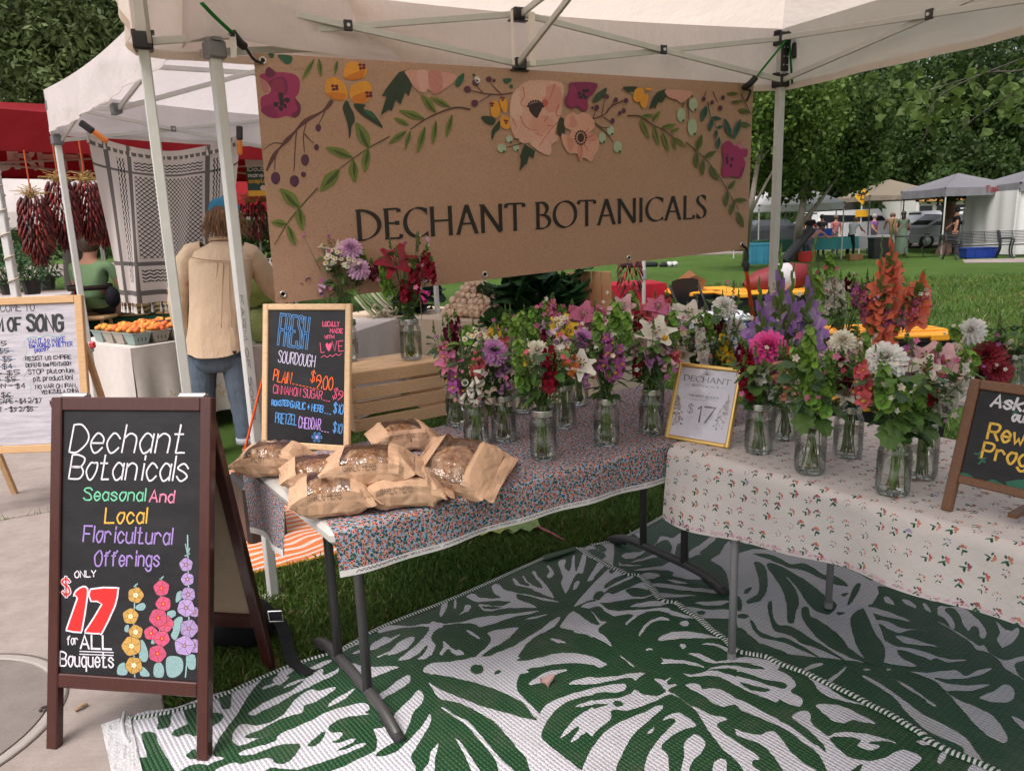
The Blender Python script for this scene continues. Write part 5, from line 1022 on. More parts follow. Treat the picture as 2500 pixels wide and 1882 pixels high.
ptext(g,'FRESH',T_,(679,841),(748,851),74,.0095,BLU,sp=1.6); ptext(g,'FRESH',T_,(679,841),(748,851),74,.0052,(.012,.012,.015),.0011,sp=1.6)
ptext(g,'SOURDOUGH',T_,(679,883),(768,896),27,.0026,WHM)
for s_,p0,p1,h,w_,c in (('LOCALLY',(788,796),(828,797),11,.0032,PKM),('MADE',(806,812),(837,813),10,.0032,PKM),('WITH',(793,827),(816,826),8,.003,PKM),('L',(784,861),(792,860),24,.0026,PKM),('VE',(812,858),(839,856),25,.0026,PKM),('PLAIN',(667,928),(709,938),27,.0036,ORM),('$',(758,930),(767,932),24,.003,ORM),('9.00',(772,946),(812,951),30,.0036,ORM),('CINNAMON SUGAR',(667,959),(786,975),20,.0026,PKM),('$9',(811,970),(832,979),24,.0026,PKM),('ROASTED',(664,989),(706,991),13,.0032,BLU),('GARLIC + HERB',(709,994),(788,1007),16,.0028,BLU),('$10',(814,1006),(837,1010),22,.0032,BLU),('PRETZEL',(672,1031),(724,1038),24,.0026,BLU),('CHEDDAR',(729,1043),(782,1050),26,.0030,PPL),('$10',(813,1053),(834,1057),22,.0028,BLU)):
    ptext(g,s_,T_,p0,p1,h,w_,c,jit=.03)
ppoly(g,T_,[(803,858),(796,846),(796,839),(800,837),(803,842),(806,837),(810,839),(809,847)],PKM,.0007,2)
pline(g,T_,[(784,873),(792,868),(799,872),(806,867),(813,870),(820,864),(827,868),(834,863)],.0022,PKM)
for (a,b_,c) in (((714,937),(782,951),ORM),((790,977),(808,980),PKM),((792,1008),(810,1012),BLU),((785,1052),(806,1056),PPL)):
    for k in range(8 if c == ORM else 3):
        n_ = 8 if c == ORM else 3; q0 = np.array(a) + (np.array(b_) - a) * k / n_; q1 = np.array(a) + (np.array(b_) - a) * (k + .55) / n_; pline(g,T_,[q0,q1],.0022,c,n=1)
for k in range(6): a = k * 1.047; pline(g,T_,[(774 + 3 * math.cos(a),1067 + 3 * math.sin(a)),(774 + 11 * math.cos(a - .25),1067 + 11 * math.sin(a - .25)),(774 + 12 * math.cos(a + .25),1067 + 12 * math.sin(a + .25)),(774 + 3 * math.cos(a),1067 + 3 * math.sin(a))],.0018,BLU,n=3)
ppoly(g,T_,[(774 + 3.5 * math.cos(a),1067 + 3.5 * math.sin(a)) for a in np.linspace(0,5.5,8)],PPL,.0008,1)
g.build('chalk_writing',M_INK,sd_)
# ---- slatted crate, bottom up
cr0 = v3(-.627,2.872,TH + .004); CRF = Frame(cr0,E1_3,E2_3); CRF.n = UP; cl_,cdp,chh = .415,.30,.242
crate = thing('wooden_crate','upturned pine slatted crate on the table carrying two flower jars','crate',CRF(cl_ / 2,cdp / 2,0))
for x in (.009,cl_ - .009):
    g = MB(); g.box(CRF(x,cdp / 2,chh / 2 - .005),(.018,cdp - .018,chh - .012),Frame((0,0,0),E1_3,E2_3)); g.build('end_panel',M_PINE,crate)
for y in (.0045,cdp - .0045):
    for k in range(4):
        z = .026 + k * .063; g = MB(); g.box(CRF(cl_ / 2,y,z),(cl_,.009,.05),Frame((0,0,0),E1_3,E2_3),(1 - .06 * (k % 2),1 - .08 * (k % 2),1 - .1 * (k % 2)),bev=.0015); g.build('slat',M_PINE,crate)
for k in range(5):
    y = .032 + k * .059; g = MB(); g.box(CRF(cl_ / 2,y,chh - .004),(cl_ - .002,.050,.009),Frame((0,0,0),E1_3,E2_3),(1.02 - .05 * (k % 3),1 - .05 * (k % 3),1 - .05 * (k % 3)),bev=.0015); g.build('slat',M_PINE,crate)
# ---- gold picture frame with the bouquet price
o = G(1620,1068,.747); GF = Frame(o,unit(v3(.72,-.63,0)),unit(v3(.075,.08,.29))); gx = hit(GF,1778,1094)[0]; gy = hit(GF,1660,884)[1]; fw = .015
gf = thing('picture_frame','gold framed bouquet price card reading 17 dollars, leaning where the two tables meet','picture frame',o)
def goldmat():
    m,t,b,out = newmat('brushed_gold'); N = NT(t); b.inputs['Base Color'].default_value = (.72,.48,.16,1); b.inputs['Metallic'].default_value = .85; N.put(b.inputs['Roughness'],N.math('MULTIPLY_ADD',N.noise(N.geo(),60),.25,.22)); return m
M_GOLD = goldmat()
for a in ((0,fw,0,gy),(gx - fw,gx,0,gy)): bx('frame_side',*a,.016,GF,M_GOLD,gf,.0,.004)
for a in ((fw,gx - fw,gy - fw,gy),(fw,gx - fw,0,fw)): bx('frame_side',*a,.0155,GF,M_GOLD,gf,-.0003,.004)
g = MB(); g.box(GF(gx / 2,gy / 2,-.012),(gx - 2 * fw + .002,gy - 2 * fw + .002,.004),GF,(.66,.64,.72)); g.build('price_card',M_MATTE,gf)
T_ = GF.sub(0,0,-.0098); g = MB(); GR_ = (.09,.10,.12); zf = lambda x,y: (1600 + x / 3.7,550 + y / 3.7)
def rline(s,p0,p1,hpx,pen,col):
    a = hit(T_,*p0); b = hit(T_,*p1); h = abs(hit(T_,p0[0],p0[1] - hpx)[1] - a[1]); d = b - a; f2 = Frame(T_(a[0],a[1],0),T_.u * d[0] + T_.v * d[1],T_.v); rtext(g,s,f2,0,0,h,pen,col,width=np.linalg.norm(d),z=.0004)
rline('DECHANT',(1668,927),(1783,941),13,.004,GR_)
ptext(g,'BOTANICALS',T_,(1690,942),(1755,949),5,.0011,GR_); pline(g,T_,[(1673,938),(1685,940)],.0008,GR_,n=1); pline(g,T_,[(1760,947),(1772,949)],.0008,GR_,n=1)
ptext(g,"THIS WEEK'S BOUQUETS",T_,(1682,966),(1754,975),4.5,.0011,GR_)
pline(g,T_,[(1684,973),(1705,976),(1712,974),(1718,979),(1726,975),(1753,981)],.0009,GR_)
ptext(g,'$',T_,(1678,1006),(1690,1008),20,.0024,(.16,.16,.18)); ptext(g,'17',T_,(1694,1028),(1741,1034),38,.0062,(.16,.16,.18))
for k in range(14):
    a = 1.57 + (k - 6.5) * .22; L = 10 + 6 * math.sin(k * 2.1); c = (1727,916); pline(g,T_,[c,(c[0] + L * .6 * math.cos(a),c[1] - L * .6 * math.sin(a)),(c[0] + L * math.cos(a + .1),c[1] - L * math.sin(a + .1))],.0009,(.25,.26,.28))
rg_ = random.Random(5)
for k in range(150):
    side = rg_.random() < .5; yy = rg_.random() ** 1.3; x = (1652 + 30 * rg_.random() * yy ** .6 - yy * 14) if side else (1780 - 34 * rg_.random() * yy ** .6 - yy * 12); y = (965 + 72 * yy + (0 if side else 14)); c = rg_.choice([(.3,.3,.33),(.45,.43,.45),(.5,.3,.28),(.2,.22,.22),(.42,.36,.35),(.5,.36,.28)])
    r_ = 1.2 + 2.6 * rg_.random(); ppoly(g,T_,[(x + r_ * math.cos(a),y + r_ * .9 * math.sin(a)) for a in (0,1.2,2.5,3.7,5)],c,.0004 + k * 2e-6,1)
for k in range(7): pline(g,T_,[(1768 + k * 1.5,1015),(1776 + k * .8,985 - 3 * k),(1780 - k * .6,960 + 2 * k)],.0008,(.3,.3,.33))
g.build('card_print',M_INK,gf)
g = MB()
def clearfilm(name,k=.1,tint=(1,1,1),rough=.05,bump=0):
    """thin clear sheet: mostly transparent, with a glossy skin"""
    m,t,b,out = newmat(name); t.nodes.remove(b); N = NT(t); tr = N.n('ShaderNodeBsdfTransparent'); tr.inputs[0].default_value = (*tint,1); gl = N.n('ShaderNodeBsdfGlossy'); gl.inputs['Roughness'].default_value = rough
    fz = N.n('ShaderNodeFresnel'); fz.inputs[0].default_value = 1.45
    if bump: bp = N.bump(N.noise(N.mapping(N.geo(),(1.6,.6,1.2),(.3,.5,.8)),20,3,.6),bump,.02); N.put(gl.inputs['Normal'],bp); N.put(fz.inputs['Normal'],bp)
    mx = N.n('ShaderNodeMixShader'); N.put(mx.inputs[0],N.math('MULTIPLY_ADD',fz.outputs[0],.7,k,clamp=True)); t.links.new(tr.outputs[0],mx.inputs[1]); t.links.new(gl.outputs[0],mx.inputs[2]); t.links.new(mx.outputs[0],out.inputs[0]); return m
M_PANE = clearfilm('picture_glass',.02)
g.box(GF(gx / 2,gy / 2,-.007),(gx - 2 * fw + .002,gy - 2 * fw + .002,.0012),GF); g.build('glass',M_PANE,gf)
g = MB(); a = GF(gx / 2,gy * .6,-.018); g.bar(a,v3(a[0] + .05,a[1] + .055,TH + .006),.04,.004,E1_3,(.03,.03,.03)); g.build('stand',M_MATTE,gf)
# ---- rewards programme board on the right table
o = v3(1.132,1.878,.747); RF = Frame(o,(*U2,0),unit(E1_3 * .30 + UP)); c_ = hit(RF,2384,925); yb = hit(RF,2318,1170)[1]; rw,rh = .40,c_[1]; fw = .026
rb = thing('tabletop_sign','small brown wooden easel chalkboard inviting customers to ask about rewards','sign',RF(rw / 2,0) )
for a in ((0,fw,0,rh),(rw - fw,rw,0,rh)): bx('stile',*a,.02,RF,M_WALNUT,rb)
for a in ((fw,rw - fw,rh - fw,rh),(fw,rw - fw,yb - .004,yb + .018)): bx('rail',*a,.0195,RF,M_WALNUT,rb,-.0003)
bx('chalk_panel',fw - .001,rw - fw + .001,yb + .016,rh - fw + .001,.006,RF,M_SLATE,rb,-.007)
for x in (fw / 2,rw - fw / 2): g = MB(); a = RF(x,rh * .9,-.03); g.bar(a,v3(*(a[:2] + E1 * .19),.75),.022,.016,(*U2,0)); g.build('rear_leg',M_WALNUT,rb)
g = MB(); a = RF(.16,.03,-.02); g.bar(a,a + E1_3 * .13,.02,.012); g.build('spreader',M_WALNUT,rb)
T_ = RF.sub(0,0,-.0068); g = MB(); YL = (.74,.46,.06); GN = (.012,.12,.07)
ptext(g,'Ask',T_,(2419,991),(2492,1003),29,.0062,CHW,slant=.12); e = hit(T_,2492,1003); 
def afterx(s,ref,p0,hpx,pen,col,**k):   # the rest of a line beyond the frame edge, same baseline
    a = hit(T_,*p0); stext(g,s,Frame(T_(a[0],a[1],.0006),T_.u,T_.v),0,0,abs(hit(T_,p0[0],p0[1] - hpx)[1] - a[1]),pen,col,z=0,**k)
afterx('About',0,(2500,1004),28,.0062,CHW,slant=.1,xs=.8); afterx('our',0,(2470,1026),22,.0055,CHW,slant=.1,xs=.9)
afterx('Rewards',0,(2410,1070),38,.0062,YL,xs=.92); afterx('Program',0,(2396,1116),38,.006,YL,xs=.92)
ppoly(g,T_,[(2335,1159),(2350,1153),(2370,1160),(2390,1176),(2410,1174),(2425,1170),(2450,1182),(2480,1195),(2495,1210),(2490,1216),(2400,1190),(2332,1164)],GN,.0004,2)
g.poly([T_(x,y,.00045) for x,y in crom([(.14,yb + .018),(.18,yb + .045),(.22,yb + .03),(.27,yb + .055),(.32,yb + .04),(.37,yb + .05),(.37,yb + .018)],3,True)],GN)
for k in range(22):
    x = .05 + .31 * ((k * .618) % 1); y = yb + .06 + (rh - yb - .11) * ((k * .381 + .13) % 1); a = k * 1.9; g.ribbon(crom([(x,y),(x + .008 * math.cos(a),y + .008 * math.sin(a)),(x + .016 * math.cos(a + .5),y + .016 * math.sin(a + .5))],4),.005,T_,.0002,GN)
g.build('chalk_writing',M_INK,rb)
# ================================================================ sourdough loaves in windowed paper bags
def paper():
    m,t,b,out = newmat('kraft_paper'); N = NT(t); P = N.coord(); n1 = N.noise(P,7,3); n2 = N.noise(P,300,2)
    v = N.n('ShaderNodeTexVoronoi',feature='DISTANCE_TO_EDGE'); N.put(v.inputs['Vector'],N.mapping(P,(1,1,1.6),(.5,.3,.2))); v.inputs['Scale'].default_value = 16; v.inputs['Randomness'].default_value = 1
    N.put(b.inputs['Base Color'],N.mix(N.math('MULTIPLY_ADD',n2,.4,N.math('MULTIPLY',n1,.5)),(.52,.325,.205),(.61,.40,.265))); b.inputs['Roughness'].default_value = .75; b.inputs['Specular IOR Level'].default_value = .25
    N.put(b.inputs['Normal'],N.bump(N.math('ADD',N.math('MULTIPLY',N.math('MINIMUM',v.outputs['Distance'],.25),2.4),N.math('MULTIPLY',N.noise(P,24,4,.6),.9)),.35,.010))
    tr = N.n('ShaderNodeBsdfTranslucent'); tr.inputs[0].default_value = (.5,.3,.18,1); mx = N.n('ShaderNodeMixShader'); mx.inputs[0].default_value = .12; t.links.new(b.outputs[0],mx.inputs[1]); t.links.new(tr.outputs[0],mx.inputs[2]); t.links.new(mx.outputs[0],out.inputs[0]); return m
M_PAPER = paper()
def crust():
    m,t,b,out = newmat('sourdough_crust'); N = NT(t); P = N.coord(); n1 = N.noise(P,55,7,.75); n2 = N.noise(P,17,3)
    N.put(b.inputs['Base Color'],N.ramp(N.math('MULTIPLY_ADD',n1,.75,N.math('MULTIPLY',n2,.35)),[(.38,(.16,.055,.02)),(.48,(.40,.16,.06)),(.56,(.62,.34,.15)),(.66,(.80,.62,.40))])); b.inputs['Roughness'].default_value = .55
    N.put(b.inputs['Normal'],N.bump(n1,.9,.02)); return m
M_CRUST = crust(); M_FILM = clearfilm('crinkled_cellophane',.10,(.97,.97,.98),.12,1.0)
def bread_bag(label,c,yaw,text,L=.235,W=.165,T=.088,pitch=0.0,roll=0.0,seed=0,win=(.22,.86),tpos=-.02):
    """pillow of paper lying on the table: x along the bag, window over the top; c = lowest point"""
    rg = np.random.default_rng(seed); cy,sy_ = math.cos(yaw),math.sin(yaw)
    u = v3(cy * math.cos(pitch),sy_ * math.cos(pitch),math.sin(pitch)); v = v3(-sy_ * math.cos(roll),cy * math.cos(roll),math.sin(roll)); fr = Frame(np.array(c) + UP * (T / 2 * .9),u,v)
    t = thing('bread_bag',label,'bread bag',c,'bagged loaves of sourdough')
    nx,nr = 18,18; ph = rg.uniform(0,6.28,6); CG = rg.normal(0,1,(13,14))
    def surf(s,a,off=0.0):   # s in -1..1 along, a angle; a=pi/2 top, a=pi front(-y)
        e = abs(s); pin = (1 - max(0,(e - .42) / .58) ** 2.1); tail = .10
        hz = T / 2 * max(pin,tail * .35); wy = W / 2 * (1 + .10 * e ** 2)
        ca,sa = math.cos(a),math.sin(a); k = 2 / 3.6
        y = wy * math.copysign(abs(ca) ** k,ca); z = hz * math.copysign(abs(sa) ** (k * 1.0),sa)
        cr = .0022 * math.sin(7 * s + 3 * a + ph[0]) + .0016 * math.sin(13 * s - 5 * a + ph[1]) + .0024 * math.sin(23 * s + 2 * a + ph[2]) * e
        gx_,gy_ = (s + 1) * 5.99,(a % (2 * math.pi)) / (2 * math.pi) * 12.99; i_,j_ = int(gx_),int(gy_); fx,fy = gx_ - i_,gy_ - j_; cr = cr * .5 + .0038 * (.5 + e) * ((CG[i_,j_] * (1 - fx) + CG[i_ + 1,j_] * fx) * (1 - fy) + (CG[i_,(j_ + 1) % 13] * (1 - fx) + CG[i_ + 1,(j_ + 1) % 13] * fx) * fy)
        y += cr * ca * 1.2; z += cr * sa - (.012 * s * s if s > 0 else 0)
        z = max(z,-T / 2 * .92) if e < .8 else z
        p = fr(L / 2 * s * (1 + .03 * math.sin(3 * a + ph[3])),y,z)
        if off: p = p + (fr.v * ca + fr.n * sa) * off
        return p
    inwin = lambda s,a: abs(s + .04) < .48 and win[0] * math.pi < a < win[1] * math.pi
    g = MB(); gf_ = MB(); P = [[surf(-1 + 2 * i / nx,2 * math.pi * j / nr) for j in range(nr)] for i in range(nx + 1)]
    V = np.array(P).reshape(-1,3); F = []; FW = []
    for i in range(nx):
        for j in range(nr):
            s = -1 + 2 * (i + .5) / nx; a = 2 * math.pi * (j + .5) / nr; q = (i * nr + j,i * nr + (j + 1) % nr,(i + 1) * nr + (j + 1) % nr,(i + 1) * nr + j)
            (FW if inwin(s,a) else F).append(q)
    F += [tuple(range(nr - 1,-1,-1))]
    g.add(V,F); 
    # opening folded over: crimped flap at the far end
    fl = []
    for i in range(5): fl.append([surf(1,math.pi * k / 12,.0) * .25 + (fr(L / 2 * (1.0 + .07 * i),W / 2 * .98 * math.cos(math.pi * k / 12),-.004 - .006 * i + .004 * math.sin(k * 1.3 + i))) * .75 for k in range(13)])
    g.grid(fl)
    g.build('paper_bag',M_PAPER,t)
    gf_.add(V + (rg.normal(0,.0016,V.shape) + .0015 * fr.n),FW); gf_.build('window',M_FILM,t)
    g = MB(); R_ = (L * .36,W * .40,T * .45); P = []
    for j in range(15):
        th = math.pi * j / 14
        for k in range(26):
            a = 2 * math.pi * k / 26; q = v3(math.sin(th) * math.cos(a) * R_[0],math.sin(th) * math.sin(a) * R_[1],math.cos(th) * R_[2]); w_ = 1 + .05 * math.sin(3 * a + 5 * th + seed) + .04 * math.sin(9 * th + 4 * a)
            P.append(fr(q[0] * w_ - .012,q[1] * w_,q[2] * w_ - .002))
    g.add(P,[(j * 26 + k,(j + 1) * 26 + k,(j + 1) * 26 + (k + 1) % 26,j * 26 + (k + 1) % 26) for j in range(14) for k in range(26)]); g.build('loaf',M_CRUST,t,True)
    if text:
        class TF:
            def __call__(s_,x,y,z=0.0): return surf(x * 2 / L,math.pi * (1.02 - y / (T * 1.3)) + .0,.0034 + z)
        g = MB(); stext(g,text,TF(),tpos,.006,.0115,.0010,(.06,.045,.04),align='c',jit=.05,xs=.95); g.build('marker_writing',M_INK,t)
    return t
tz = TH + .006
BY = math.atan2(E1[1],E1[0])
bread_bag('paper bag of sourdough marked PLAIN, at the far left end of the table',G(668,1150,tz),BY - .62,'PLAIN',.235,.16,.10,seed=1,win=(.22,.84))
bread_bag('unmarked paper bag of sourdough wedged behind the front garlic herb loaf',G(775,1185,tz),BY - .3,None,.22,.155,.095,seed=2)
bread_bag('front garlic herb loaf in a paper bag at the table corner',G(815,1243,tz),BY - .38,'GARLIC HERB',.235,.16,.108,seed=3)
bread_bag('garlic herb loaf in a bag tucked low under the pile, right of the corner loaf',G(985,1222,tz),BY - .42,'GARLIC HERB',.24,.16,.095,seed=5,win=(.25,.72))
bread_bag('cinnamon sugar loaf in a paper bag against the slatted crate',G(985,1092,tz),BY - .25,'cinnamon sugar',.245,.16,.10,seed=6,win=(.3,.78))
bread_bag('pretzel cheddar loaf in a tilted paper bag with a large shiny window',G(1118,1172,tz + .02),BY - .95,'pretzel cheddar',.25,.20,.10,pitch=-.10,roll=.42,seed=7,win=(.22,.84))
bread_bag('garlic herb loaf in a paper bag perched on top of the pile',G(905,1172,tz + .062),BY - .5,'GARLIC HERB',.265,.165,.105,seed=4)
fb = thing('paper_bags','two empty folded flat kraft paper bags lying right of the loaves','paper bags',G(1200,1170,tz))
for k in range(2):
    g = MB(); q = [G(*p,tz + .002 + .004 * k) for p in ((1150,1180),(1205,1208),(1262,1130),(1200,1108))]; q = [a + v3(.006 * k,.004 * k,0) for a in q]; g.grid([[q[0] * (1 - s) * (1 - t_) + q[1] * (1 - s) * t_ + q[3] * s * (1 - t_) + q[2] * s * t_ + UP * .012 * s * s for t_ in np.linspace(0,1,5)] for s in np.linspace(0,1,7)]); g.build('flat_bag',M_PAPER,fb,True)
# ================================================================ mason jars and bouquets
M_JAR = clearfilm('jar_glass',.035,(.985,.99,.985),.03,.12); M_WATER = clearfilm('water',.02,(.97,.98,.95),.02)
rf = random.Random(11)
def jit(c,k=.12):
    m = 1 + rf.uniform(-k,k); return tuple(max(0,q * m * (1 + rf.uniform(-k,k) * .4)) for q in c)
def rdir(): 
    a = rf.uniform(0,6.283); z = rf.uniform(-1,1); q = math.sqrt(1 - z * z); return v3(q * math.cos(a),q * math.sin(a),z)
def nframe(c,n):
    u,v = perp(n); return Frame(c,u,v)
def petal(g,o,d,nrm,L,W,curl,cup,col,seg=3,p=.8,tipw=.0,col2=None):
    d = unit(d); s = unit(np.cross(d,nrm)); nn = unit(np.cross(s,d)); rows = []
    for i in range(seg + 1):
        t = i / seg; w = W * (max(0.0,math.sin(math.pi * min(1,t ** p * (1 - tipw) + .0))) if i < seg else .25) * .5 + W * .06
        c = o + d * (L * t * (1 - .25 * abs(curl) * t)) + nn * (curl * L * t * t)
        rows.append([c - s * w + nn * (cup * w),c,c + s * w + nn * (cup * w)])
    cs = []
    for i in range(seg):
        cc = col if col2 is None else tuple(a + (b - a) * (i / max(1,seg - 1)) for a,b in zip(col,col2)); cs += [cc,cc]
    g.grid(rows,cs)
def dahlia(c,n,r,col,col2=None,K=8):
    g = MB(); f = nframe(c,n); 
    for k in range(K):
        q = k / (K - 1); el = R(80 - 92 * q); m = int(5 + 13 * q ** .7); L = r * (.30 + .70 * q); W = r * (.20 + .20 * q)
        for j in range(m):
            a = 6.283 * (j + .5 * (k % 2)) / m + rf.uniform(-.08,.08); rd = f.u * math.cos(a) + f.v * math.sin(a); d = rd * math.cos(el) + f.n * math.sin(el); up = f.n * math.cos(el) - rd * math.sin(el)
            petal(g,c + f.n * r * .25 * (1 - q) + rd * r * .06,d,up,L * rf.uniform(.93,1.05),W,.12 - .2 * q,.45,jit(col,.1),3,.85,0,jit(col2 or tuple(min(1,x * 1.25) for x in col),.1))
    return g
def lily(c,n,r,col,col2,pale=(.6,.6,.3)):
    g = MB(); f = nframe(c,n)
    for k in range(6):
        a = k * 1.047 + .2; el = R(48 if k % 2 else 40) ; rd = f.u * math.cos(a) + f.v * math.sin(a); d = rd * math.cos(el) + f.n * math.sin(el); up = f.n * math.cos(el) - rd * math.sin(el)
        petal(g,c - f.n * r * .3,d,up,r * 1.28,r * (.86 if k % 2 else .60),-.42,.5,jit(col2,.06),6,.75,.0,jit(col,.06))
    for k in range(6):
        a = k * 1.047 + .7; rd = f.u * math.cos(a) + f.v * math.sin(a); t = c + f.n * r * .45 + rd * r * .22
        g.tube([c - f.n * r * .1,t],.0011,4,pale); g.ell(t,(.0022,.0022,.005),nframe(t,rd),5,4,(.14,.03,.012))
    g.tube([c - f.n * r * .2,c + f.n * r * .6],.0014,4,pale); return g
def floret(g,c,d,s,col,col2):   # snapdragon floret facing d
    up = unit(UP - d * d[2]); sd = np.cross(d,up); o = c - d * s * .5
    for x,y,L,W,cu in ((-.5,.75,1.0,.95,-.35),(.5,.75,1.0,.95,-.35),(-.75,-.4,.9,.9,-.6),(.75,-.4,.9,.9,-.6),(0,-.8,.95,.95,-.7)):
        dd = unit(d * .8 + up * y * .8 + sd * x * .8); petal(g,o,dd,d - dd * .2 + up * .2,s * L,s * W,cu,.2,jit(col,.14),3,.55)
    g.ell(c + d * s * .04 - up * s * .15,(s * .26,s * .2,s * .2),None,6,4,jit(col2,.1))
def snap(c,ax,L,col,col2=(.6,.3,.06),s=.0305,tip=True):
    g = MB(); ax = unit(ax); f = nframe(c,ax); n = max(5,int(L / s * 3.0)); a0 = rf.uniform(0,6)
    g.tube([c - ax * L * .5,c + ax * L * .8],.0016,5,(.08,.14,.035))
    for i in range(n):
        q = i / n; a = a0 + i * 2.4; rd = f.u * math.cos(a) + f.v * math.sin(a); p = c + ax * (L * (q - .5)) + rd * s * (.85 - .35 * q); floret(g,p,unit(rd + ax * (.05 + .3 * q)),s * (1.0 - .4 * q),col,col2)
    if tip:
        for i in range(12):
            q = i / 12; a = a0 + i * 2.4; rd = f.u * math.cos(a) + f.v * math.sin(a); p = c + ax * (L * (.5 + .42 * q)) + rd * .0065 * (1.1 - q); g.ell(p,(.0042 * (1.15 - q * .75),.0042 * (1.15 - q * .75),.0075 * (1.1 - .6 * q)),nframe(p,unit(rd + ax)),5,4,jit((.13,.22,.05),.3))
    return g
def bellflower(g,c,d,L,r,col,inn):
    f = nframe(c,d); P = [(.15,0),(.42,.12),(.55,.4),(.62,.7),(.78,.9),(1.05,1.0)]
    g.lathe([(r * a,L * (b - .5)) for a,b in P],f,9,jit(col,.08),wob=.04); g.lathe([(r * a * .96,L * (b - .5) + .0004) for a,b in P[::-1]],f,9,inn,wob=.04)
def foxglove(c,ax,n,col,inn,s=.030,face=None):
    g = MB(); ax = unit(ax); f = nframe(c,ax)
    for i in range(n):
        a = i * 2.1 + rf.uniform(-.3,.3); rd = f.u * math.cos(a) + f.v * math.sin(a)
        if face is not None: rd = unit(rd + 1.1 * np.array(face))
        p = c + ax * s * 1.1 * (i / n - .5) * n * .42 + rd * s * .75; bellflower(g,p,unit(rd + v3(0,0,-.75)),s * 1.35,s * .42,col,inn)
    g.tube([c - ax * s * n * .25,c + ax * s * n * .4],.002,5,(.1,.16,.05)); return g
def daisies(c,n,spread,num,r=.011):
    g = MB()
    for i in range(num):
        d = unit(n + .5 * rdir()); p = c + spread * v3(rf.gauss(0,.5),rf.gauss(0,.5),rf.gauss(0,.35)); f = nframe(p,d)
        for k in range(11): a = k * .571; rd = f.u * math.cos(a) + f.v * math.sin(a); petal(g,p + rd * r * .25,rd + f.n * .12,f.n,r * .8,r * .42,-.15,.1,jit((.74,.72,.64),.05),2,.5)
        g.ell(p + f.n * r * .08,(r * .42,r * .42,r * .28),f,7,4,(.62,.40,.03)); g.tube([p,p - d * .02 - UP * .02],.0007,4,(.09,.15,.04))
    return g
def bells(c,ax,L,s=.021):
    g = MB(); ax = unit(ax); f = nframe(c,ax); n = int(L / s * 4.2)
    for i in range(n):
        q = i / n; a = i * 1.9; rd = f.u * math.cos(a) + f.v * math.sin(a); r = s * (1 - .5 * q) * rf.uniform(.85,1.1); p = c + ax * L * (q - .5) + rd * r * .8; fr = nframe(p,unit(rd + ax * (.25 + .5 * q))); col = jit((.17,.30,.055),.2); hi = tuple(x * 1.35 for x in col)
        g.lathe([(r * .12,-r * .5),(r * .5,-r * .3),(r * .8,.05 * r),(r * 1.02,r * .35)],fr,9,col,wob=.05); g.lathe([(r * 1.0,r * .34),(r * .75,.06 * r),(r * .45,-r * .26),(0,-r * .4)],fr,9,hi,wob=.05)
        if i % 3 == 0: g.ell(p - fr.n * r * .1,r * .2,None,5,4,(.4,.45,.25))
    return g
def glad(c,ax,L,col,thr,nfl=8,face=v3(0,-1,0),s=.078):
    g = MB(); ax = unit(ax); f = nframe(c,ax); pts = crom([c - ax * L * .5,c + face * .004,c + ax * L * .55 + face * -.01],5); g.tube(pts,[.004 - .0026 * k / 10 for k in range(len(pts))],6,(.16,.24,.07)); sd = unit(np.cross(ax,face))
    for i in range(nfl + 7):
        q = i / (nfl + 6); p = c + ax * L * (q - .5); side = (-1 if i % 2 else 1); d = unit(face + sd * side * (.75 if i < nfl else .45) + ax * (.35 + .6 * q))
        if i < nfl:
            sc = s * (1 - .3 * i / nfl); o = p + d * sc * .3; ff = nframe(o,d)
            for k in range(6):
                a = k * 1.047 + (i % 3); rd = ff.u * math.cos(a) + ff.v * math.sin(a); el = R(46 if k % 2 else 34); petal(g,o - d * sc * .5,rd * math.cos(el) + d * math.sin(el),d * math.cos(el) - rd * math.sin(el),sc * 1.25,sc * (1.05 if k % 2 else .85),-.28,.28 * (1 if k % 2 else -.3),jit(thr,.08),4,.6,0,jit(col,.1))
            for k in (-1,0,1): g.tube([o - d * sc * .3,o + d * sc * .3 + sd * k * sc * .1],.0009,4,(.7,.6,.45))
            petal(g,p,unit(d + ax),face,s * .8,s * .3,.2,.6,jit((.15,.24,.06),.15),3)
        else:
            petal(g,p,unit(d * .55 + ax),face,s * (.8 - .4 * q),s * .22 * (1.3 - q),.12,.7,jit((.18,.28,.08),.15),4); petal(g,p,unit(d * .55 + ax),-face,s * (.8 - .4 * q),s * .22 * (1.3 - q),.12,.7,jit((.16,.25,.07),.15),4)
            if i < nfl + 2: petal(g,p + ax * .012,unit(d * .6 + ax),face,s * .9,s * .2,.1,.6,jit(col,.1),3)
    return g
def lobed(g,o,d,nrm,s,col):
    d = unit(d); sd = unit(np.cross(d,nrm)); nn = np.cross(sd,d); pr = [(.0,.0),(-.35,.02),(-.52,.22),(-.40,.36),(-.56,.55),(-.34,.66),(-.26,.86),(-.1,.84),(0,1.0),(.1,.84),(.26,.86),(.34,.66),(.56,.55),(.40,.36),(.52,.22),(.35,.02)]
    P = [o + d * y * s + sd * x * s * .95 + nn * s * (.18 * abs(x) - .35 * y * y + .04 * math.sin(9 * x + 7 * y)) for x,y in pr]; c = o + d * s * .45 - nn * s * .06
    m = len(P); c2 = jit(col,.12); g.add(P + [c],[(i,(i + 1) % m,m) for i in range(m)],[tuple(q * (1 + .07 * ((i // 2) % 2)) for q in c2) for i in range(m)])
def lance(g,o,d,nrm,L,W,col): petal(g,o,d,nrm,L,W,rf.uniform(-.35,-.05),.3,jit(col,.2),4,.7)
LFC = [(.055,.12,.026),(.075,.155,.035),(.04,.09,.028),(.11,.20,.045),(.06,.115,.055)]
NJ = [0]
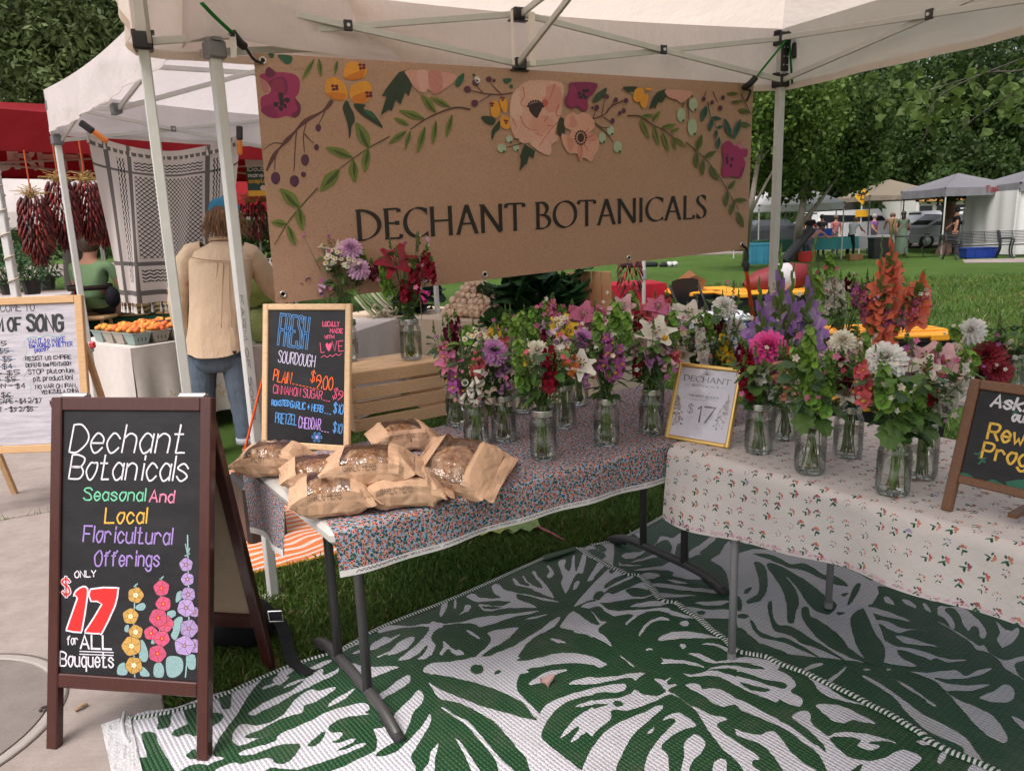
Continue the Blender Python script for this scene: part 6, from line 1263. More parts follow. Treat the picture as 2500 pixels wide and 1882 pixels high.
def jar(label,c,kind='q',water=.10):
    t = thing('mason_jar',label,'jar',c,'mason jars holding the bouquets'); f = Frame(c,(1,0,0),(0,1,0)); rr = rf.uniform(0,6); f = Frame(c,(math.cos(rr),math.sin(rr),0),(-math.sin(rr),math.cos(rr),0))
    r = .046; P = [(.0,.004),(.030,.003),(.040,.001),(r * .97,.009),(r,.022),(r,.112),(r * .97,.126),(r * .88,.138),(.0365,.146),(.0345,.151),(.0345,.170)]
    g = MB(); g.lathe(P,f,28); 
    # raised oval emblem on the side, as embossed glass
    for sgn in (1,-1):
        pts = [f((r + .0012) * math.cos(.55 * math.cos(a) + (0 if sgn > 0 else math.pi)),(r + .0012) * math.sin(.55 * math.cos(a) + (0 if sgn > 0 else math.pi)),.07 + .028 * math.sin(a)) for a in np.linspace(0,6.283,26)]; g.tube(pts,.0009,4)
    g.build('glass',M_JAR,t,True)
    g = MB(); g.lathe([(.0352,.150),(.0375,.150),(.0375,.1545),(.0368,.156),(.0375,.158),(.0375,.1625),(.0368,.164),(.0375,.166),(.0375,.171),(.0362,.1725),(.031,.1725)],f,28,(.52,.50,.48)); g.build('lid_ring',M_CHROME,t,True)
    g = MB(); g.lathe([(.0,.006),(r * .93,.010),(r * .965,.024),(r * .965,water),(0,water)],f,24); g.build('water',M_WATER,t,True)
    return t
CL = dict(lav=(.46,.20,.44),lil=(.56,.34,.52),pnk=(.58,.16,.30),hot=(.66,.06,.30),crl=(.70,.13,.16),red=(.26,.004,.022),bur=(.10,.004,.022),wht=(.72,.70,.62),crm=(.72,.62,.52),yel=(.72,.48,.03),org=(.70,.18,.04),pur=(.36,.20,.54),pch=(.72,.36,.22),orc=(.48,.13,.38),blu=(.66,.42,.46),gor=(.80,.19,.10))
def bouquet(label,base,spec,leaves=34,seed=0,mouth=.168,lw=.043,spread=.075,big=0,stemn=16,top=None):
    rf.seed(seed + 100); base = np.array(base,float); Mo = base + UP * mouth; t = thing('flower_bouquet',label,'bouquet',base + UP * .01,'cut flower bouquets for sale')
    st = MB(); lf = MB(); heads = []; cdir = unit(v3(-base[0],-base[1],.25))
    for it in spec.split(';'):
        q = it.split(); kind,col = q[0],CL.get(q[1],CL['wht']); px,py = float(q[2]),float(q[3]); dy = float(q[4]) if len(q) > 4 else 0; sz = float(q[5]) if len(q) > 5 else 0
        p = D(px,py,base[1] + dy); out = unit(p - (Mo - UP * .10)); n = unit(out * .6 + cdir * .7); ax = unit(out * .55 + UP * .6); dk = tuple(x * .55 for x in col); name = None
        if kind == 'dah': g = dahlia(p,n,(sz or .042) * 1.1,col,tuple(min(.8,x * 1.2 + .04) for x in col)); name = 'dahlia'
        elif kind == 'lil': g = lily(p,n,(sz or .06) * .9,col,tuple(min(.75,x * .85 + .05) for x in col)); name = 'lily'
        elif kind == 'snp': g = snap(p,ax,(sz or .08) * 1.15,col,(.62,.30,.05) if q[1] in ('pnk','orc','org','crl','yel') else tuple(x * .9 for x in col)); name = 'snapdragon'
        elif kind == 'fox': g = foxglove(p,ax * -1,int(sz) or 5,col,tuple(min(.8,x * .9 + .05) for x in col),face=cdir); name = 'foxglove'
        elif kind == 'fev': g = daisies(p,n,sz or .035,15); name = 'feverfew'
        elif kind == 'bel': g = bells(p,ax,sz or .10); name = 'bells_of_ireland'
        elif kind == 'gla': g = glad(p,unit(out + UP),sz or .3,col,(.72,.64,.74) if q[1] == 'pur' else tuple(min(.8,x * .85 + .16) for x in col),4 if q[1] == 'pur' else 10,face=unit(v3(cdir[0],cdir[1],.1)),s=.098 if q[1] == 'pur' else .08); name = 'gladiolus'
        elif kind == 'cra': g = MB(); g.ell(p,sz or .012,None,10,8,(.62,.38,.01),jit=.05); name = 'craspedia'
        elif kind == 'twg':
            g = MB(); L = sz or .1
            for i in range(16): a = i * 2.4; pp = p + ax * L * (i / 16 - .5); g.ell(pp + v3(math.cos(a),math.sin(a),0) * .004,(.003,.003,.0045),None,5,4,jit((.14,.15,.07),.3))
            g.tube([p - ax * L * .5,p + ax * L * .5],.0011,4,(.12,.14,.05)); name = 'seed_spike'
        g.build(name,M_PETAL if kind not in ('bel','twg') else M_LEAF,t,kind not in ('fev',))
        heads.append((p,kind)); lowp = p - n * .02 if kind in ('dah','lil','fev','cra') else p - ax * (sz or .08) * .45 if kind in ('snp','bel','gla') else p
        mth = Mo + v3(rf.uniform(-.02,.02),rf.uniform(-.02,.02),0); ft = base + v3(rf.uniform(-.025,.025),rf.uniform(-.025,.025),.012); st.tube(crom([ft,mth,mth * .4 + lowp * .6 + UP * .01,lowp],4),.0019 if kind != 'gla' else .0036,5,jit((.12,.20,.05),.25))
        for k in range(3):
            s = rf.uniform(.25,.85); o = mth * (1 - s) + lowp * s; dd = unit(rdir() + out * .5 - UP * .2); lance(lf,o,dd,UP,rf.uniform(.03,.05),rf.uniform(.009,.016),rf.choice(LFC))
    for k in range(stemn):
        a = rf.uniform(0,6.28); r_ = rf.uniform(0,.026); ft = base + v3(r_ * math.cos(a),r_ * math.sin(a),.012 + rf.uniform(0,.02)); a += rf.uniform(2,4); mth = Mo + v3(.022 * math.cos(a) * rf.random(),.022 * math.sin(a) * rf.random(),.02); st.tube([ft,(ft + mth) / 2 + .004 * rdir(),mth],rf.uniform(.0016,.0030),5,jit(rf.choice([(.13,.21,.06),(.17,.25,.08),(.10,.13,.05),(.14,.11,.06)]),.2))
    tz_ = top or max((h[0][2] for h in heads),default=Mo[2] + .2)
    for k in range(leaves):
        s = rf.random() ** .8; a = rf.uniform(0,6.28); rr = (.02 + spread * s) * rf.uniform(.4,1.0); o = Mo + v3(rr * math.cos(a),rr * math.sin(a),(tz_ - Mo[2]) * s * .9 - .01); d = unit(v3(math.cos(a),math.sin(a),rf.uniform(-.6,.7))); col = rf.choice(LFC)
        if rf.random() < .45: lobed(lf,o,d,unit(UP + .5 * rdir()),rf.uniform(.6,1.1) * lw,col)
        else: lance(lf,o,d,unit(UP + .4 * rdir()),rf.uniform(.035,.065),rf.uniform(.012,.022),col)
        if k % 2 == 0: st.tube([Mo + v3(0,0,-.02),(Mo + o) / 2 + UP * .01,o],.0012,4,(.08,.14,.04))
    for k in range(big):
        a = -2.2 + 1.6 * (k / max(1,big - 1)) + rf.uniform(-.2,.2); o = Mo + v3(.05 * math.cos(a),.05 * math.sin(a),rf.uniform(-.01,.09)); lobed(lf,o,unit(v3(math.cos(a),math.sin(a),rf.uniform(-.8,.1))),unit(v3(math.cos(a),math.sin(a),1.2)),rf.uniform(.055,.08),(.075,.15,.035))
    ff = MB(); fc = rf.choice(['pnk','wht','orc','crl','lil'])
    for k in range(15):
        h = rf.choice(heads)[0]; o = h + .05 * rdir() + cdir * .012; n = unit(cdir + .7 * rdir()); f = nframe(o,n); r_ = rf.uniform(.006,.011); cc = CL[rf.choice([fc,fc,'wht','pnk','crm'])]
        for j in range(5): a = j * 1.257; petal(ff,o,f.u * math.cos(a) + f.v * math.sin(a) + f.n * .4,f.n,r_ * 1.2,r_,-.3,.2,jit(cc,.15),2,.6)
        st.tube([o,o * .6 + Mo * .4],.0009,4,(.09,.15,.04))
    ff.build('filler_flowers',M_PETAL,t,kind='stuff')
    for k in range(5):   # green bud tips standing above
        a = rf.uniform(0,6.28); o = Mo + v3(spread * .8 * math.cos(a),spread * .8 * math.sin(a),(tz_ - Mo[2]) * rf.uniform(.65,1.0)); 
        for i in range(10): b = i * 2.4; pp = o + UP * .005 * i + v3(math.cos(b),math.sin(b),0) * .004 * (1.1 - i / 10); lf.ell(pp,(.0042 * (1.1 - .07 * i),) * 2 + (.006,),None,5,4,jit((.10,.17,.04),.3))
        st.tube([Mo,(Mo + o) / 2,o],.0013,4,(.09,.14,.04))
    st.build('stems',M_STEM,t,True); lf.build('foliage',M_LEAF,t)
    return t
def onT(px,py,z=TH + .0045): return G(px,py,z)
SET = [
 ('J1',onT(1164,1086),'leftmost front jar beside the crate, half hidden by the bread bags','bouquet of pink snapdragons, lavender dahlia and drooping white foxglove nearest the bread','snp bur 1098 812 .03 .07;snp pnk 1086 858 0 .06;lil pnk 1096 886 -.03 .05;snp orc 1106 928 -.04 .07;snp crl 1168 882 -.05 .065;dah lav 1206 858 -.04 .048;fox wht 1160 945 -.06 6;fox wht 1140 962 -.04 3;fev x 1166 824 0 .04;bel x 1142 812 .03 .05'),
 ('J2',onT(1231,1073),'jar behind and right of the half hidden front jar','bouquet with violet foxglove bells and salmon snapdragons behind the lavender dahlia','fox lav 1226 903 -.05 4;fox lav 1232 940 -.05 3;snp crm 1250 862 0 .06;snp crl 1230 836 .02 .05;lil crm 1262 835 .02 .04;snp yel 1208 812 .03 .04;bel x 1258 800 .04 .07'),
 ('J3',onT(1327,1118),'frontmost clear jar in the middle of the rose print cloth','bouquet with a tall dark red snapdragon, cream dahlia and white lily in the frontmost jar','dah crm 1312 858 -.02 .042;snp red 1340 872 -.05 .07;snp red 1344 912 -.055 .08;snp org 1392 876 -.03 .05;lil wht 1416 892 -.02 .058;fox lil 1366 832 .02 4;fev x 1370 852 -.03 .034;bel x 1272 905 -.02 .10;bel x 1268 862 .0 .09;snp yel 1290 876 -.02 .045;fox lav 1418 928 0 2;snp bur 1336 826 .02 .05'),
 ('J4',onT(1378,1042),'jar standing behind the frontmost jar','bouquet with a yellow lily and lilac dahlia behind the frontmost one','lil yel 1372 800 0 .06;lil yel 1388 815 -.02 .045;dah lav 1422 828 -.03 .045;fev x 1378 788 -.02 .03;bel x 1276 790 .02 .09;bel x 1300 815 .0 .08;snp lil 1336 800 .03 .05'),
 ('J5',onT(1412,986),'small jar in the second row with clear space before it','bouquet with large rose pink lilies in the back row behind the yellow lily','lil pnk 1424 772 0 .075;lil pnk 1448 792 -.02 .06;snp pnk 1398 765 .03 .06;dah pnk 1462 762 .03 .035;bel x 1500 752 .02 .10;bel x 1375 768 .04 .08'),
 ('J6',onT(1481,1083),'clear jar right of the frontmost jar, under orchid pink snapdragons','bouquet of massed orchid pink snapdragons and bells of ireland','snp orc 1484 845 -.04 .08;snp orc 1510 872 -.05 .08;snp orc 1470 878 -.05 .06;snp orc 1498 896 -.05 .06;dah lav 1465 824 0 .022;bel x 1462 796 0 .10;bel x 1528 796 .0 .10;bel x 1505 770 .03 .09;snp bur 1448 868 .02 .04'),
 ('J7',onT(1590,1057),'clear jar left of the gold frame','bouquet with a wide white lily, pink lily and lavender foxglove left of the gold frame','lil wht 1600 815 -.02 .075;lil blu 1562 842 0 .06;fox lav 1600 882 -.05 4;fox blu 1630 886 -.06 3;cra x 1624 826 -.05 .012;snp red 1560 880 0 .06;snp crl 1646 862 -.04 .04;bel x 1640 790 .03 .09;fox lil 1622 848 -.03 2'),
 ('J8',onT(1596,990),'jar in the back row behind the white lily bouquet','bouquet of coral red lilies in the back row under the banner edge','lil crl 1580 765 0 .07;lil pnk 1606 752 -.02 .06;lil blu 1522 752 0 .065;snp red 1560 780 -.03 .07;snp crl 1626 745 .03 .06;bel x 1545 735 .04 .08;twg x 1500 735 .03 .09'),
 ('J9',onT(1690,1010),'jar behind the gold frame, left of the white snapdragons','bouquet of white lilies and pale yarrow in the back row above the gold frame','lil wht 1682 770 0 .07;snp wht 1648 762 .02 .06;fev x 1668 815 -.05 .04;fev x 1690 838 -.06 .035;snp crm 1665 852 -.05 .06;bel x 1708 800 0 .09;lil crm 1665 870 -.06 .05;twg x 1700 745 .02 .1'),
 ('J10',onT(1752,1030),'jar hidden behind the gold frame under yellow snapdragons','bouquet of white and yellow snapdragons with a shaggy white dahlia behind the gold frame','dah wht 1768 748 0 .045;dah wht 1794 800 0 .042;snp wht 1712 832 -.03 .10;snp yel 1766 842 -.04 .075;snp yel 1778 868 -.05 .05;bel x 1730 796 0 .10;snp wht 1722 872 -.04 .05;snp bur 1755 785 0 .05;twg x 1790 715 .03 .10'),
 ('J0',onT(1118,1037),'small jar behind, against the right end of the crate','leafy bouquet with burgundy snapdragon tips against the crate end','snp bur 1112 798 0 .07;bel x 1150 815 0 .06;snp crl 1200 825 .02 .04;fev x 1188 826 0 .03'),
 ('JB',onT(1277,1006),'jar with brown branch stems in the second row','mixed leafy bouquet with a small yellow bloom in the second row','bel x 1300 778 0 .10;snp crl 1262 815 0 .05;lil yel 1252 802 -.02 .03;bel x 1330 760 0 .09;snp pnk 1345 750 0 .06;bel x 1236 790 0 .08'),
 ('K1',onT(1004,875,.990) - v3(-.005,.02,0),'jar in full view on the right of the upturned crate','dark red bouquet with one open crimson lily on top of the crate','lil red 966 640 -.03 .085;snp red 1040 640 -.02 .08;snp red 1050 660 -.03 .06;snp red 990 705 -.05 .07;snp red 1010 680 -.05 .07;dah red 1024 662 -.03 .035;bel x 938 664 -.02 .12;bel x 946 700 -.03 .07;fox hot 1026 728 -.04 2;snp bur 912 660 0 .05;twg x 1018 590 0 .08'),
 ('K2',onT(846,872,.990) - v3(-.03,.10,0),'jar on the crate half hidden by the sourdough menu board','bouquet of white feverfew daisies and two lilac dahlias behind the menu board','fev x 822 625 -.05 .05;fev x 808 642 -.05 .04;fev x 848 645 -.05 .03;dah lil 856 606 -.03 .046;dah lil 876 655 -.04 .046;lil crm 810 600 0 .06;fox lil 744 682 -.02 3;fox lil 778 712 -.03 2;fev x 786 602 0 .03;twg x 732 590 0 .13;twg x 752 610 .02 .1;bel x 880 622 .03 .05;twg x 715 655 0 .08'),
 ('L1',onT(1851,1103),'jar at the left end of the white sprig cloth, right beside the gold frame','bouquet with a hot pink dahlia, dark red snapdragon and peach foxglove','dah hot 1876 848 0 .062;snp red 1824 885 -.02 .08;snp red 1822 925 -.03 .08;snp wht 1862 920 -.05 .06;snp crl 1924 872 -.02 .06;fox pch 1908 920 -.06 5;fox pch 1924 955 -.06 3;snp pnk 1900 895 -.03 .05;snp bur 1812 858 .03 .05'),
 ('L2',onT(1976,1152),'front clear jar with one large leaf over its rim','tall green bells of ireland bouquet in the front jar with the large leaf','bel x 1976 850 -.02 .13;bel x 1986 930 -.05 .13;bel x 2022 905 -.02 .12;bel x 2012 965 -.05 .09;bel x 1945 890 0 .10'),
 ('L3',onT(2068,1113),'dim jar between the two front jars, set further back','bouquet of deep burgundy snapdragons with pink lily and cream dahlia','snp bur 2056 905 -.04 .08;snp bur 2080 925 -.04 .07;lil blu 2046 864 0 .055;dah crm 2058 832 0 .04;lil wht 2066 962 -.05 .04;snp crm 2090 855 0 .08;bel x 2110 845 0 .08;lil blu 2086 880 0 .04;snp wht 2112 850 .03 .05'),
 ('L4',onT(2178,1204),'nearest jar of all, at the front of the white sprig cloth','leafy green bouquet topped by a round white dahlia in the nearest jar','dah wht 2162 875 -.01 .052;bel x 2158 938 -.04 .12;bel x 2176 905 -.02 .1;snp crl 2106 925 0 .09;bel x 2240 985 -.02 .11;bel x 2200 960 -.03 .1'),
 ('L5',onT(2246,1164),'jar right behind the nearest jar','bouquet of pink lilies and white snapdragons beside the rewards board','lil blu 2262 878 0 .06;lil blu 2300 890 0 .07;lil wht 2256 902 -.03 .05;snp red 2266 935 -.03 .08;snp wht 2320 955 -.03 .06;snp wht 2344 918 -.02 .07;snp pnk 2288 885 -.02 .06;snp orc 2216 868 .02 .07;snp wht 2300 985 -.03 .05;bel x 2355 880 0 .06'),
 ('L6',onT(1914,1069),'jar with a single thick stem behind the leftmost jar of the white cloth','tall purple and white gladiolus bouquet with green bud spikes','gla pur 1930 775 -.02 .30;gla pur 1862 790 0 .26;gla pur 1972 735 .0 .38;gla pur 1905 720 .04 .28;twg x 1920 800 -.06 .03;bel x 2000 845 .02 .1'),
]
J = {}
for i,(k,p,jl,bl,sp) in enumerate(SET):
    jar(jl,p,water=.08 + .035 * ((i * 7) % 5) / 4); big = {'L2': 3,'L4': 9,'L1': 2}.get(k,0)
    bouquet(bl,p,sp,80 if k[0] in 'LJ' and k != 'L6' else 52,i,big=big,spread=.10 if k[0] != 'K' else .075)
# plain white side table behind, with the tallest bouquets
p3 = np.array([1.56,3.62]); T3 = Frame((*p3,0),(*U2,0),(*E1,0)); T3.n = UP
t = thing('folding_table','plain white folding table behind the flowers carrying the orange gladiolus','table',(*(p3 + U2 * .5 + E1 * .25),0),'folding tables of the stall')
g = MB(); g.box(T3(.5,.25,TH - .02),(1.0,.5,.04),Frame((0,0,0),T3.u,T3.v),WHITEP,bev=.01); g.build('tabletop',M_PLASTIC,t)
for x in (.1,.9):
    for y in (.07,.43): g = MB(); g.tube([T3(x,y,.005),T3(x,y,TH - .04)],.015,8,(.22,.22,.23)); g.build('leg',M_METAL,t,True)
for k,p,jl,bl,sp,lv,sprd,tp in (
 ('M1',T3(.17,.2,TH + .002),'jar on the plain side table under the orange gladiolus','tall flame orange gladiolus bouquet with rose pink snapdragons','gla gor 2150 720 -.04 .50;gla gor 2172 660 0 .42;gla gor 2240 720 .02 .20;snp pnk 2110 740 0 .12;snp orc 2165 770 -.06 .08;snp pnk 2235 750 -.02 .09;snp pnk 2200 775 -.05 .07;snp orc 2090 715 .02 .09;snp pnk 2255 735 0 .06;bel x 2130 800 -.03 .08',70,.13,1.25),
 ('M2',T3(.0 + .02,.1,TH + .002),'jar on the far left end of the plain side table','creamy white snapdragon bouquet with dark green spikes behind the gladiolus','snp wht 2022 720 0 .13;snp wht 2052 725 -.02 .13;snp crm 2038 700 .03 .1;bel x 1995 700 0 .12;snp bur 2072 690 .02 .05;twg x 1975 660 0 .1;twg x 1998 655 .02 .1;bel x 2025 640 .02 .10;cra x 2000 685 0 .01',70,.11,1.2),
 ('M3',T3(.72,.25,TH + .002),'jar on the plain side table behind the rewards board','bouquet with a round white zinnia dahlia above dark red dahlias at the right edge','dah wht 2372 808 -.02 .055;dah red 2410 870 0 .07;dah red 2432 905 -.02 .06;snp bur 2440 855 0 .07;fev x 2455 845 0 .045;fev x 2335 848 -.02 .03;bel x 2330 810 0 .06;twg x 2443 790 0 .10;bel x 2370 870 -.03 .05;snp bur 2395 920 -.02 .06',90,.12,None)):
    jar(jl,p); bouquet(bl,p,sp,lv,ord(k[1]),spread=sprd,top=tp)
# ================================================================ people
def skin(nodes,edges,sub=2):
    nm = list(nodes); me = bpy.data.meshes.new('tmp'); me.from_pydata([tuple(map(float,nodes[k][0])) for k in nm],[(nm.index(a),nm.index(b)) for a,b in edges],[])
    o = bpy.data.objects.new('tmp',me); COL.objects.link(o); m = o.modifiers.new('s','SKIN'); m.use_smooth_shade = True
    for i,k in enumerate(nm):
        r = nodes[k][1]; d = me.skin_vertices[0].data[i]; d.radius = r if hasattr(r,'__len__') else (r,r); d.use_root = i == 0
    if sub: o.modifiers.new('u','SUBSURF').levels = sub; o.modifiers['u'].render_levels = sub
    dg = bpy.context.evaluated_depsgraph_get(); dg.update(); ev = o.evaluated_get(dg); q = ev.to_mesh()
    V = np.array([tuple(v.co) for v in q.vertices]); F = [tuple(p.vertices) for p in q.polygons]; ev.to_mesh_clear(); bpy.data.objects.remove(o); bpy.data.meshes.remove(me); return V,F
def chain(*a): return list(zip(a[:-1],a[1:]))
SKINC = (.46,.24,.16)
def hand(nodes,edges,wrist,p,d,side,r=.008,L=.085):
    """palm and five bent fingers"""
    d = unit(d); s = unit(side); n = np.cross(d,s); nodes[wrist + 'p'] = (p + d * .045,(.034,.016)); edges.append((wrist,wrist + 'p'))
    for i,(o,l) in enumerate(((-.030,.75),(-.010,.95),(.011,1.0),(.030,.9))):
        a,b,c = (wrist + 'f%d%d' % (i,k) for k in range(3)); nodes[a] = (p + d * .085 + s * o,r * 1.1); nodes[b] = (p + d * (.085 + .5 * L * l) + s * o * 1.1 + n * .012,r); nodes[c] = (p + d * (.085 + .85 * L * l) + s * o + n * .036,r * .85); edges += chain(wrist + 'p',a,b,c)
    a,b = wrist + 't0',wrist + 't1'; nodes[a] = (p + d * .05 - s * .045 + n * .01,r * 1.15); nodes[b] = (p + d * .085 - s * .055 + n * .025,r * .95); edges += chain(wrist + 'p',a,b)
Y0 = 5.15; pt = lambda x,y,dy=0: D(x,y,Y0 + dy)
man = thing('person','person seen from behind in loose tan shirt, jeans and blue cap, reaching over the produce','person',G(560,1105))
n_ = {'pel': (pt(533,842),.095),'wst': (pt(535,760),.09),'chs': (pt(540,660),.095),'nk': (pt(545,592,.02),.055),'hd0': (pt(547,560,.04),(.062,.07)),'hd': (pt(549,528,.06),(.078,.095)),'hd2': (pt(549,498,.05),(.066,.082)),
 'sl': (pt(470,618),.062),'el': (pt(436,728,-.02),.045),'wl': (pt(452,836,.02),.030),'sr': (pt(612,622,.03),.062),'er': (pt(668,700,.22),.045),'wr': (pt(702,742,.42),.030),
 'hl': (pt(498,872),.085),'kl': (pt(497,985,.02),.058),'al': (pt(505,1082,-.02),.040),'tl': (pt(498,1098,.14),.035),'hr': (pt(572,872),.085),'kr': (pt(590,985,.03),.058),'ar': (pt(603,1082),.040),'tr': (pt(612,1098,.15),.035)}
e_ = chain('pel','wst','chs','nk','hd0','hd','hd2') + chain('chs','sl','el','wl') + chain('chs','sr','er','wr') + chain('pel','hl','kl','al','tl') + chain('pel','hr','kr','ar','tr')
hand(n_,e_,'wl',n_['wl'][0],v3(.05,.1,-1),v3(.2,1,0)); hand(n_,e_,'wr',n_['wr'][0],v3(.6,.7,-.5),v3(.6,-.6,0))
g = MB(); V_,F_q = skin(n_,e_,2); g.add(V_,F_q,SKINC); hc = pt(549,528,.06)
for s_ in (-1,1): g.ell(hc + v3(s_ * .082,.01,-.01),(.012,.022,.034),None,8,6,SKINC); g.ell(hc + v3(s_ * .032,.112,.012),(.014,.008,.008),None,8,5,(.6,.58,.55))
g.ell(hc + v3(0,.125,-.015),(.014,.022,.022),None,8,6,SKINC); g.ell(hc + v3(0,.102,-.055),(.026,.012,.008),None,8,5,(.4,.13,.1))
g.build('body',M_SKIN,man,True)
def shirtmat(name,col,stripe=0.0):
    m,t,b,out = newmat(name); N = NT(t); P = N.coord(); n1 = N.noise(N.mapping(P,(1,1,.35)),7,4,.6); n2 = N.noise(N.mapping(P,(1,1,.5)),18,3)
    N.put(b.inputs['Base Color'],N.mix(N.noise(P,90,3),tuple(q * .88 for q in col),tuple(q * 1.06 for q in col))); b.inputs['Roughness'].default_value = .9; b.inputs['Specular IOR Level'].default_value = .1
    N.put(b.inputs['Normal'],N.bump(N.math('MULTIPLY_ADD',n2,.4,n1),.5,.05)); return m
def loft(g,rings,n=28,p=2.5,f=0.0,fz=0.0):
    P = []
    for k,(c,rx,ry) in enumerate(rings):
        q = k / (len(rings) - 1); row = []
        for i in range(n): a = 6.283 * i / n; x,y = math.cos(a),math.sin(a); w = 1 + f * q * (math.sin(7 * a + 2 * q) * .6 + math.sin(11 * a - 3 * q) * .4); row.append(c + v3(math.copysign(abs(x) ** (2 / p),x) * rx * w,math.copysign(abs(y) ** (2 / p),y) * ry * w,fz * q * abs(x) ** 2))
        P.append(row)
    g.grid(P,wrap=True)
g = MB(); cr = lambda a: [tuple(q) for q in a]
rg_ = [(pt(545,588,.02),.07,.065),(pt(544,600,.015),.11,.085),(pt(542,615,.01),.19,.105),(pt(541,640,.0),.215,.12),(pt(540,690,-.005),.205,.13),(pt(538,745,-.01),.195,.132),(pt(537,800,-.01),.200,.138),(pt(535,850,-.01),.215,.15),(pt(535,866,-.01),.22,.155)]
loft(g,rg_,40,2.4,.05,.05)
for ps,rs in (((496,606,0),(470,618,0),(452,650,0),(438,700,-.01),(435,740,-.02),(441,785,0),(451,832,.02)),(.045,.070,.076,.070,.066,.058,.046)),(((588,606,.0),(608,620,.03),(632,652,.1),(662,698,.22),(680,718,.31),(698,739,.41)),(.045,.072,.078,.074,.064,.050)):
    q = crom([pt(*a) for a in ps],4); r_ = np.interp(np.linspace(0,1,len(q)),np.linspace(0,1,len(rs)),rs) * (1 + .05 * np.sin(np.arange(len(q)) * 2.1)); g.tube(q,list(r_),14,cap=False)
g.build('shirt',shirtmat('tan_linen',(.55,.42,.30)),man,True)
g = MB(); c = pt(545,588,.02)
for k in range(2): g.tube([c + v3(.085 * math.cos(a),.075 * math.sin(a),.012 * k - .012 * math.sin(a)) for a in np.linspace(2.6,6.8,16)],.014 - .004 * k,6,(.54,.38,.255),flat=.5)
L_ = [pt(x,y,-.128) for x,y in ((462,628),(500,634),(545,637),(590,636),(622,630))]; g.tube(crom(L_,4),.004,5,(.42,.29,.19))
for i in range(3): g.tube(crom([pt(545 + (i - 1) * 14,642,-.125),pt(542 + (i - 1) * 18,720,-.135),pt(540 + (i - 1) * 26,800,-.142)],4),.003,5,(.5,.35,.23))
q = pt(566,857,-.155); g.add([q,q + v3(.035,0,.002),q + v3(.02,0,-.04)],[(0,2,1)],(.02,.02,.02)); g.build('shirt_seams',M_CLOTH,man,True)
jn = {'al': (pt(504,1078,-.02),0),'ar': (pt(602,1076),0)}
g = MB(); loft(g,[(pt(535,835),.155,.115),(pt(535,868),.175,.125),(pt(535,892),.17,.12),(pt(535,905),.12,.09)],28)
for ps in (((496,868),(495,930),(497,985),(501,1035),(504,1080)),((574,868),(582,930),(590,985),(598,1035),(602,1078))):
    q = crom([pt(a,b,.0) for a,b in ps],5); r_ = np.interp(np.linspace(0,1,len(q)),[0,.25,.5,.75,1],[.098,.09,.078,.072,.066]) * (1 + .03 * np.sin(np.arange(len(q)) * 2.4)); g.tube(q,list(r_),16,cap=False)
g.build('jeans',shirtmat('washed_denim',(.10,.135,.18)),man,True)
for k in ('al','ar'):
    g = MB(); c = jn[k][0]; g.lathe([(.068,-.012),(.071,-.01),(.071,.03),(.067,.032)],Frame(c,(1,0,0),(0,1,0)),18,(.36,.38,.42)); g.build('cuff',M_CLOTH,man,True)
    g = MB(); g.ell(c * v3(1,1,0) + v3(.005,.06,.04),(.05,.13,.042),None,12,8,(.32,.22,.14)); g.build('shoe',M_PLASTIC,man,True)
g = MB(); rf.seed(4)
for i in range(330):
    a = rf.uniform(-2.9,.0) if rf.random() < .8 else rf.uniform(-3.3,.3); top = hc + v3(.086 * math.cos(a),.10 * math.sin(a) - .0,.02 + rf.uniform(-.01,.03)); L = rf.uniform(.11,.18); fl = rf.uniform(.0,.05); P = [top]
    for k in range(1,6): P.append(top + v3(math.cos(a) * (fl * k / 3 + .02 * math.sin(k * 1.8 + i)),math.sin(a) * (fl * .5 * k / 3 + .012) + .008 * math.sin(k * 2.1 + i * 2),-L * k / 5))
    g.tube(crom(P,3),[.0038 * (1.05 - k / 18) for k in range(16)],4,jit(rf.choice([(.22,.11,.05),(.15,.07,.03),(.3,.17,.085)]),.2))
g.build('hair',M_HAIR,man,True)
g = MB(); cap = hc + v3(0,.0,.018); BLC = (.035,.17,.28)
g.lathe([(.104,-.012),(.104,.015),(.098,.05),(.080,.082),(.048,.102),(.0,.110)],Frame(cap,(1,0,0),(0,1.08,0)),20,BLC); g.ell(cap + UP * .111,(.009,.009,.006),None,8,5,BLC)
g.lathe([(.1,-.013),(.106,-.013),(.106,.008),(.1045,.01)],Frame(cap,(1,0,0),(0,1,0)),20,(.03,.145,.24))
P = [[cap + v3(x * .085 * (1 - .18 * q * q),.09 + q * .075 * math.sqrt(max(0,1 - .7 * x * x)),-.012 - .018 * q - .02 * x * x) for q in (0,.33,.66,1)] for x in np.linspace(-1,1,11)]; g.grid(P,BLC)
c_ = g.build('cap',M_CLOTH,man,True); g = MB(); P = [cap + v3(.055 * math.cos(a),-.1055,.012 + .036 * math.sin(a)) for a in np.linspace(0,math.pi,12)]; g.poly(P,(.13,.065,.035)); g.build('cap_opening',M_HAIR,c_)
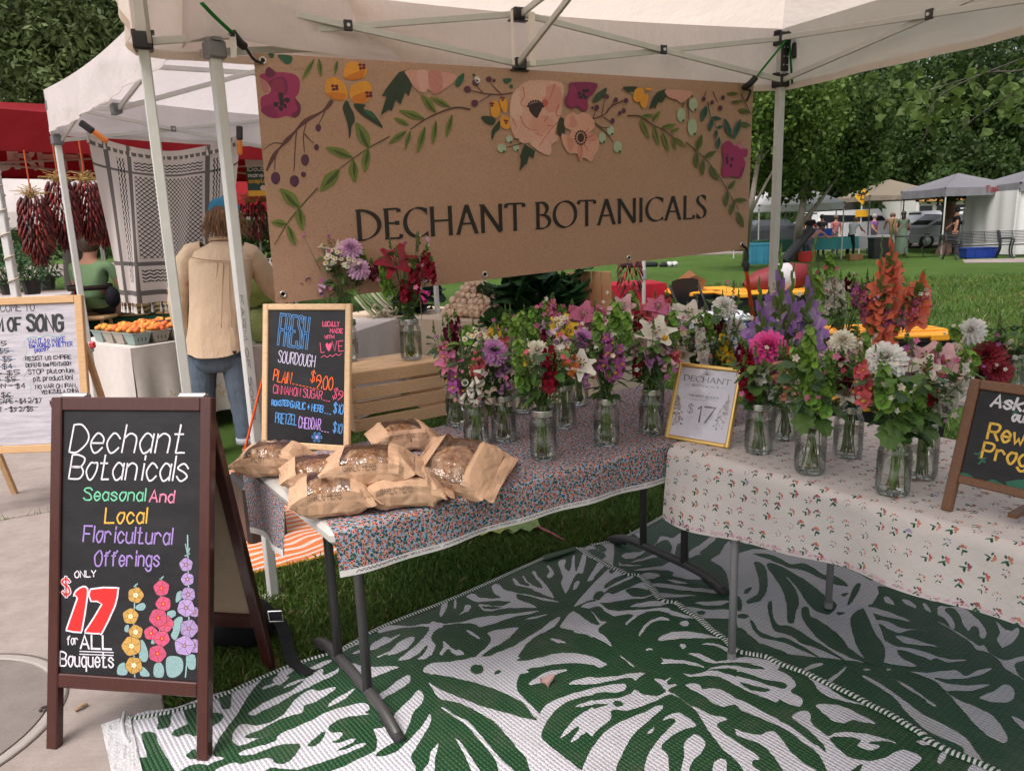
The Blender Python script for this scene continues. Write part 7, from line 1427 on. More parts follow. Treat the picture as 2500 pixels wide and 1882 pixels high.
def person_far(label,p,h,yaw,top,leg,hair,pose='stand',skirt=False,group='market visitors far across the lawn',sub=1):
    """small distant figure: one continuous body coloured by garment"""
    p = np.array(p,float); f = v3(math.sin(yaw),math.cos(yaw),0); s = v3(f[1],-f[0],0); k = h / 1.7; t = thing('person',label,'person',p,group)
    B = lambda x,y,z: p + (s * x + f * y + UP * z) * k
    ln = {'stand': 0,'lean': .22,'sit': .05,'bend': .5}[pose]; dz = -.40 if pose == 'sit' else (-.12 if pose == 'bend' else 0)
    n = {'pel': (B(0,0,.93 + dz),.13 * k),'chs': (B(0,ln * .7,1.28 + dz - ln * .2),(.15 * k,.11 * k)),'nk': (B(0,ln * 1.1,1.46 + dz - ln * .45),.05 * k),'hd': (B(0,ln * 1.3 + .02,1.56 + dz - ln * .6),.085 * k),'ht': (B(0,ln * 1.35,1.645 + dz - ln * .62),.07 * k)}
    e = chain('pel','chs','nk','hd','ht')
    for sd in (-1,1):
        a = 'l' if sd < 0 else 'r'; reach = .22 + ln if (pose != 'stand' or sd > 0) else .02
        n['s' + a] = (B(sd * .19,ln * .9,1.38 + dz - ln * .35),.055 * k); n['e' + a] = (B(sd * .24,ln * .9 + reach * .35,1.13 + dz - ln * .3),.042 * k); n['w' + a] = (B(sd * .2,ln * .9 + reach,.92 + dz + reach * .35 - ln * .3),.028 * k); n['h' + a] = (B(sd * .19,ln * .9 + reach + .07,.85 + dz + reach * .35 - ln * .3),(.03 * k,.018 * k)); e += chain('chs','s' + a,'e' + a,'w' + a,'h' + a)
        if pose == 'sit': n['k' + a] = (B(sd * .12,.42,.50),.065 * k); n['a' + a] = (B(sd * .12,.42,.08),.045 * k); n['t' + a] = (B(sd * .13,.55,.045),.04 * k)
        else: n['k' + a] = (B(sd * .10,.03,.49),.062 * k); n['a' + a] = (B(sd * .11,.0,.08),.045 * k); n['t' + a] = (B(sd * .12,.13,.045),.04 * k)
        e += chain('pel','k' + a,'a' + a,'t' + a)
    V,F = skin(n,e,sub); nm = list(n); NP = np.array([n[q][0] for q in nm]); cl = []
    for q in F:
        c = np.mean(V[list(q)],0); j = nm[int(np.argmin(np.linalg.norm(NP - c,axis=1)))]
        cl.append(top if j in ('chs','sl','sr') or (j == 'pel' and c[2] > n['pel'][0][2] + .02) else leg if j in ('pel','kl','kr','al','ar') else (.05,.04,.04) if j in ('tl','tr') else SKINC)
    g = MB(); g.add(V,F,cl); hd = n['hd'][0]; g.ell(hd + f * .095 * k,(.014,.014,.016),None,6,4,SKINC); g.build('body',M_CLOTH,t,True)
    g = MB(); g.ell(hd - f * .022 * k + UP * .035 * k,(.1 * k,.105 * k,.105 * k),None,10,7,hair[0])
    if len(hair) > 1: g.ell(hd - f * .07 * k - UP * .12 * k,(.09 * k,.05 * k,.17 * k),None,10,7,hair[0])
    g.build('hair',M_HAIR,t,True)
    if skirt: g = MB(); c = n['pel'][0]; g.lathe([(.14 * k,.12 * k),(.17 * k,-.1 * k),(.22 * k,-.5 * k),(.25 * k,-.82 * k)],Frame(c,(1,0,0),(0,1,0)),16,leg,wob=.05); g.build('dress',M_CLOTH,t,True)
    return t
# ================================================================ the neighbouring produce stall (white canopy)
NB = np.array([-1.055,2.96]); NC = D(143,330,5.2)[:2]; nu = unit(NC - NB); NC = NB + nu * 3.0; nv = np.array([nu[1],-nu[0]])
ntent,NP_ = pole_tent('canopy_tent','white pop-up canopy of the produce stall next door, grey frame, leg lettered FARM OF SONG',NB,NC,NB + nv * 3.0,2.24,2.52,3.35,M_TENT2,tzs=(2.20,2.42),bracket=(.16,.16,.17),sag=.02,legs=(0,1,2),legcol=(.56,.56,.55))
fr = Frame(v3(*NB,1.26) - v3(.0183,.0183,0) * 0,v3(0,0,-1),unit(v3(.99,.12,0))); q0 = Frame(v3(*(NB),1.30) + unit(v3(-NB[0],-NB[1],0)) * .0275,v3(0,0,-1),unit(v3(1,-.3,0))); q0 = Frame(q0.o,v3(0,0,-1),np.cross(unit(v3(-NB[0] * .35,-NB[1],0)),v3(0,0,-1)))
g = MB(); stext(g,'FARM OF SONG',q0,0,-.006,.012,.0018,(.03,.03,.03),width=.5,z=.001); g.build('leg_lettering',M_INK,ntent)
for P_,z_,l in ((NB,.60,'red release clamp on the lettered canopy leg'),(NP_[1],.80,'red release clamp')):
    g = MB(); g.box((*P_,z_),(.052,.052,.075),None,(.42,.42,.41),bev=.006); g.build('leg_slider',M_PLASTIC,ntent); g = MB(); c = v3(*P_,z_ + .005); g.box(c + v3(.04,-.02,.012),(.04,.03,.045),None,(.45,.03,.035),bev=.008); g.build('release_clip',M_PLASTIC,ntent)
# orange bungee from the banner's lower left corner down past the lettered leg
b0 = BP(693,716); b1 = D(655,870,2.9); b2 = D(582,1160,2.75)
bungee('long orange bungee running from the banner\'s lower left corner to the ground',[b1,(b1 + b2) / 2,b2],ORNG,[[b1,b1 + v3(.02,.0,.04),BP(697,748),BP(696,728),b0]],.8,.006)
b0 = BP(1815,600); a = Vp(1822,662,TP[1] + TV * .05,TU); b_ = Vp(1852,870,TP[1] + TV * .3,TU)
bungee("orange strap bungee hooked in the banner's lower right grommet by the right leg",[a,(a + b_) / 2,b_],ORNG,[[a,a + UP * .03,Vp(1826,632,TP[1] + TV * .05,TU),Vp(1824,610,TP[1] + TV * .05,TU),b0]],.45,.011)
# keffiyeh style scarf clipped up as a shade
sA,sB = D(212,322,5.3),D(588,322,5.9); sC,sD = D(283,740,5.25),D(405,742,5.55)
sD = D(560,735,5.8)
def scarfmat():
    m,t,b,out = newmat('woven_scarf'); N = NT(t); uv = N.coord('UV'); sx = N.n('ShaderNodeSeparateXYZ'); N.put(sx.inputs[0],uv); u,v = sx.outputs[0],sx.outputs[1]
    def band(a,lo,hi): return N.math('MULTIPLY',N.math('GREATER_THAN',a,lo),N.math('LESS_THAN',a,hi))
    fu = N.math('SUBTRACT',N.math('FRACT',N.math('MULTIPLY',N.math('ADD',u,v),34)),.5); fv = N.math('SUBTRACT',N.math('FRACT',N.math('MULTIPLY',N.math('SUBTRACT',u,v),34)),.5)
    net = N.math('LESS_THAN',N.math('MINIMUM',N.math('ABSOLUTE',fu),N.math('ABSOLUTE',fv)),.105)
    knot = N.math('LESS_THAN',N.math('ADD',N.math('ABSOLUTE',fu),N.math('ABSOLUTE',fv)),.32); net = N.math('MAXIMUM',net,knot)
    zz = N.math('ABSOLUTE',N.math('SUBTRACT',N.math('FRACT',N.math('MULTIPLY',u,28)),.5)); her = N.math('LESS_THAN',N.math('FRACT',N.math('MULTIPLY_ADD',v,46,zz)),.42); zv = N.math('ABSOLUTE',N.math('SUBTRACT',N.math('FRACT',N.math('MULTIPLY',v,28)),.5)); her2 = N.math('LESS_THAN',N.math('FRACT',N.math('MULTIPLY_ADD',u,46,zv)),.42)
    f = N.math('MULTIPLY',net,N.math('MULTIPLY',band(u,.27,.73),band(v,.27,.80)))
    f = N.math('MAXIMUM',f,N.math('MULTIPLY',her,N.math('MULTIPLY',band(u,.27,.73),N.math('ADD',band(v,.125,.20),band(v,.84,.905),clamp=True))))
    f = N.math('MAXIMUM',f,N.math('MULTIPLY',her2,N.math('MULTIPLY',N.math('ADD',band(u,.15,.21),band(u,.79,.85),clamp=True),band(v,.125,.905))))
    for lo,hi in ((.045,.075),(.225,.25),(.815,.83),(.935,.96)): f = N.math('MAXIMUM',f,N.math('MULTIPLY',band(v,lo,hi),.8))
    for lo,hi in ((.07,.10),(.225,.255),(.745,.775),(.90,.93)): f = N.math('MAXIMUM',f,N.math('MULTIPLY',band(u,lo,hi),.8))
    N.put(b.inputs['Base Color'],N.mix(f,(.62,.57,.55),(.018,.016,.018))); b.inputs['Roughness'].default_value = .9; tr = N.n('ShaderNodeBsdfTranslucent'); N.put(tr.inputs[0],N.mix(f,(.62,.57,.55),(.03,.03,.03))); mx = N.n('ShaderNodeMixShader'); mx.inputs[0].default_value = .3; t.links.new(b.outputs[0],mx.inputs[1]); t.links.new(tr.outputs[0],mx.inputs[2]); t.links.new(mx.outputs[0],out.inputs[0]); return m
g = MB(); rr = []; uvv = []; NXs = 48
for i in range(NXs + 1):
    u = i / NXs; row = []
    for j in range(41):
        v = 1 - j / 40; q = j / 40; p = (sA * (1 - u) + sB * u) * (1 - q) + (sC * (1 - u) + sD * u) * q; p = p + UP * (-.13 * math.sin(math.pi * u) ** .8 * (1 - q) ** 2) + v3(0,1,0) * (.05 * math.sin(u * 16 + 1.5 * q) * (.4 + q) + .03 * math.sin(u * 34 + 3 * q) * q)
        row.append(p); uvv.append((u,v))
    rr.append(row)
sc = uvgrid(g,rr,'scarf',scarfmat(),None,uvv,label='large white and black keffiyeh scarf clipped up as a shade in the produce stall',cat='scarf',base=(sA + sB) / 2)
ORG[sc.name] = (sA + sB) / 2
for (nm_,rw) in (('fringe',[r[-1] for r in rr]),('fringe',[r[0] for r in rr])):
    g = MB()
    for i in range(0,NXs + 1,2): p = rw[i]; g.tube([p,p - UP * .03],.0025,4,(.6,.56,.53)); g.lathe([(.0,0),(.006,-.005),(.007,-.02),(.011,-.045)],Frame(p - UP * .025,(1,0,0),(0,1,0)),6,(.62,.58,.55))
    g.build(nm_,M_CLOTH,sc)
for (px,py,a,lb) in ((228,322,.9,'orange tipped black spring clamp at the upper left of the scarf'),(585,342,-.1,'orange tipped black spring clamp at the upper right of the scarf')):
    c = D(px,py,5.25 if px < 400 else 5.85); d = v3(math.sin(a),0,-math.cos(a)); t = thing('spring_clamp',lb,'clamp',c); g = MB(); g.bar(c - d * .10,c + d * .0,.045,.03,v3(0,1,0),(.015,.015,.017),bev=.008); g.build('jaw',M_PLASTIC,t); g = MB(); g.bar(c + d * .0,c + d * .11,.038,.026,v3(0,1,0),(.75,.22,.03),bev=.01); g.build('grip',M_PLASTIC,t)
# ---- red canopy further left
pA_,pB_ = D(0,372,7.0)[:2],D(640,392,8.6)[:2]; rd = unit(pB_ - pA_); rA = pA_ - rd * 1.0; rn = np.array([-rd[1],rd[0]])
rt,RP = pole_tent('canopy_tent','red market canopy with hanging chile ristras at the left edge',rA,rA + rd * 5.2,rA + rn * 3.2,2.36,2.74,3.05,M_RED,legs=(0,2,3),legcol=(.5,.48,.46),sag=.015,tzs=(2.42,2.62),cross=False)
fb = Frame(v3(*(RP[3] + rd * .8 - rn * .02),2.40),(*rd,0),UP); g = MB(); stext(g,'MURPHY FARM',fb,.3,.08,.30,.06,(.72,.64,.60),z=-.03); g.build('valance_lettering',M_INK,rt)
g = MB(); p = D(12,560,5.4); g.box((p[0],5.4,1.18),(.05,.05,2.36),None,(.6,.59,.58),bev=.005); lg = g.build('tent_post',M_METAL,None,label='pale square canopy post at the left edge of the view wound with cord',cat='post',base=(p[0],5.4,0))
g = MB()
for q in range(9): z = .9 + q * .16; g.tube([v3(p[0],5.4,z) + v3(.036 * math.cos(a),.036 * math.sin(a),.012 * a) for a in np.linspace(0,6.3,10)],.006,5,(.40,.35,.28))
g.tube([v3(p[0] + .03,5.37,1.1),v3(p[0] + .10,5.35,.6),v3(p[0] + .16,5.3,.3)],.006,5,(.4,.35,.28)); g.build('cord',M_CLOTH,lg)
def ristra(label,c,L,W,n,seed,group='chile ristras hanging in the market'):
    rf.seed(seed); t = thing('chile_ristra',label,'ristra',c,group); g = MB()
    for i in range(n):
        q = i / n; a = i * 2.4; w = W * (.55 + .5 * math.sin(math.pi * min(1,q * .8 + .18))) * (1 if q < .7 else 1.15 - .9 * (q - .7) / .3); o = c + v3(w * .5 * math.cos(a),w * .5 * math.sin(a),-L * q * .86); d = unit(v3(math.cos(a) * .34,math.sin(a) * .34,-1 + .2 * rf.random())); l = rf.uniform(.08,.13) * (W / .25); sd = perp(d)[0]; r = l * rf.uniform(.14,.22); col = jit(rf.choice([(.10,.010,.010),(.16,.014,.012),(.06,.007,.009),(.22,.02,.012)]),.3)
        g.tube([o,o + d * l * .3 + sd * l * .03,o + d * l * .7 - sd * l * .06,o + d * l + sd * l * .08],[r * .5,r,r * .65,r * .1],6,col,flat=rf.uniform(.5,.8))
    g.build('chile_pods',vc('dried_chile',.5,.35,60,.6,90),t,True); g = MB()
    for i in range(60): d = unit(v3(rf.gauss(0,.6),rf.gauss(0,.6),1.0)); o = c + v3(rf.gauss(0,W * .1),rf.gauss(0,W * .1),-.02); l = rf.uniform(.08,.2) * (W / .25); g.tube([o,o + d * l * .6,o + d * l + v3(rf.gauss(0,.03),rf.gauss(0,.03),-.03)],.0025,4,jit((.42,.28,.11),.2))
    g.build('straw_topknot',M_CLOTH,t); g = MB(); g.tube([c,c + UP * .35],.006,5,(.45,.1,.04)); g.build('cord',M_CLOTH,t); return t
for i,(px,py,Y,L,W,lb) in enumerate(((76,478,6.2,.58,.19,'leftmost dark red chile ristra hanging from the red canopy'),(142,440,6.4,.60,.185,'middle dark red chile ristra with the tallest straw topknot'),(207,442,6.6,.56,.19,'dark red chile ristra beside the scarf'),(246,470,6.9,.5,.2,'chile ristra half hidden by the edge of the scarf'))):
    ristra(lb,D(px,py,Y),L,W,230,i)
for i,(px,py,Y,L) in enumerate(((612,492,9.3,.46),(640,490,9.5,.5))): ristra('small chile ristra seen in the gap between scarf and banner',D(px,py,Y),L,.24,60,20 + i)
ristra('long chile ristra hanging below the banner by the red cloth',D(1537,605,7.6),.62,.2,90,33)
# green tablecloth table with bagged chile and apricots
def clothed_table(label,c,u,L,W,h,col,mat=None,drop=.6,group='market tables with cloths',wav=.015):
    c = np.array(c,float); u = unit(np.array(u,float)); v = np.array([-u[1],u[0]]); t = thing('market_table',label,'table',(*c,0),group); f = Frame((*(c - u * L / 2 - v * W / 2),0),(*u,0),(*v,0)); rows = []
    per = [(x,0) for x in np.linspace(0,L,40)] + [(L,y) for y in np.linspace(0,W,16)[1:]] + [(x,W) for x in np.linspace(L,0,40)[1:]] + [(0,y) for y in np.linspace(W,0,16)[1:]]
    g = MB(); g.add([f(x,y,h + .004) for x,y in per],[tuple(range(len(per)))],col)
    for q in np.linspace(0,1,8): rows.append([f(x + (x - L / 2) / L * .06 * q * abs(math.sin(i * .9)),y + (y - W / 2) / W * (.05 * q + wav * 2 * q * math.sin(i * .8)),h + .004 - (h - (h - drop)) * q) for i,(x,y) in enumerate(per)])
    g.grid(rows,col); g.build('tablecloth',mat or M_CLOTH,t,True); g = MB(); g.box(f(L / 2,W / 2,h - .018),(L - .02,W - .02,.03),Frame((0,0,0),f.u,f.v),WHITEP); g.build('tabletop',M_PLASTIC,t)
    for x in (.15,L - .15):
        for y in (.1,W - .1): g = MB(); g.tube([f(x,y,.0),f(x,y,h - .03)],.016,8,DGREY); g.build('leg',M_METAL,t,True)
    return t,f
gq = (G(195,785,.74)[:2] + G(415,770,.74)[:2]) / 2; gd = unit(G(415,770,.74)[:2] - G(195,785,.74)[:2])
gt,gF = clothed_table('table with a dark green banner cloth carrying bagged chile powder',gq + np.array([-gd[1],gd[0]]) * .35,gd,1.7,.7,.74,(.012,.06,.03),drop=.72)
bf = Frame(gF(0,-.055,0),gF.u,UP); g = MB()
c0 = hit(bf,332,900); ring = [(c0[0] + .34 * math.cos(a),c0[1] + .34 * math.sin(a)) for a in np.linspace(0,6.283,40)]
for w_,c_,z_ in ((.04,(.3,.012,.02),.010),(.02,(.6,.6,.6),.011)): g.ribbon(ring,w_,bf,z_,c_)
for pts in ([(258,862),(312,838),(335,868),(282,905)],[(248,908),(300,900),(312,925),(256,934),(264,920)]): g.poly([bf(*hit(bf,*p),.013) for p in pts],(.28,.014,.022))
ptext(g,'M',bf,(300,880),(314,872),16,.02,(.65,.65,.65),.015); g.build('printed_emblem',M_INK,gt)
rf.seed(9); k = 0
for i in range(4):
    for lay in range(3 if i > 1 else 3):
        for row in range(2):
            if i == 0: col,w = jit((.20,.022,.018),.2),.26
            else: col,w = jit((.24,.16,.065),.15),.30
            p = gF(.16 + i * .38 + .02 * row,.10 + .24 * row,.765 + lay * .045); g = MB(); g.ell(p,(w * .58,.10,.03),Frame((0,0,0),gF.u,gF.v),12,6,col,jit=.06); g.build('spice_bag',vc('clear_bagged_spice',.25,.3,40,.3,60),None,True,label='plastic bag of dark red chile powder stacked on the green table' if i == 0 else 'flat plastic bag of brown ground spice stacked on the green table',cat='spice bag',group='bags of red chile' if i == 0 else 'bags of brown spice',base=p)
ap = G(318,852,.745); au = unit(G(423,836,.745)[:2] - ap[:2]); av = unit(G(264,826,.745)[:2] - ap[:2]); av = unit(av - (av @ au) * au)
apt,aF = clothed_table('small table under a white cloth with faint yellow flowers, holding apricots',ap[:2] + au * .6 + av * .5,au,1.2,1.0,.745,(.62,.57,.54),drop=.62,wav=.03)
g = MB(); rf.seed(2); af = Frame(aF(0,-.062,0),aF.u,UP)
for i in range(34): x,y = rf.uniform(.03,.95),rf.uniform(.2,.7); [g.ribbon(crom([(x,y),(x + .02 * math.cos(a),y + .02 * math.sin(a)),(x + .035 * math.cos(a + .5),y + .03 * math.sin(a + .5))],3),.006,af,.012,(.50,.38,.12)) for a in (i,i + 2,i + 4)]
g.build('cloth_print',M_INK,apt)
rf.seed(8)
bskt = [(aF(.14 + .158 * (i % 4),.14 + .158 * (i // 4),.752)) for i in range(16)]
for bi,c in enumerate(bskt):
    t = thing('fruit_basket','grey pulp quart basket heaped with apricots on the white cloth' ,'fruit basket',c,'quart baskets of apricots'); g = MB(); q = Frame(c,aF.u,aF.v); rows = [[q(sx * r_,sy * r_,z) for sx,sy in ((-1,-1),(0,-1),(1,-1),(1,0),(1,1),(0,1),(-1,1),(-1,0))] for r_,z in ((.05,0),(.073,.085),(.078,.086),(.078,.092),(.070,.092))]; g.grid(rows,(.36,.33,.28) if bi % 3 else (.28,.36,.34),wrap=True); g.add([q(-.05,-.05,.002),q(.05,-.05,.002),q(.05,.05,.002),q(-.05,.05,.002)],[(0,1,2,3)],(.33,.3,.26))
    for k in range(3): g.box(q(-.03 + .03 * k,-.0635,.045),(.006,.003,.04),Frame((0,0,0),q.u,q.v),(.06,.05,.05))
    g.build('basket',M_MATTE,t); g = MB()
    for k in range(11): a = k * 2.4; r_ = .052 * math.sqrt(k / 11); g.ell(q(r_ * math.cos(a),r_ * math.sin(a),.098 + .020 * (1 - k / 11) + rf.uniform(-.004,.006)),(.024,.024,.022),None,9,6,jit(rf.choice([(.72,.24,.03),(.70,.14,.03),(.74,.33,.05)]),.12))
    g.build('apricots',vc('apricot_skin',.5,.25,25),t,True)
c = D(392,716,6.0); t = thing('price_card','white card lettered Apricots in green on a black stand','price card',c); cfm = Frame(c,unit(v3(1,.3,0)),UP); g = MB(); g.box(cfm(0,0,0),(.14,.095,.002),cfm,(.66,.64,.68)); g.build('card',M_MATTE,t); g = MB(); ptext(g,'Apricots',cfm.sub(0,0,.0012),(373,716),(401,714),7,.0035,(.01,.25,.14)); ptext(g,'$5',cfm.sub(0,0,.0012),(377,727),(393,726),7,.0035,(.01,.25,.14)); g.build('card_lettering',M_INK,t); g = MB(); g.tube([cfm(0,-.05,-.01),cfm(0,-.22,-.01)],.006,6,BLK); g.tube([cfm(-.05,-.22,-.01),cfm(.05,-.22,-.01)],.006,6,BLK); g.build('stand',M_PLASTIC,t)
# seated stallholder in green
sp_ = D(228,770,7.6); stl = thing('wooden_stool','low wooden stool under the seated stallholder','stool',(sp_[0],7.6,0)); g = MB(); g.box((sp_[0],7.6,.78),(.36,.28,.035),None,bev=.01); g.build('seat',M_OAK,stl)
for sx in (-1,1):
    for sy in (-1,1): g = MB(); g.tube([(sp_[0] + sx * .12,7.6 + sy * .08,.76),(sp_[0] + sx * .18,7.6 + sy * .13,0)],.018,8); g.build('leg',M_OAK,stl)
seat = person_far('stallholder seen from behind seated on a stool in a green T-shirt and dark apron',(sp_[0],7.62,.30),1.78,.15,(.19,.31,.16),(.03,.03,.035),[(.06,.035,.02)],'sit',group=None,sub=2)
g = MB(); c = v3(sp_[0],7.62,1.08); g.lathe([(.20,-.02),(.205,-.02),(.205,.03),(.2,.03)],Frame(c,(1,0,0),(0,.8,0)),20,(.03,.02,.015)); g.ell(c + v3(.22,-.02,-.1),(.07,.08,.11),None,10,7,(.015,.015,.02)); g.tube([c + v3(-.06,-.16,.02),c + v3(-.07,-.17,-.25)],.012,5,(.012,.012,.014)); g.build('apron_belt',M_CLOTH,seat,True)
# potted seedlings on a table, far left
clothed_table('long white covered table of seedlings at the far left',D(70,720,9.0)[:2] * 1.0,(.8,.6),2.6,.7,.72,(.55,.52,.52),drop=.5); clothed_table('table with a bright red cloth far left behind the seedlings',D(40,640,11.5)[:2],(.9,.3),2.4,.7,.8,(.5,.015,.03),drop=.5)
def bushy(label,name,cat,c,r,h,n,col,lw=.05,group=None,seed=0):
    rf.seed(seed); t = thing(name,label,cat,c,group); g = MB(); st = MB()
    for k in range(n): a = rf.uniform(0,6.28); q = rf.random(); rr_ = r * math.sqrt(rf.random()) * (.6 + .4 * q); o = np.array(c) + v3(rr_ * math.cos(a),rr_ * math.sin(a),.08 + h * q); lance(g,o,unit(rdir() + v3(math.cos(a),math.sin(a),.3)),unit(UP + .6 * rdir()),lw * rf.uniform(.7,1.4),lw * .35,col)
    for k in range(8): a = k * .8; st.tube([np.array(c) + UP * .05,np.array(c) + v3(r * .6 * math.cos(a),r * .6 * math.sin(a),h * .8)],.005,4,(.1,.14,.05))
    g.build('foliage',M_LEAF,t); st.build('stems',M_STEM,t); g = MB(); g.lathe([(0,0),(r * .35,0),(r * .45,.12),(r * .4,.12)],Frame(c,(1,0,0),(0,1,0)),12,(.02,.02,.02)); g.build('pot',M_PLASTIC,t); return t
for i,(px,py,Y) in enumerate(((20,690,6.3),(75,690,6.5),(112,680,6.8),(40,640,7.6),(95,630,7.8))): c = D(px,py,Y); bushy('bushy dark green tomato seedling in a black pot at the far left','potted_plant','plant',c - UP * .1,.17,.32,150,(.05,.12,.045),.06,'tomato seedlings at the left stall',i)
clothed_table('low white clothed table carrying the tomato seedlings',D(20,700,6.6)[:2] + np.array([-.25,.25]),(.85,.45),1.1,1.5,D(68,722,6.5)[2] - .04,(.6,.57,.56),drop=.5)
# white canopies far behind on the left
for i,(px,Y,lb) in enumerate(((60,14,'pale white canopy roof far behind the hanging ristras'),(-250,17,'second pale canopy further left and behind'))):
    c = D(px,500,Y)[:2]; pole_tent('canopy_tent',lb,c,c + np.array([4.0,.6]),c + np.array([-.6,3.6]),1.95,2.35,3.3,M_TENT2,cross=False,truss=(),sag=.03)
c = D(628,560,13)[:2]; pole_tent('canopy_tent','small red canopy roof seen far away between scarf and banner',c + np.array([-1.2,0]),c + np.array([1.8,.3]),c + np.array([-1.4,2.6]),1.95,2.2,2.9,M_RED,cross=False,truss=(),sag=.02)
c = D(640,430,8.9); sg = thing('poster','hanging green and white poster about doubled tokens beside the banner','poster',c); pf = Frame(c,(.96,.28,0),UP); g = MB(); g.box(pf(0,0,0),(.34,.44,.004),pf,(.02,.07,.045)); g.box(pf(0,.16,.003),(.34,.12,.003),pf,(.62,.66,.66)); g.box(pf(0,-.19,.003),(.34,.06,.003),pf,(.75,.38,.03)); g.build('printed_sheet',M_MATTE,sg)
g = MB(); 
for s_,y,c_ in (('!Doubles',.055,(.7,.7,.68)),('monedas',-.01,(.7,.7,.68)),('aceptadas',-.075,(.75,.38,.03))): stext(g,s_,pf,-.15,y,.042,.009,c_,z=.006,width=.28)
g.ell(pf(.0,-.135,.005),(.035,.035,.002),pf,12,5,(.7,.5,.35)); g.build('poster_lettering',M_INK,sg)
# ---- produce table behind the banner
VT = [G(884,771,.74),G(1360,800,.74)]; vc_ = (VT[0][:2] + VT[1][:2]) / 2; vd = unit(VT[1][:2] - VT[0][:2])
clothed_table('long cream clothed table heaped with turnips and greens behind the banner',vc_ + np.array([-vd[1],vd[0]]) * .45,vd,2.9,.9,.74,(.60,.48,.36),drop=.7)
cb = G(625,850,.74); clothed_table('white clothed table of cabbages in front of the person in tan',cb[:2] + np.array([.30,.85]),(.25,1),1.7,.62,.74,(.62,.56,.53),drop=.7,wav=.03)
def turnips():
    t = thing('turnip_heap','pyramid of pale cream turnips with trailing roots on the produce table','turnips',G(1132,780,.745),None); b = G(1128,776,.745) - v3(0,.08,0); rf.seed(3)
    sdv = v3(*vd,0); bk = v3(-vd[1],vd[0],0); k = 0
    for lay in range(6):
        nx = 9 - lay
        for i in range(nx):
            for j in range(max(1,3 - lay // 2)):
                r = rf.uniform(.036,.046); c = b + sdv * ((i - (nx - 1) / 2) * .068 + rf.uniform(-.012,.012)) + bk * (j * .07 + lay * .03 + .08) + UP * (.035 + lay * .052 + rf.uniform(-.008,.008)); g = MB(); f = nframe(c,unit(v3(rf.gauss(0,.6),-1,rf.gauss(0,.5)))); g.lathe([(0,-r * .9),(r * .6,-r * .75),(r,-.05 * r),(r * .7,r * .62),(r * .25,r * .95),(r * .07,r * 1.35),(.0006,r * 2.3)],f,10,jit((.62,.45,.32),.07)); g.build('turnip',vc('turnip_skin',.5,.12,40),t,True); k += 1
            if k > 95: break
turnips()
def leafheap(label,name,cat,c,ext,n,col,s,seed,mat=M_LEAF,up=.5):
    rf.seed(seed); g = MB()
    for k in range(n):
        o = np.array(c) + v3(rf.gauss(0,ext[0]),rf.gauss(0,ext[1]),abs(rf.gauss(0,1)) * ext[2]); d = unit(v3(rf.gauss(0,.8),-abs(rf.gauss(.6,.5)),rf.gauss(up - .4,.5))); sd = perp(d)[0]; nn = np.cross(sd,d); L = s * rf.uniform(.7,1.3); rows = []
        for i in range(6):
            t_ = i / 5; w = L * .42 * math.sin(math.pi * (t_ * .86 + .1)) ** .7; rows.append([o + d * L * t_ + sd * w * x + nn * L * (.05 * math.sin(x * 9 + i * 2.2 + k) + .10 * abs(x) - .3 * t_ * t_) for x in (-1,-.6,-.2,0,.2,.6,1)])
        cc = jit(col,.3); g.grid(rows,cc)
    return g.build(name,mat,None,True,label=label,cat=cat,base=c)
leafheap('mound of big dark green chard and kale leaves beside the turnips','kale_heap','kale',G(1315,790,.74) + v3(0,.35,.04),(.17,.12,.20),190,(.030,.085,.026),.22,4)
leafheap('low pile of blue-black kale left of the turnips','dark_kale_heap','kale',G(985,775,.74) + v3(0,.4,.03),(.10,.1,.13),110,(.018,.042,.034),.15,5)
leafheap('bunch of curly greens at the end of the produce table','greens_bunch','greens',G(1235,800,.76) + v3(0,.05,.0),(.07,.06,.03),40,(.05,.12,.03),.13,6)
for i,(px,py) in enumerate(((628,705),(650,715),(610,700),(640,790),(655,780),(625,690))):
    c = D(px,py,5.6 + .3 * (i % 3)); rf.seed(i); g = MB()
    for k in range(26): d = unit(rdir() + v3(0,-.4,.2)); u_,v_ = perp(d); q = Frame(c,u_,v_); r = .105 + .01 * (k % 5); g.grid([[q(r * math.sin(a) * math.cos(b),r * math.sin(a) * math.sin(b),r * math.cos(a) * (1 + .05 * math.sin(5 * b))) for b in np.linspace(0,6.28,13)] for a in (0.02,.3,.6,.85)],jit((.36,.48,.16) if i != 3 else (.42,.54,.22),.18))
    g.build('cabbage',M_LEAF,None,True,label='pale green cabbage on the produce table right of the person in tan',cat='cabbage',group='cabbages on the produce table',base=c)
g = MB(); 
for k in range(26): o = G(930,778,.75) + v3(rf.uniform(-.12,.12),rf.uniform(.02,.2),rf.uniform(.0,.12)); d = unit(v3(-.7,.5,.55)); g.tube([o,o + d * .16,o + d * .34 + UP * .04],[.011,.010,.012],6,jit((.55,.56,.40) if k % 2 else (.25,.38,.14),.15)); g.ell(o,(.017,.017,.017),None,6,4,(.6,.52,.38))
g.build('green_onion_bunch',M_LEAF,None,True,label='bunch of green onions with white roots between the two crate bouquets',cat='green onions',base=G(930,778,.75))
p = D(1440,740,6.6); t = thing('wooden_crate','upright dark wooden slatted crate at the right end of the produce table','crate',(p[0],6.6,.76)); cf = Frame((p[0],6.6,.76),(*vd,0),UP)
for k in range(4): g = MB(); g.box(cf(-.12 + .10 * k,.17,.015 if k else .0),(.085,.40,.02),cf,(.75,.6,.5),bev=.003); g.build('slat',M_PINE,t)
for y in (.06,.30): g = MB(); g.box(cf(-.22,y,-.14),(.02,.11,.3),cf,(.8,.65,.55),bev=.003); g.build('slat',M_PINE,t)
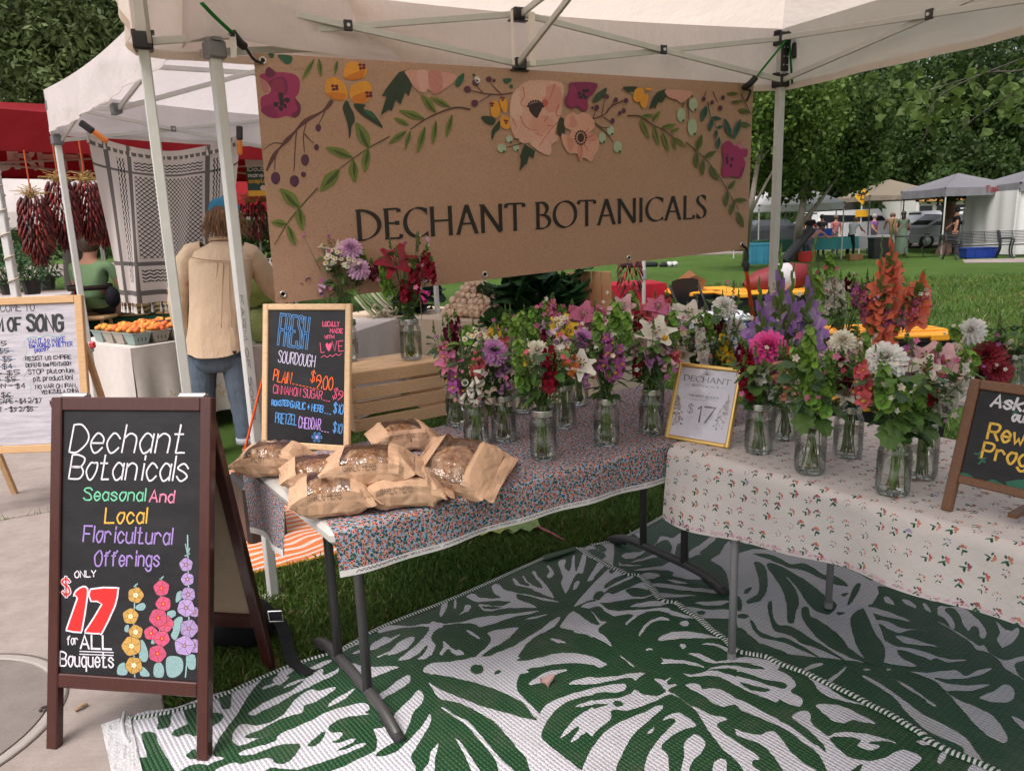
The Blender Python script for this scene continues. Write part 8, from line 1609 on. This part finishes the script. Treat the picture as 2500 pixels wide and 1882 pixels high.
for px,py,y2 in ((1025,705,780),(1178,700,800),(1307,720,800)):
    a = D(px,py,6.3); t = thing('price_tag','small white price tag on a thin wire stand among the vegetables','price tag',a,'price tags in the vegetables'); g = MB(); g.box(a,(.03,.055,.002),Frame((0,0,0),(1,.2,0),UP),(.66,.65,.68)); g.build('tag',M_MATTE,t); g = MB(); g.tube([a - UP * .02,a - UP * .27],.003,5,(.35,.25,.12)); g.build('wire_stand',M_METAL,t)
# orange mat and grey tote under and behind the table end
g = MB()
om,ot,ob,oo = newmat('orange_woven_plastic'); N = NT(ot); P = N.geo(); wv = N.n('ShaderNodeTexWave'); N.put(wv.inputs[0],N.mapping(P,(1,1,1),(0,0,.9))); wv.inputs['Scale'].default_value = 5.5; wv.inputs['Distortion'].default_value = 6; wv.inputs['Detail'].default_value = 1; wv.inputs['Detail Scale'].default_value = .8
N.put(ob.inputs['Base Color'],N.mix(N.math('GREATER_THAN',wv.outputs['Fac'],.68),(.62,.17,.045),(.62,.52,.46))); N.put(ob.inputs['Normal'],N.bump(N.noise(N.mapping(P,(60,220,1),(0,0,.5)),1,2),.5,.004)); ob.inputs['Roughness'].default_value = .5
f0,d_,n2 = OM0,OMd,OMn; rows = [[f0 + d_ * x + n2 * y + UP * (.002 * math.sin(x * 9) + .002) for y in np.linspace(0,1.7,12)] for x in np.linspace(-.30,.62,20)]; g.grid(rows[::-1]); o = g.build('outdoor_mat',om,None,True,label='orange and white striped woven mat on the grass behind the bread table',cat='mat',base=f0)
g = MB(); g.tube([r[0] + UP * .003 for r in rows],.012,5,(.45,.2,.03),flat=.4); g.build('bound_edge',M_CLOTH,o)
p = G(632,1330,0); t = thing('storage_bin','black lidded bin standing behind the sandwich board by the table end','bin',(p[0],p[1],0)); g = MB(); g.box((p[0] - .04,p[1] + .15,.16),(.20,.3,.32),Frame((0,0,0),E1_3,E2_3),(.014,.014,.015),bev=.02); g.build('bin_body',M_PLASTIC,t)
for z in (.1,.24): g = MB(); g.box(v3(p[0] + .07,p[1] + .08,z),(.03,.05,.03),None,(.02,.02,.02),bev=.006); g.build('latch',M_PLASTIC,t)
g = MB()
for (x,y) in ((1200,1290),(1272,1285)):
    c = G(x,y,.03); rows = [[c + v3(.09 * a - .02 * b,.07 * b + .02 * a,.012 * math.sin(a * 7 + b * 3) + .01) for b in np.linspace(-1,1,7)] for a in np.linspace(-1,1,9)]; g = MB(); g.grid(rows,(.20,.30,.10) if x > 1250 else (.30,.34,.08)); o = g.build('cabbage_leaf',M_LEAF,None,True,label='limp fallen green leaf on the grass under the table' if x > 1250 else 'yellowing fallen leaf on the grass under the table',cat='leaf',base=c)
g = MB(); g.tube([G(1310,1285,.035),G(1345,1300,.03),G(1378,1318,.02)],[.007,.006,.003],6,(.35,.08,.1)); g.build('red_stalk',M_STEM,bpy.data.objects['cabbage_leaf.001'])
# ================================================================ trees
def leafcloud(cl,n,s,col,seed,var=.35,elong=1.6,shell=.55,broad=False):
    if not broad: n = int(n * 2.3); s = s * .62
    rg = np.random.default_rng(seed); c = np.array([q[0] for q in cl],float); r = np.array([q[1] if hasattr(q[1],'__len__') else (q[1],) * 3 for q in cl],float); wt = np.prod(r,1) ** .67; k = rg.choice(len(cl),n,p=wt / wt.sum())
    d = rg.normal(size=(n,3)); d /= np.linalg.norm(d,axis=1)[:,None]; rad = shell + (1 - shell) * rg.random(n) ** .6; rad *= 1 + .22 * np.sin(d[:,0] * 7 + k) * np.sin(d[:,2] * 6 + k * 2) + .12 * rg.normal(size=n); P = c[k] + d * r[k] * rad[:,None]
    a = rg.normal(size=(n,3)); a[:,2] -= .35; a /= np.linalg.norm(a,axis=1)[:,None]; b = np.cross(a,rg.normal(size=(n,3))); b /= np.linalg.norm(b,axis=1)[:,None]; sz = s * rg.uniform(.6,1.4,n)[:,None]; L = a * sz * elong / 2; W = b * sz / 2
    V = np.stack([P - L,P + W - L * .1,P + L,P - W - L * .1],1).reshape(-1,3); tone = 1 + var * (rg.random(n) - .5) + .30 * np.sin(k * 1.7 + 1); C = np.array(col) * np.array([1.15,.92,.95]) * tone[:,None] * np.array([1,1,1]) + np.array([.012,.012,0]) * rg.random(n)[:,None]
    m = 4
    if broad: m = 7; N_ = np.cross(a,b) * sz * .12; V = np.stack([P - L,P - L * .85 + W,P - L * .1 + W * 1.15 + N_,P + L * .5 + W * .5,P + L * 1.2 - N_,P + L * .5 - W * .5,P - L * .1 - W * 1.15 + N_],1).reshape(-1,3)
    g = MB(); g.v = [V]; g.nv = len(V); g.f = [tuple(range(m * i,m * i + m)) for i in range(n)]; g.m = [0] * n; g.c = np.clip(C,.004,1).tolist(); return g
def tree(label,trunk,r0,cl,n,s,col,bark,seed,branches=(),elong=1.6,name='park_tree',group=None,limbs=7):
    t = thing(name,label,'tree',(*trunk[0][:2],0),group); g = MB(); q = crom(trunk,5); m = len(q); g.tube(q,[r0 * (1.15 if i == 0 else 1 - .6 * i / m) for i in range(m)],10,bark)
    for b in branches: q2 = crom(b[0],4); g.tube(q2,[b[1] * (1 - .75 * i / len(q2)) for i in range(len(q2))],7,bark)
    top = trunk[-1]; rg = random.Random(seed)
    for c in rg.sample(list(cl),min(limbs,len(cl))): g.tube(crom([trunk[len(trunk) // 2],(trunk[len(trunk) // 2] + c[0]) / 2 + v3(0,0,.2),c[0]],4),[r0 * .4 * (1 - i / 10) for i in range(9)],6,bark)
    g.build('trunk',M_BARK,t,True); leafcloud(cl,n,s,col,seed,elong=elong,broad=elong < 1.1).build('crown',M_TREELEAF,t); return t
gb,rb,db = (.24,.20,.17),(.15,.085,.06),(.05,.042,.036)
def cls(px,Y,r,dz=0): return [(D(x,y,Y + dy),rr if hasattr(rr,'__len__') else rr * r) for x,y,dy,rr in px]
tree('slim pale barked young tree beside the right edge of the banner',[G(1817,650),D(1832,520,22),D(1850,400,22),D(1880,280,22)],.10,cls([(1810,300,0,1.2),(1900,250,.5,1.3),(1940,330,.3,1.1),(1850,200,0,1.2),(1960,220,1,1.2),(1990,300,.4,.9),(1870,400,1,.9),(1800,420,1,.8),(1760,330,1,1.0)],22,1.0),7000,.14,(.075,.16,.028),gb,1,[([D(1832,520,22),D(1880,430,22),D(1915,380,22)],.05)])
tree('pale forked tree on the lawn left of the yellow road sign',[G(1946,636),D(1950,560,26),D(1962,480,26),D(1950,400,26)],.17,cls([(1960,400,0,1.1),(2040,360,.5,1.2),(1900,380,.4,.9),(2010,280,0,1.3),(2100,400,.5,.9),(1940,300,.6,1.0),(2090,300,.4,1.2),(1910,450,.8,.6)],26,1.05),9000,.16,(.05,.115,.024),gb,2,[([D(1958,545,26),D(2010,480,26),D(2060,410,26)],.09)])
tree('huge dark tree with a thick black trunk behind the white canopy',[G(2070,592),D(2072,520,45),D(2066,440,45),D(2060,330,45)],.5,cls([(1990,300,0,2.4),(2100,260,1,2.8),(2200,300,0,2.6),(2060,380,.5,2.2),(2150,400,0,2.0),(1960,420,1,1.7),(2250,380,1,2.2),(2120,180,0,2.6),(1900,340,3,2.2),(2020,470,1,1.1)],45,1.0),15000,.26,(.024,.062,.020),db,3)
tree('broad tree with reddish peeling trunk behind the benches at the right',[G(2312,622),D(2315,560,33),D(2320,480,33),D(2330,380,33)],.36,cls([(2250,330,0,1.8),(2340,290,1,2.0),(2420,340,0,1.8),(2300,420,-1,1.2),(2480,300,.5,1.9),(2200,400,0,1.2),(2380,220,0,2.0),(2240,230,1,1.9),(2160,320,1.5,1.4),(2540,380,0,1.4)],33,1.0) + cls([(2380,425,0,.95),(2320,440,0,.75),(2430,400,.3,.95),(2350,380,.3,.85),(2410,455,0,.6),(2285,455,.2,.5)],30,1.0),15000,.2,(.034,.085,.020),rb,4)
tree('dense dark tree closing the view at the right edge',[G(2620,600),D(2600,480,38),D(2560,350,38)],.4,cls([(2480,250,0,2.4),(2560,330,0,2.4),(2420,160,0,2.4),(2530,430,1,1.5)],38,1.0),7000,.22,(.026,.07,.02),db,6)
tc = [D(2180 + 340 * a,215 + 90 * ((i * .618) % 1) - 30 * a,6.4 + .5 * ((i * .37) % 1)) for i,a in enumerate(np.linspace(0,1.1,13))]
t = tree('near cottonwood whose drooping twigs with big heart shaped leaves hang in at the upper right',[v3(4.9,6.6,0),v3(4.85,6.7,2.0),v3(4.7,6.7,4.0)],.16,[(c,(.32,.3,.17)) for c in tc],330,.066,(.07,.14,.032),db,7,[([v3(4.75,6.7,3.6),tc[-2] + UP * .35,tc[7] + UP * .15,tc[2]],.012),([tc[-3] + UP * .2,D(2300,230,6.5),D(2260,330,6.5),D(2235,370,6.5)],.007),([tc[-1] + UP * .1,D(2420,260,6.5),D(2330,330,6.5)],.007)],elong=1.05,limbs=0)
lc = cls([(40,40,0,1.3),(150,20,.5,1.4),(260,70,0,1.3),(90,130,.6,1.2),(190,150,0,1.2),(300,170,1,1.2),(20,190,0,1.1),(120,230,1,1.2),(-60,100,0,1.4),(340,30,1,1.3),(230,240,1.5,1.2),(-40,240,1,1.2),(400,120,2,1.3),(60,-60,0,1.5),(220,-60,0,1.5)],15,1.0)
tree('large tree with narrow drooping leaves towering over the red and white canopies',[D(180,640,16.5) * v3(1,1,0),D(170,400,16.3),D(150,180,16),D(60,40,16)],.3,lc,19000,.088,(.12,.21,.08),db,8,[([D(20,20,14.6),D(110,60,14.6),D(190,75,14.6),D(260,110,15)],.07)],2.6)
for i,(px,Y) in enumerate(((-180,24),(480,26),(700,30),(900,33))): b = D(px,600,Y) * v3(1,1,0); tree('mid green tree standing behind the produce stalls',[b,b + v3(.1,0,2),b + v3(0,0,4)],.25,[(b + v3(a * 2.2,.5 * math.sin(a * 5),3.2 + 1.7 * math.cos(a * 3 + i) + 1.4 * abs(math.sin(a * 7))),1.6) for a in (-1,-.5,0,.5,1)],3500,.22,(.04,.1,.026),db,20 + i,group='trees behind the stalls')
cl = []
for i in range(60): x = -75 + 150 * i / 59; cl.append((v3(x,78 + 6 * math.sin(i * 1.9),3 + 2.2 * math.sin(i * 2.7)),(4.5,4,4 + 1.5 * math.sin(i * 1.3)))); cl.append((v3(x + 1,84,9.5 + 2.5 * math.sin(i * 1.1)),(5,4,4)))
leafcloud(cl,26000,.75,(.035,.085,.024),9,shell=.3).build('distant_trees',M_TREELEAF,None,kind='stuff',label='hazy green belt of trees beyond the street',cat='trees')
# ================================================================ far side of the lawn
def at(px,Y): q = D(px,600,Y); return v3(q[0],Y,0)
g = MB(); a = at(2050,29.5); g.box((20,46.0,.02),(140,22,.04)); g.build('road',M_CONC2,kind='structure')
g = MB(); q = [G(*p,.012) for p in ((2350,634),(2560,628),(2560,640),(2355,642))]; g.poly(q); g.build('path',M_CONC,kind='structure')
def ctent(label,px,Y,w,dp,ze,zp,mat,zh=None,legs=(0,1,2,3),lc=STEEL,yaw=0.0): 
    c = at(px,Y)[:2]; u = np.array([math.cos(yaw),math.sin(yaw)]); v = np.array([-u[1],u[0]]); return pole_tent('canopy_tent',label,c - u * w / 2,c + u * w / 2,c - u * w / 2 + v * dp,zh or ze - .25,ze,zp,mat,legs=legs,legcol=lc,truss=(),cross=False,sag=.01,roofsag=.06)
ctent('small white canopy far across the lawn beside the pale forked tree',1953,28,3.1,3,2.05,2.95,M_GREYTENT)
ctent('tan canopy far across the lawn behind the road sign',2206,30,2.9,3,2.3,2.95,M_TANTENT,2.1,lc=(.05,.05,.05))
dt,DP = ctent('dark grey canopy with red lettering at the far right',2384,27,2.5,3,2.4,2.95,M_DARKTENT,2.1)
f_ = Frame(at(2384,26.92) + UP * 2.2,(1,0,0),UP); g = MB(); stext(g,'Taste',f_,.15,0,.2,.035,(.35,.03,.04)); g.build('valance_lettering',M_INK,dt)
wt,WP = ctent('white walled booth with a black and orange lettered valance at the right edge',2570,25.8,2.6,2.8,2.45,2.95,M_DARKTENT,2.15); f_ = Frame(at(2490,25.7) + UP * 2.25,(1,0,0),UP); g = MB(); stext(g,'GOURMET',f_,.02,0,.2,.04,(.75,.25,.02)); g.build('valance_lettering',M_INK,wt)
g = MB(); u0 = at(2470,25.8); rows = [[u0 + v3(x,.04 * math.sin(x * 9),z) for z in (.05,1.1,2.2)] for x in np.linspace(0,2.4,24)]; g.grid(rows[::-1],(.62,.62,.62)); rows = [[u0 + v3(.03 * math.sin(y * 8),y,z) for z in (.05,1.1,2.2)] for y in np.linspace(0,2.8,20)]; g.grid(rows,(.58,.58,.58)); g.build('side_wall',M_CLOTH,wt,True)
def car(label,c,yaw,col,L=4.5,H=1.45,kind='sedan',W=1.8,tail=False):
    u = v3(math.cos(yaw),math.sin(yaw),0); f = Frame(c,u,np.cross(UP,u)); t = thing('parked_car',label,'car',c); h = L / 2
    top = {'sedan': [(-.95,.62),(-.62,.66),(-.32,1),(.22,1),(.58,.68),(.97,.56)],'suv': [(-.98,.62),(-.92,.97),(.30,1),(.52,.66),(.97,.60)],'pickup': [(-.98,.58),(-.25,.58),(-.2,1),(.25,1),(.45,.64),(.97,.6)]}[kind]; pr = [(-.99,.22)] + top + [(.99,.25),(.9,.16),(-.9,.16)]
    g = MB(); rows = []
    for k,w_ in ((-1,.86),(-1,1),(1,1),(1,.86)): rows.append([f(x * h * (1 if abs(w_) == 1 else .985),k * W / 2 * (w_ if z < .7 else w_ * .82),z * H) for x,z in pr])
    n = len(pr); g.grid(rows,col,wrap=True); g.add(rows[1],[tuple(range(n))],col); g.add(rows[2],[tuple(range(n - 1,-1,-1))],col); g.build('body',vc('car_paint',.3,.04,5,0,1,0,.5,0,(1,1,1),.6),t)
    g = MB(); a = top[1] if kind != 'suv' else top[0]; roof = [q for q in top if q[1] >= .97]; x0,x1 = roof[0][0],roof[-1][0]; xa = top[1][0] if kind == 'sedan' else x0; xb = .58 if kind == 'sedan' else .5
    for s in (-1,1): g.add([f((x0 + .03) * h,s * W * .412,.94 * H),f((x1 - .02) * h,s * W * .412,.94 * H),f((xb - .06) * h,s * W * .505,.69 * H),f((xa + .06) * h,s * W * .505,.69 * H)],[(0,1,2,3) if s > 0 else (3,2,1,0)])
    for xx,xo in ((xb,x1),(xa,x0)): sg = 1 if xx > 0 else -1; g.add([f((xx * .93 + .02 * sg) * h,-W * .4,.72 * H),f((xx * .93 + .02 * sg) * h,W * .4,.72 * H),f((xo + .02 * sg) * h,W * .37,.95 * H),f((xo + .02 * sg) * h,-W * .37,.95 * H)],[(0,1,2,3)])
    g.c = [(.015,.018,.022)] * len(g.f); g.build('windows',vc('dark_glass',.1,.02,5),t)
    for x in (-.62,.62):
        for s in (-1,1):
            wf = Frame(f(x * h,s * (W / 2 - .05),.32),u,UP); g = MB(); g.lathe([(.20,-.1),(.31,-.1),(.33,-.06),(.33,.06),(.31,.1),(.20,.1)],wf,16,(.012,.012,.012)); w_ = g.build('tyre',M_RUBBER,t,True); g = MB(); g.lathe([(0,-.09),(.2,-.08),(.2,.08),(0,.09)],wf,10,(.4,.4,.42)); g.build('rim',M_CHROME,w_)
    for s in (-1,1):
        g = MB(); g.box(f(.96 * h,s * W * .38,.5 * H),(.08,.3,.12),f,(.6,.6,.62)); g.build('headlight',M_PLASTIC,t); g = MB(); g.box(f(-.975 * h,s * W * .40,.62 * H),(.06,.24,.16),f,(.4,.01,.015)); l = g.build('tail_light',M_PLASTIC if not tail else M_TAIL,t)
    return t
M_TAIL,_t,_b,_o = newmat('lit_tail_light'); _b.inputs['Base Color'].default_value = (.5,.01,.01,1); _b.inputs['Emission Color'].default_value = (1,.04,.03,1); _b.inputs['Emission Strength'].default_value = 2.5
car('silver grey sedan parked behind the tan canopy, side on',at(2310,35),0,(.42,.43,.46),4.6,1.45); car('white sport utility vehicle behind the market tables',at(2085,38),.05,(.62,.63,.65),4.9,1.85,'suv')
car('dark grey sport utility vehicle with glowing red tail lights',at(2408,43),1.9,(.05,.055,.075),4.6,1.8,'suv',tail=True); car('white pickup truck in the street beside the building',at(2362,52),.1,(.62,.64,.66),5.3,1.85,'pickup'); car('white pickup further left in the street',at(2248,50),.05,(.6,.62,.66),5.2,1.7,'pickup')
car('dark car half hidden behind the small white canopy',at(1878,38),0,(.03,.035,.04),4.4,1.5); car('pale car seen between the far canopies',at(1990,46),.1,(.45,.5,.55),4.4,1.5)
c = at(2370,66); b = thing('shop_building','low white shop building with an orange fascia across the street','building',c); g = MB(); g.box(c + v3(0,3,1.7),(10,6,3.4),None,(.62,.6,.6)); g.build('wall',M_MATTE,b); g = MB(); g.box(c + v3(-1.6,-.35,2.75),(6.6,.7,.35),None,(.65,.3,.1)); g.build('fascia',M_MATTE,b)
for k in range(4): g = MB(); g.box(c + v3(-4.2 + 1.5 * k,-.02,1.2),(1.1,.08,2.0),None,(.03,.035,.04)); g.build('window',M_PLASTIC,b)
p = at(2098,30.5); t = thing('road_sign','yellow diamond school crossing sign on a white post','road sign',p); g = MB(); g.tube([p,p + UP * 2.2],.03,6,(.55,.55,.55)); g.build('post',M_METAL,t); f_ = Frame(p + v3(0,-.05,2.28),(1,0,0),UP); g = MB(); g.poly([f_(0,.33),f_(-.33,0),f_(0,-.33),f_(.33,0)],(.75,.38,.01)); g.poly([f_(x,y,.004) for x,y in ((0,.2),(-.14,.08),(-.1,.08),(-.1,-.14),(.1,-.14),(.1,.08),(.14,.08))],(.02,.02,.02)); g.poly([f_(x,y,.008) for x,y in ((-.05,-.1),(.05,-.1),(.05,.04),(-.05,.04))],(.75,.38,.01)); g.build('sign_panel',M_MATTE,t); g = MB(); g.box(p + v3(0,-.05,1.62),(.5,.02,.26),None,(.75,.38,.01)); g.build('lower_panel',M_MATTE,t)
HB,HD,HG = [(.10,.055,.03)],[(.02,.015,.012)],[(.35,.34,.33)]
for a in (('woman in a patterned white top and black trousers at a far table',at(2077,28.3),1.62,.9,(.45,.46,.48),(.012,.013,.018),[(.13,.06,.03),1],'lean'),('grey haired person in a purple vest behind the far tables',at(2131,30),1.6,2.6,(.22,.10,.28),(.1,.1,.12),HG,'stand'),('person in a tan shirt facing away at the far stall',at(2178,29),1.75,.3,(.20,.12,.07),(.1,.09,.07),HB,'lean'),('woman in a long sage green dress with dark hair',at(2201,28.2),1.66,.2,(.13,.18,.13),(.13,.18,.13),HD + [1],'stand',True),('person in black clothes beside the reddish trunk',at(2330,27.5),1.72,-1.2,(.012,.012,.014),(.02,.02,.025),HD,'stand'),('person in a pink shirt sitting behind the far tables',at(2038,30.5),1.6,3.0,(.40,.14,.16),(.1,.1,.12),HB,'stand'),('person in pale pink stooping by the forked tree',at(1973,27.2),1.6,1.2,(.45,.22,.22),(.1,.1,.14),HB,'bend'),('person in a dark top under the small white canopy',at(1974,29.5),1.75,3.1,(.03,.03,.035),(.04,.04,.05),HD,'stand'),('second dark haired person under the small white canopy',at(2004,30.2),1.65,3.1,(.05,.045,.05),(.04,.04,.05),HD,'stand')): person_far(*a[:8],skirt=len(a) > 8)
for lb,px,Y,L,col in (('far table with a teal checked cloth',2030,28.6,1.7,(.06,.26,.25)),('far table with a dark green cloth under the small white canopy',1905,27.8,1.9,(.03,.09,.06)),('far table with a pale grey cloth',2118,28.8,1.7,(.4,.4,.4))): clothed_table(lb,at(px,Y)[:2],(1,.03),L,.7,.78,col,drop=.45,group=None)
t = thing('metal_table','black wrought table with curled legs before the silver sedan','table',at(2262,27)); g = MB(); g.box(at(2262,27) + UP * .76,(2.0,.7,.04),None,(.04,.04,.04)); g.build('tabletop',M_METAL,t)
for x in (-.9,-.3,.3,.9): g = MB(); q = at(2262,27) + v3(x,-.3,0); g.tube(crom([q + UP * .74,q + v3(.12,0,.5),q + v3(-.05,0,.3),q + v3(.1,0,.01)],4),.015,5,(.03,.03,.03)); g.build('leg',M_METAL,t)
def tote(label,c,sz,col,lid=None,name='crate',cat='crate',yaw=0.0,group=None):
    c = np.array(c,float); f = Frame(c,(math.cos(yaw),math.sin(yaw),0),(-math.sin(yaw),math.cos(yaw),0)); t = thing(name,label,cat,c,group); a,b_,h = np.array(sz) / np.array([2,2,1]); g = MB()
    g.grid([[f(x * k * a,y * k * b_,z * h) for x,y in ((-1,-1),(-.5,-1),(0,-1),(.5,-1),(1,-1),(1,0),(1,1),(0,1),(-1,1),(-1,0))] for k,z in ((.82,.0),(.86,.1),(.95,.9),(1,.92),(1,1),(.95,1),(.86,.12))],col,wrap=True)
    for k in (-.75,-.4,.4,.75): g.box(f(k * a * .95,-b_ * .93,h * .5),(.03,.02,h * .75),f,tuple(q * .8 for q in col))
    g.build('tote_body',M_PLASTIC,t)
    if lid: g = MB(); g.box(f(0,0,h + .012),(sz[0] * 1.04,sz[1] * 1.06,.03),f,lid,bev=.01); [g.box(f(0,y * b_,h + .032),(sz[0] * .9,.04,.014),f,lid,bev=.005) for y in (-.6,-.2,.2,.6)]; [g.box(f(x * a,-b_ * 1.04,h),(.12,.03,.045),f,lid,bev=.008) for x in (-.6,.6)]; g.build('lid',M_PLASTIC,t)
    return t
tote('bright blue tote on the far table',at(2009,28.6) + UP * .79,(.55,.4,.32),(.02,.10,.55)); tote('red plastic crate on the grass across the lawn',at(1970,26.8),(.5,.4,.36),(.55,.03,.03)); tote('turquoise draped box at the left end of the far stalls',at(1850,26.5),(.75,.6,.72),(.05,.28,.42)); tote('stacked black crates at the far tables',at(2145,27.2),(.6,.5,.75),(.02,.02,.022)); tote('low wooden box on the grass by the patterned top woman',at(2088,26.6),(.5,.35,.22),(.2,.11,.05)); tote('flat blue box behind the bench',at(2388,25.5),(1.1,.5,.35),(.02,.06,.38)); tote('second blue crate under the far checked table',at(1945,28.2),(.6,.5,.4),(.03,.08,.3))
g = MB(); a = at(1915,26) + UP * .1; g.tube([a,a + v3(1.0,.2,1.05)],.16,10,(.05,.05,.055)); g.build('rolled_tarp',M_CLOTH,None,label='dark rolled tarp leaning by the pale forked tree',cat='tarp',base=a)
def bench(label,c,yaw):
    f = Frame(c,(math.cos(yaw),math.sin(yaw),0),(-math.sin(yaw),math.cos(yaw),0)); t = thing('park_bench',label,'bench',c,'benches at the lawn edge'); dk = (.022,.024,.03)
    for nm,y,z,n,dy,dz in (('seat',-.25,.44,7,.07,0),('backrest',.24,.52,8,.015,.05)): g = MB(); [g.tube([f(-.9,y + dy * k,z + dz * k),f(.9,y + dy * k,z + dz * k)],.012,5,dk) for k in range(n)]; [g.tube([f(x,y,z),f(x,y + dy * (n - 1),z + dz * (n - 1))],.012,5,dk) for x in np.linspace(-.88,.88,5)]; g.build(nm,M_METAL,t)
    for x in (-.92,.92): g = MB(); g.tube(crom([f(x,-.38,0),f(x,-.28,.2),f(x,-.28,.44),f(x,-.3,.64),f(x,.22,.64)],4),.028,6,dk); g.tube(crom([f(x,.38,0),f(x,.22,.3),f(x,.25,.6),f(x,.36,.9)],4),.028,6,dk); g.build('end_frame',M_METAL,t)
bench('dark metal slatted park bench left of the white walled booth',G(2392,633) + v3(0,.2,0),.06); bench('dark metal bench overlapping the white walled booth',G(2470,630) + v3(.6,.0,0),.12)
# ================================================================ between stall and lawn: totes, chair, sack, cooler
YL_ = (.70,.30,.02); KB = (.012,.012,.014)
def yt(label,px,Y,z,L=.75): q = D(px,600,Y); return tote(label,(q[0],Y,z),(L,.5,.36),KB,YL_,'storage_tote','storage tote',.08,'black totes with yellow lids')
for lb,px,Y,z in (('upper black tote with a yellow lid under the paper food tray',1712,8.3,.40),('lower black tote with a yellow lid left of the cooler',1735,8.3,0),('upper black tote with a yellow lid carrying the red onion sack',1862,8.0,.40),('lower black tote with a yellow lid below the onion sack',1880,8.0,0),('single black tote with a yellow lid behind the folding chair',1618,9.0,.22)): yt(lb,px,Y,z,.95 if px > 1800 else .75)
yt('black tote with a yellow lid behind the orange gladiolus',2172,4.75,.42,.68); yt('black tote with a yellow lid standing on the grass below another',2172,4.75,0,.68)
q = D(1905,600,8.0); g = MB(); f_ = Frame((q[0],7.98,.90),unit(v3(1,.1,.12)),unit(v3(-.1,1,0))); g.lathe([(.02,-.40),(.06,-.36),(.12,-.25),(.15,-.05),(.15,.12),(.12,.27),(.03,.32)],Frame(f_.o,f_.v,f_.n),18,(.16,.008,.012)); s_ = thing('onion_sack','red mesh sack of onions with a white label lying on the yellow tote lid','sack',(q[0],7.98,.80)); g.build('mesh_sack',vc('red_mesh',.6,.5,70,.9,110),s_,True); g = MB(); g.lathe([(.1535,-.04),(.1565,.02),(.1545,.10)],Frame(f_.o,f_.v,f_.n),18,(.42,.4,.42)); g.build('paper_label',M_CLOTH,s_,True)
q = D(1690,600,8.2); t = thing('food_tray','open brown card food tray on the yellow tote lid','food tray',(q[0],8.2,.80)); g = MB(); f_ = Frame((q[0],8.2,.805),(1,0,0),(0,1,0)); g.grid([[f_(x * a,y * a,z) for x,y in ((-1,-1),(1,-1),(1,1),(-1,1))] for a,z in ((.10,0),(.13,.1))],(.32,.15,.06),wrap=True); g.add([f_(-.13,-.13,.1),f_(.0,-.18,.16),f_(.13,-.13,.1),f_(-.13,.13,.1),f_(0,.1,.2),f_(.13,.13,.1)],[(0,1,2),(3,4,5)],(.45,.25,.14)); g.build('card_tray',M_MATTE,t)
q = D(1765,600,7.5); t = thing('cooler','small blue cooler with a white lid on the lawn','cooler',(q[0],7.5,.30)); g = MB(); g.box((q[0],7.5,.42),(.46,.3,.24),None,(.03,.07,.22),bev=.02); g.build('cooler_body',M_PLASTIC,t); g = MB(); g.box((q[0],7.5,.58),(.5,.33,.08),None,(.55,.58,.62),bev=.02); g.build('lid',M_PLASTIC,t); g = MB(); g.box((q[0],7.5,.15),(.6,.4,.298),None,KB,bev=.02); g.build('crate',M_PLASTIC,None,label='plain black box under the small blue cooler',cat='box',base=(q[0],7.5,0))
q = D(1700,600,8.0); cf = Frame((q[0],7.75,0),unit(v3(.8,.6,0)),unit(v3(-.6,.8,0))); t = thing('folding_chair','black folding chair with a curved backrest by the totes','chair',cf.o); g = MB(); g.box(cf(0,0,.45),(.42,.40,.03),Frame((0,0,0),cf.u,cf.v),(.2,.21,.23),bev=.01); g.build('seat',M_PLASTIC,t); g = MB(); g.grid([[cf(.23 * math.sin(a),.2 + .05 * math.cos(a),z + .04 * math.cos(a)) for a in np.linspace(-1.2,1.2,11)] for z in (.64,.78,.90)],KB); g.build('backrest',M_PLASTIC,t,True)
for x in (-.22,.22): g = MB(); g.tube([cf(x,-.25,0),cf(x,.24,.88)],.014,6,KB); g.tube([cf(x,.28,0),cf(x,-.15,.46)],.014,6,KB); g.build('leg',M_METAL,t)
q = G(1620,652); g = MB(); [g.ell(q + v3(.2 * i,.05 * i,.08),(.14,.1,.09),None,10,6,(.5,.5,.52) if i else (.03,.03,.035),jit=.2) for i in range(3)]; g.build('crumpled_bags',M_CLOTH,None,True,label='crumpled pale plastic bags lying on the lawn under the banner edge',cat='bag',base=q); g = MB(); q = G(1560,652); g.box(q + UP * .08,(1.3,.5,.16),None,(.02,.02,.022),bev=.05); g.build('folded_tarp',M_CLOTH,None,label='low dark folded tarp on the lawn beside the crumpled bags',cat='tarp',base=q)
clothed_table('small red clothed table beyond the slatted crate',at(1530,8.6)[:2],(1,.1),.75,.6,.86,(.30,.012,.025),drop=.5); g = MB(); q = at(1572,7.9); g.tube([q,q + UP * 2.1],.02,8,STEEL); g.tube([q + UP * .95,q + UP * 1.05],.028,8,(.3,.3,.3)); g.build('tent_post',M_METAL,None,label='grey canopy post right of the long chile ristra',cat='post',base=q)
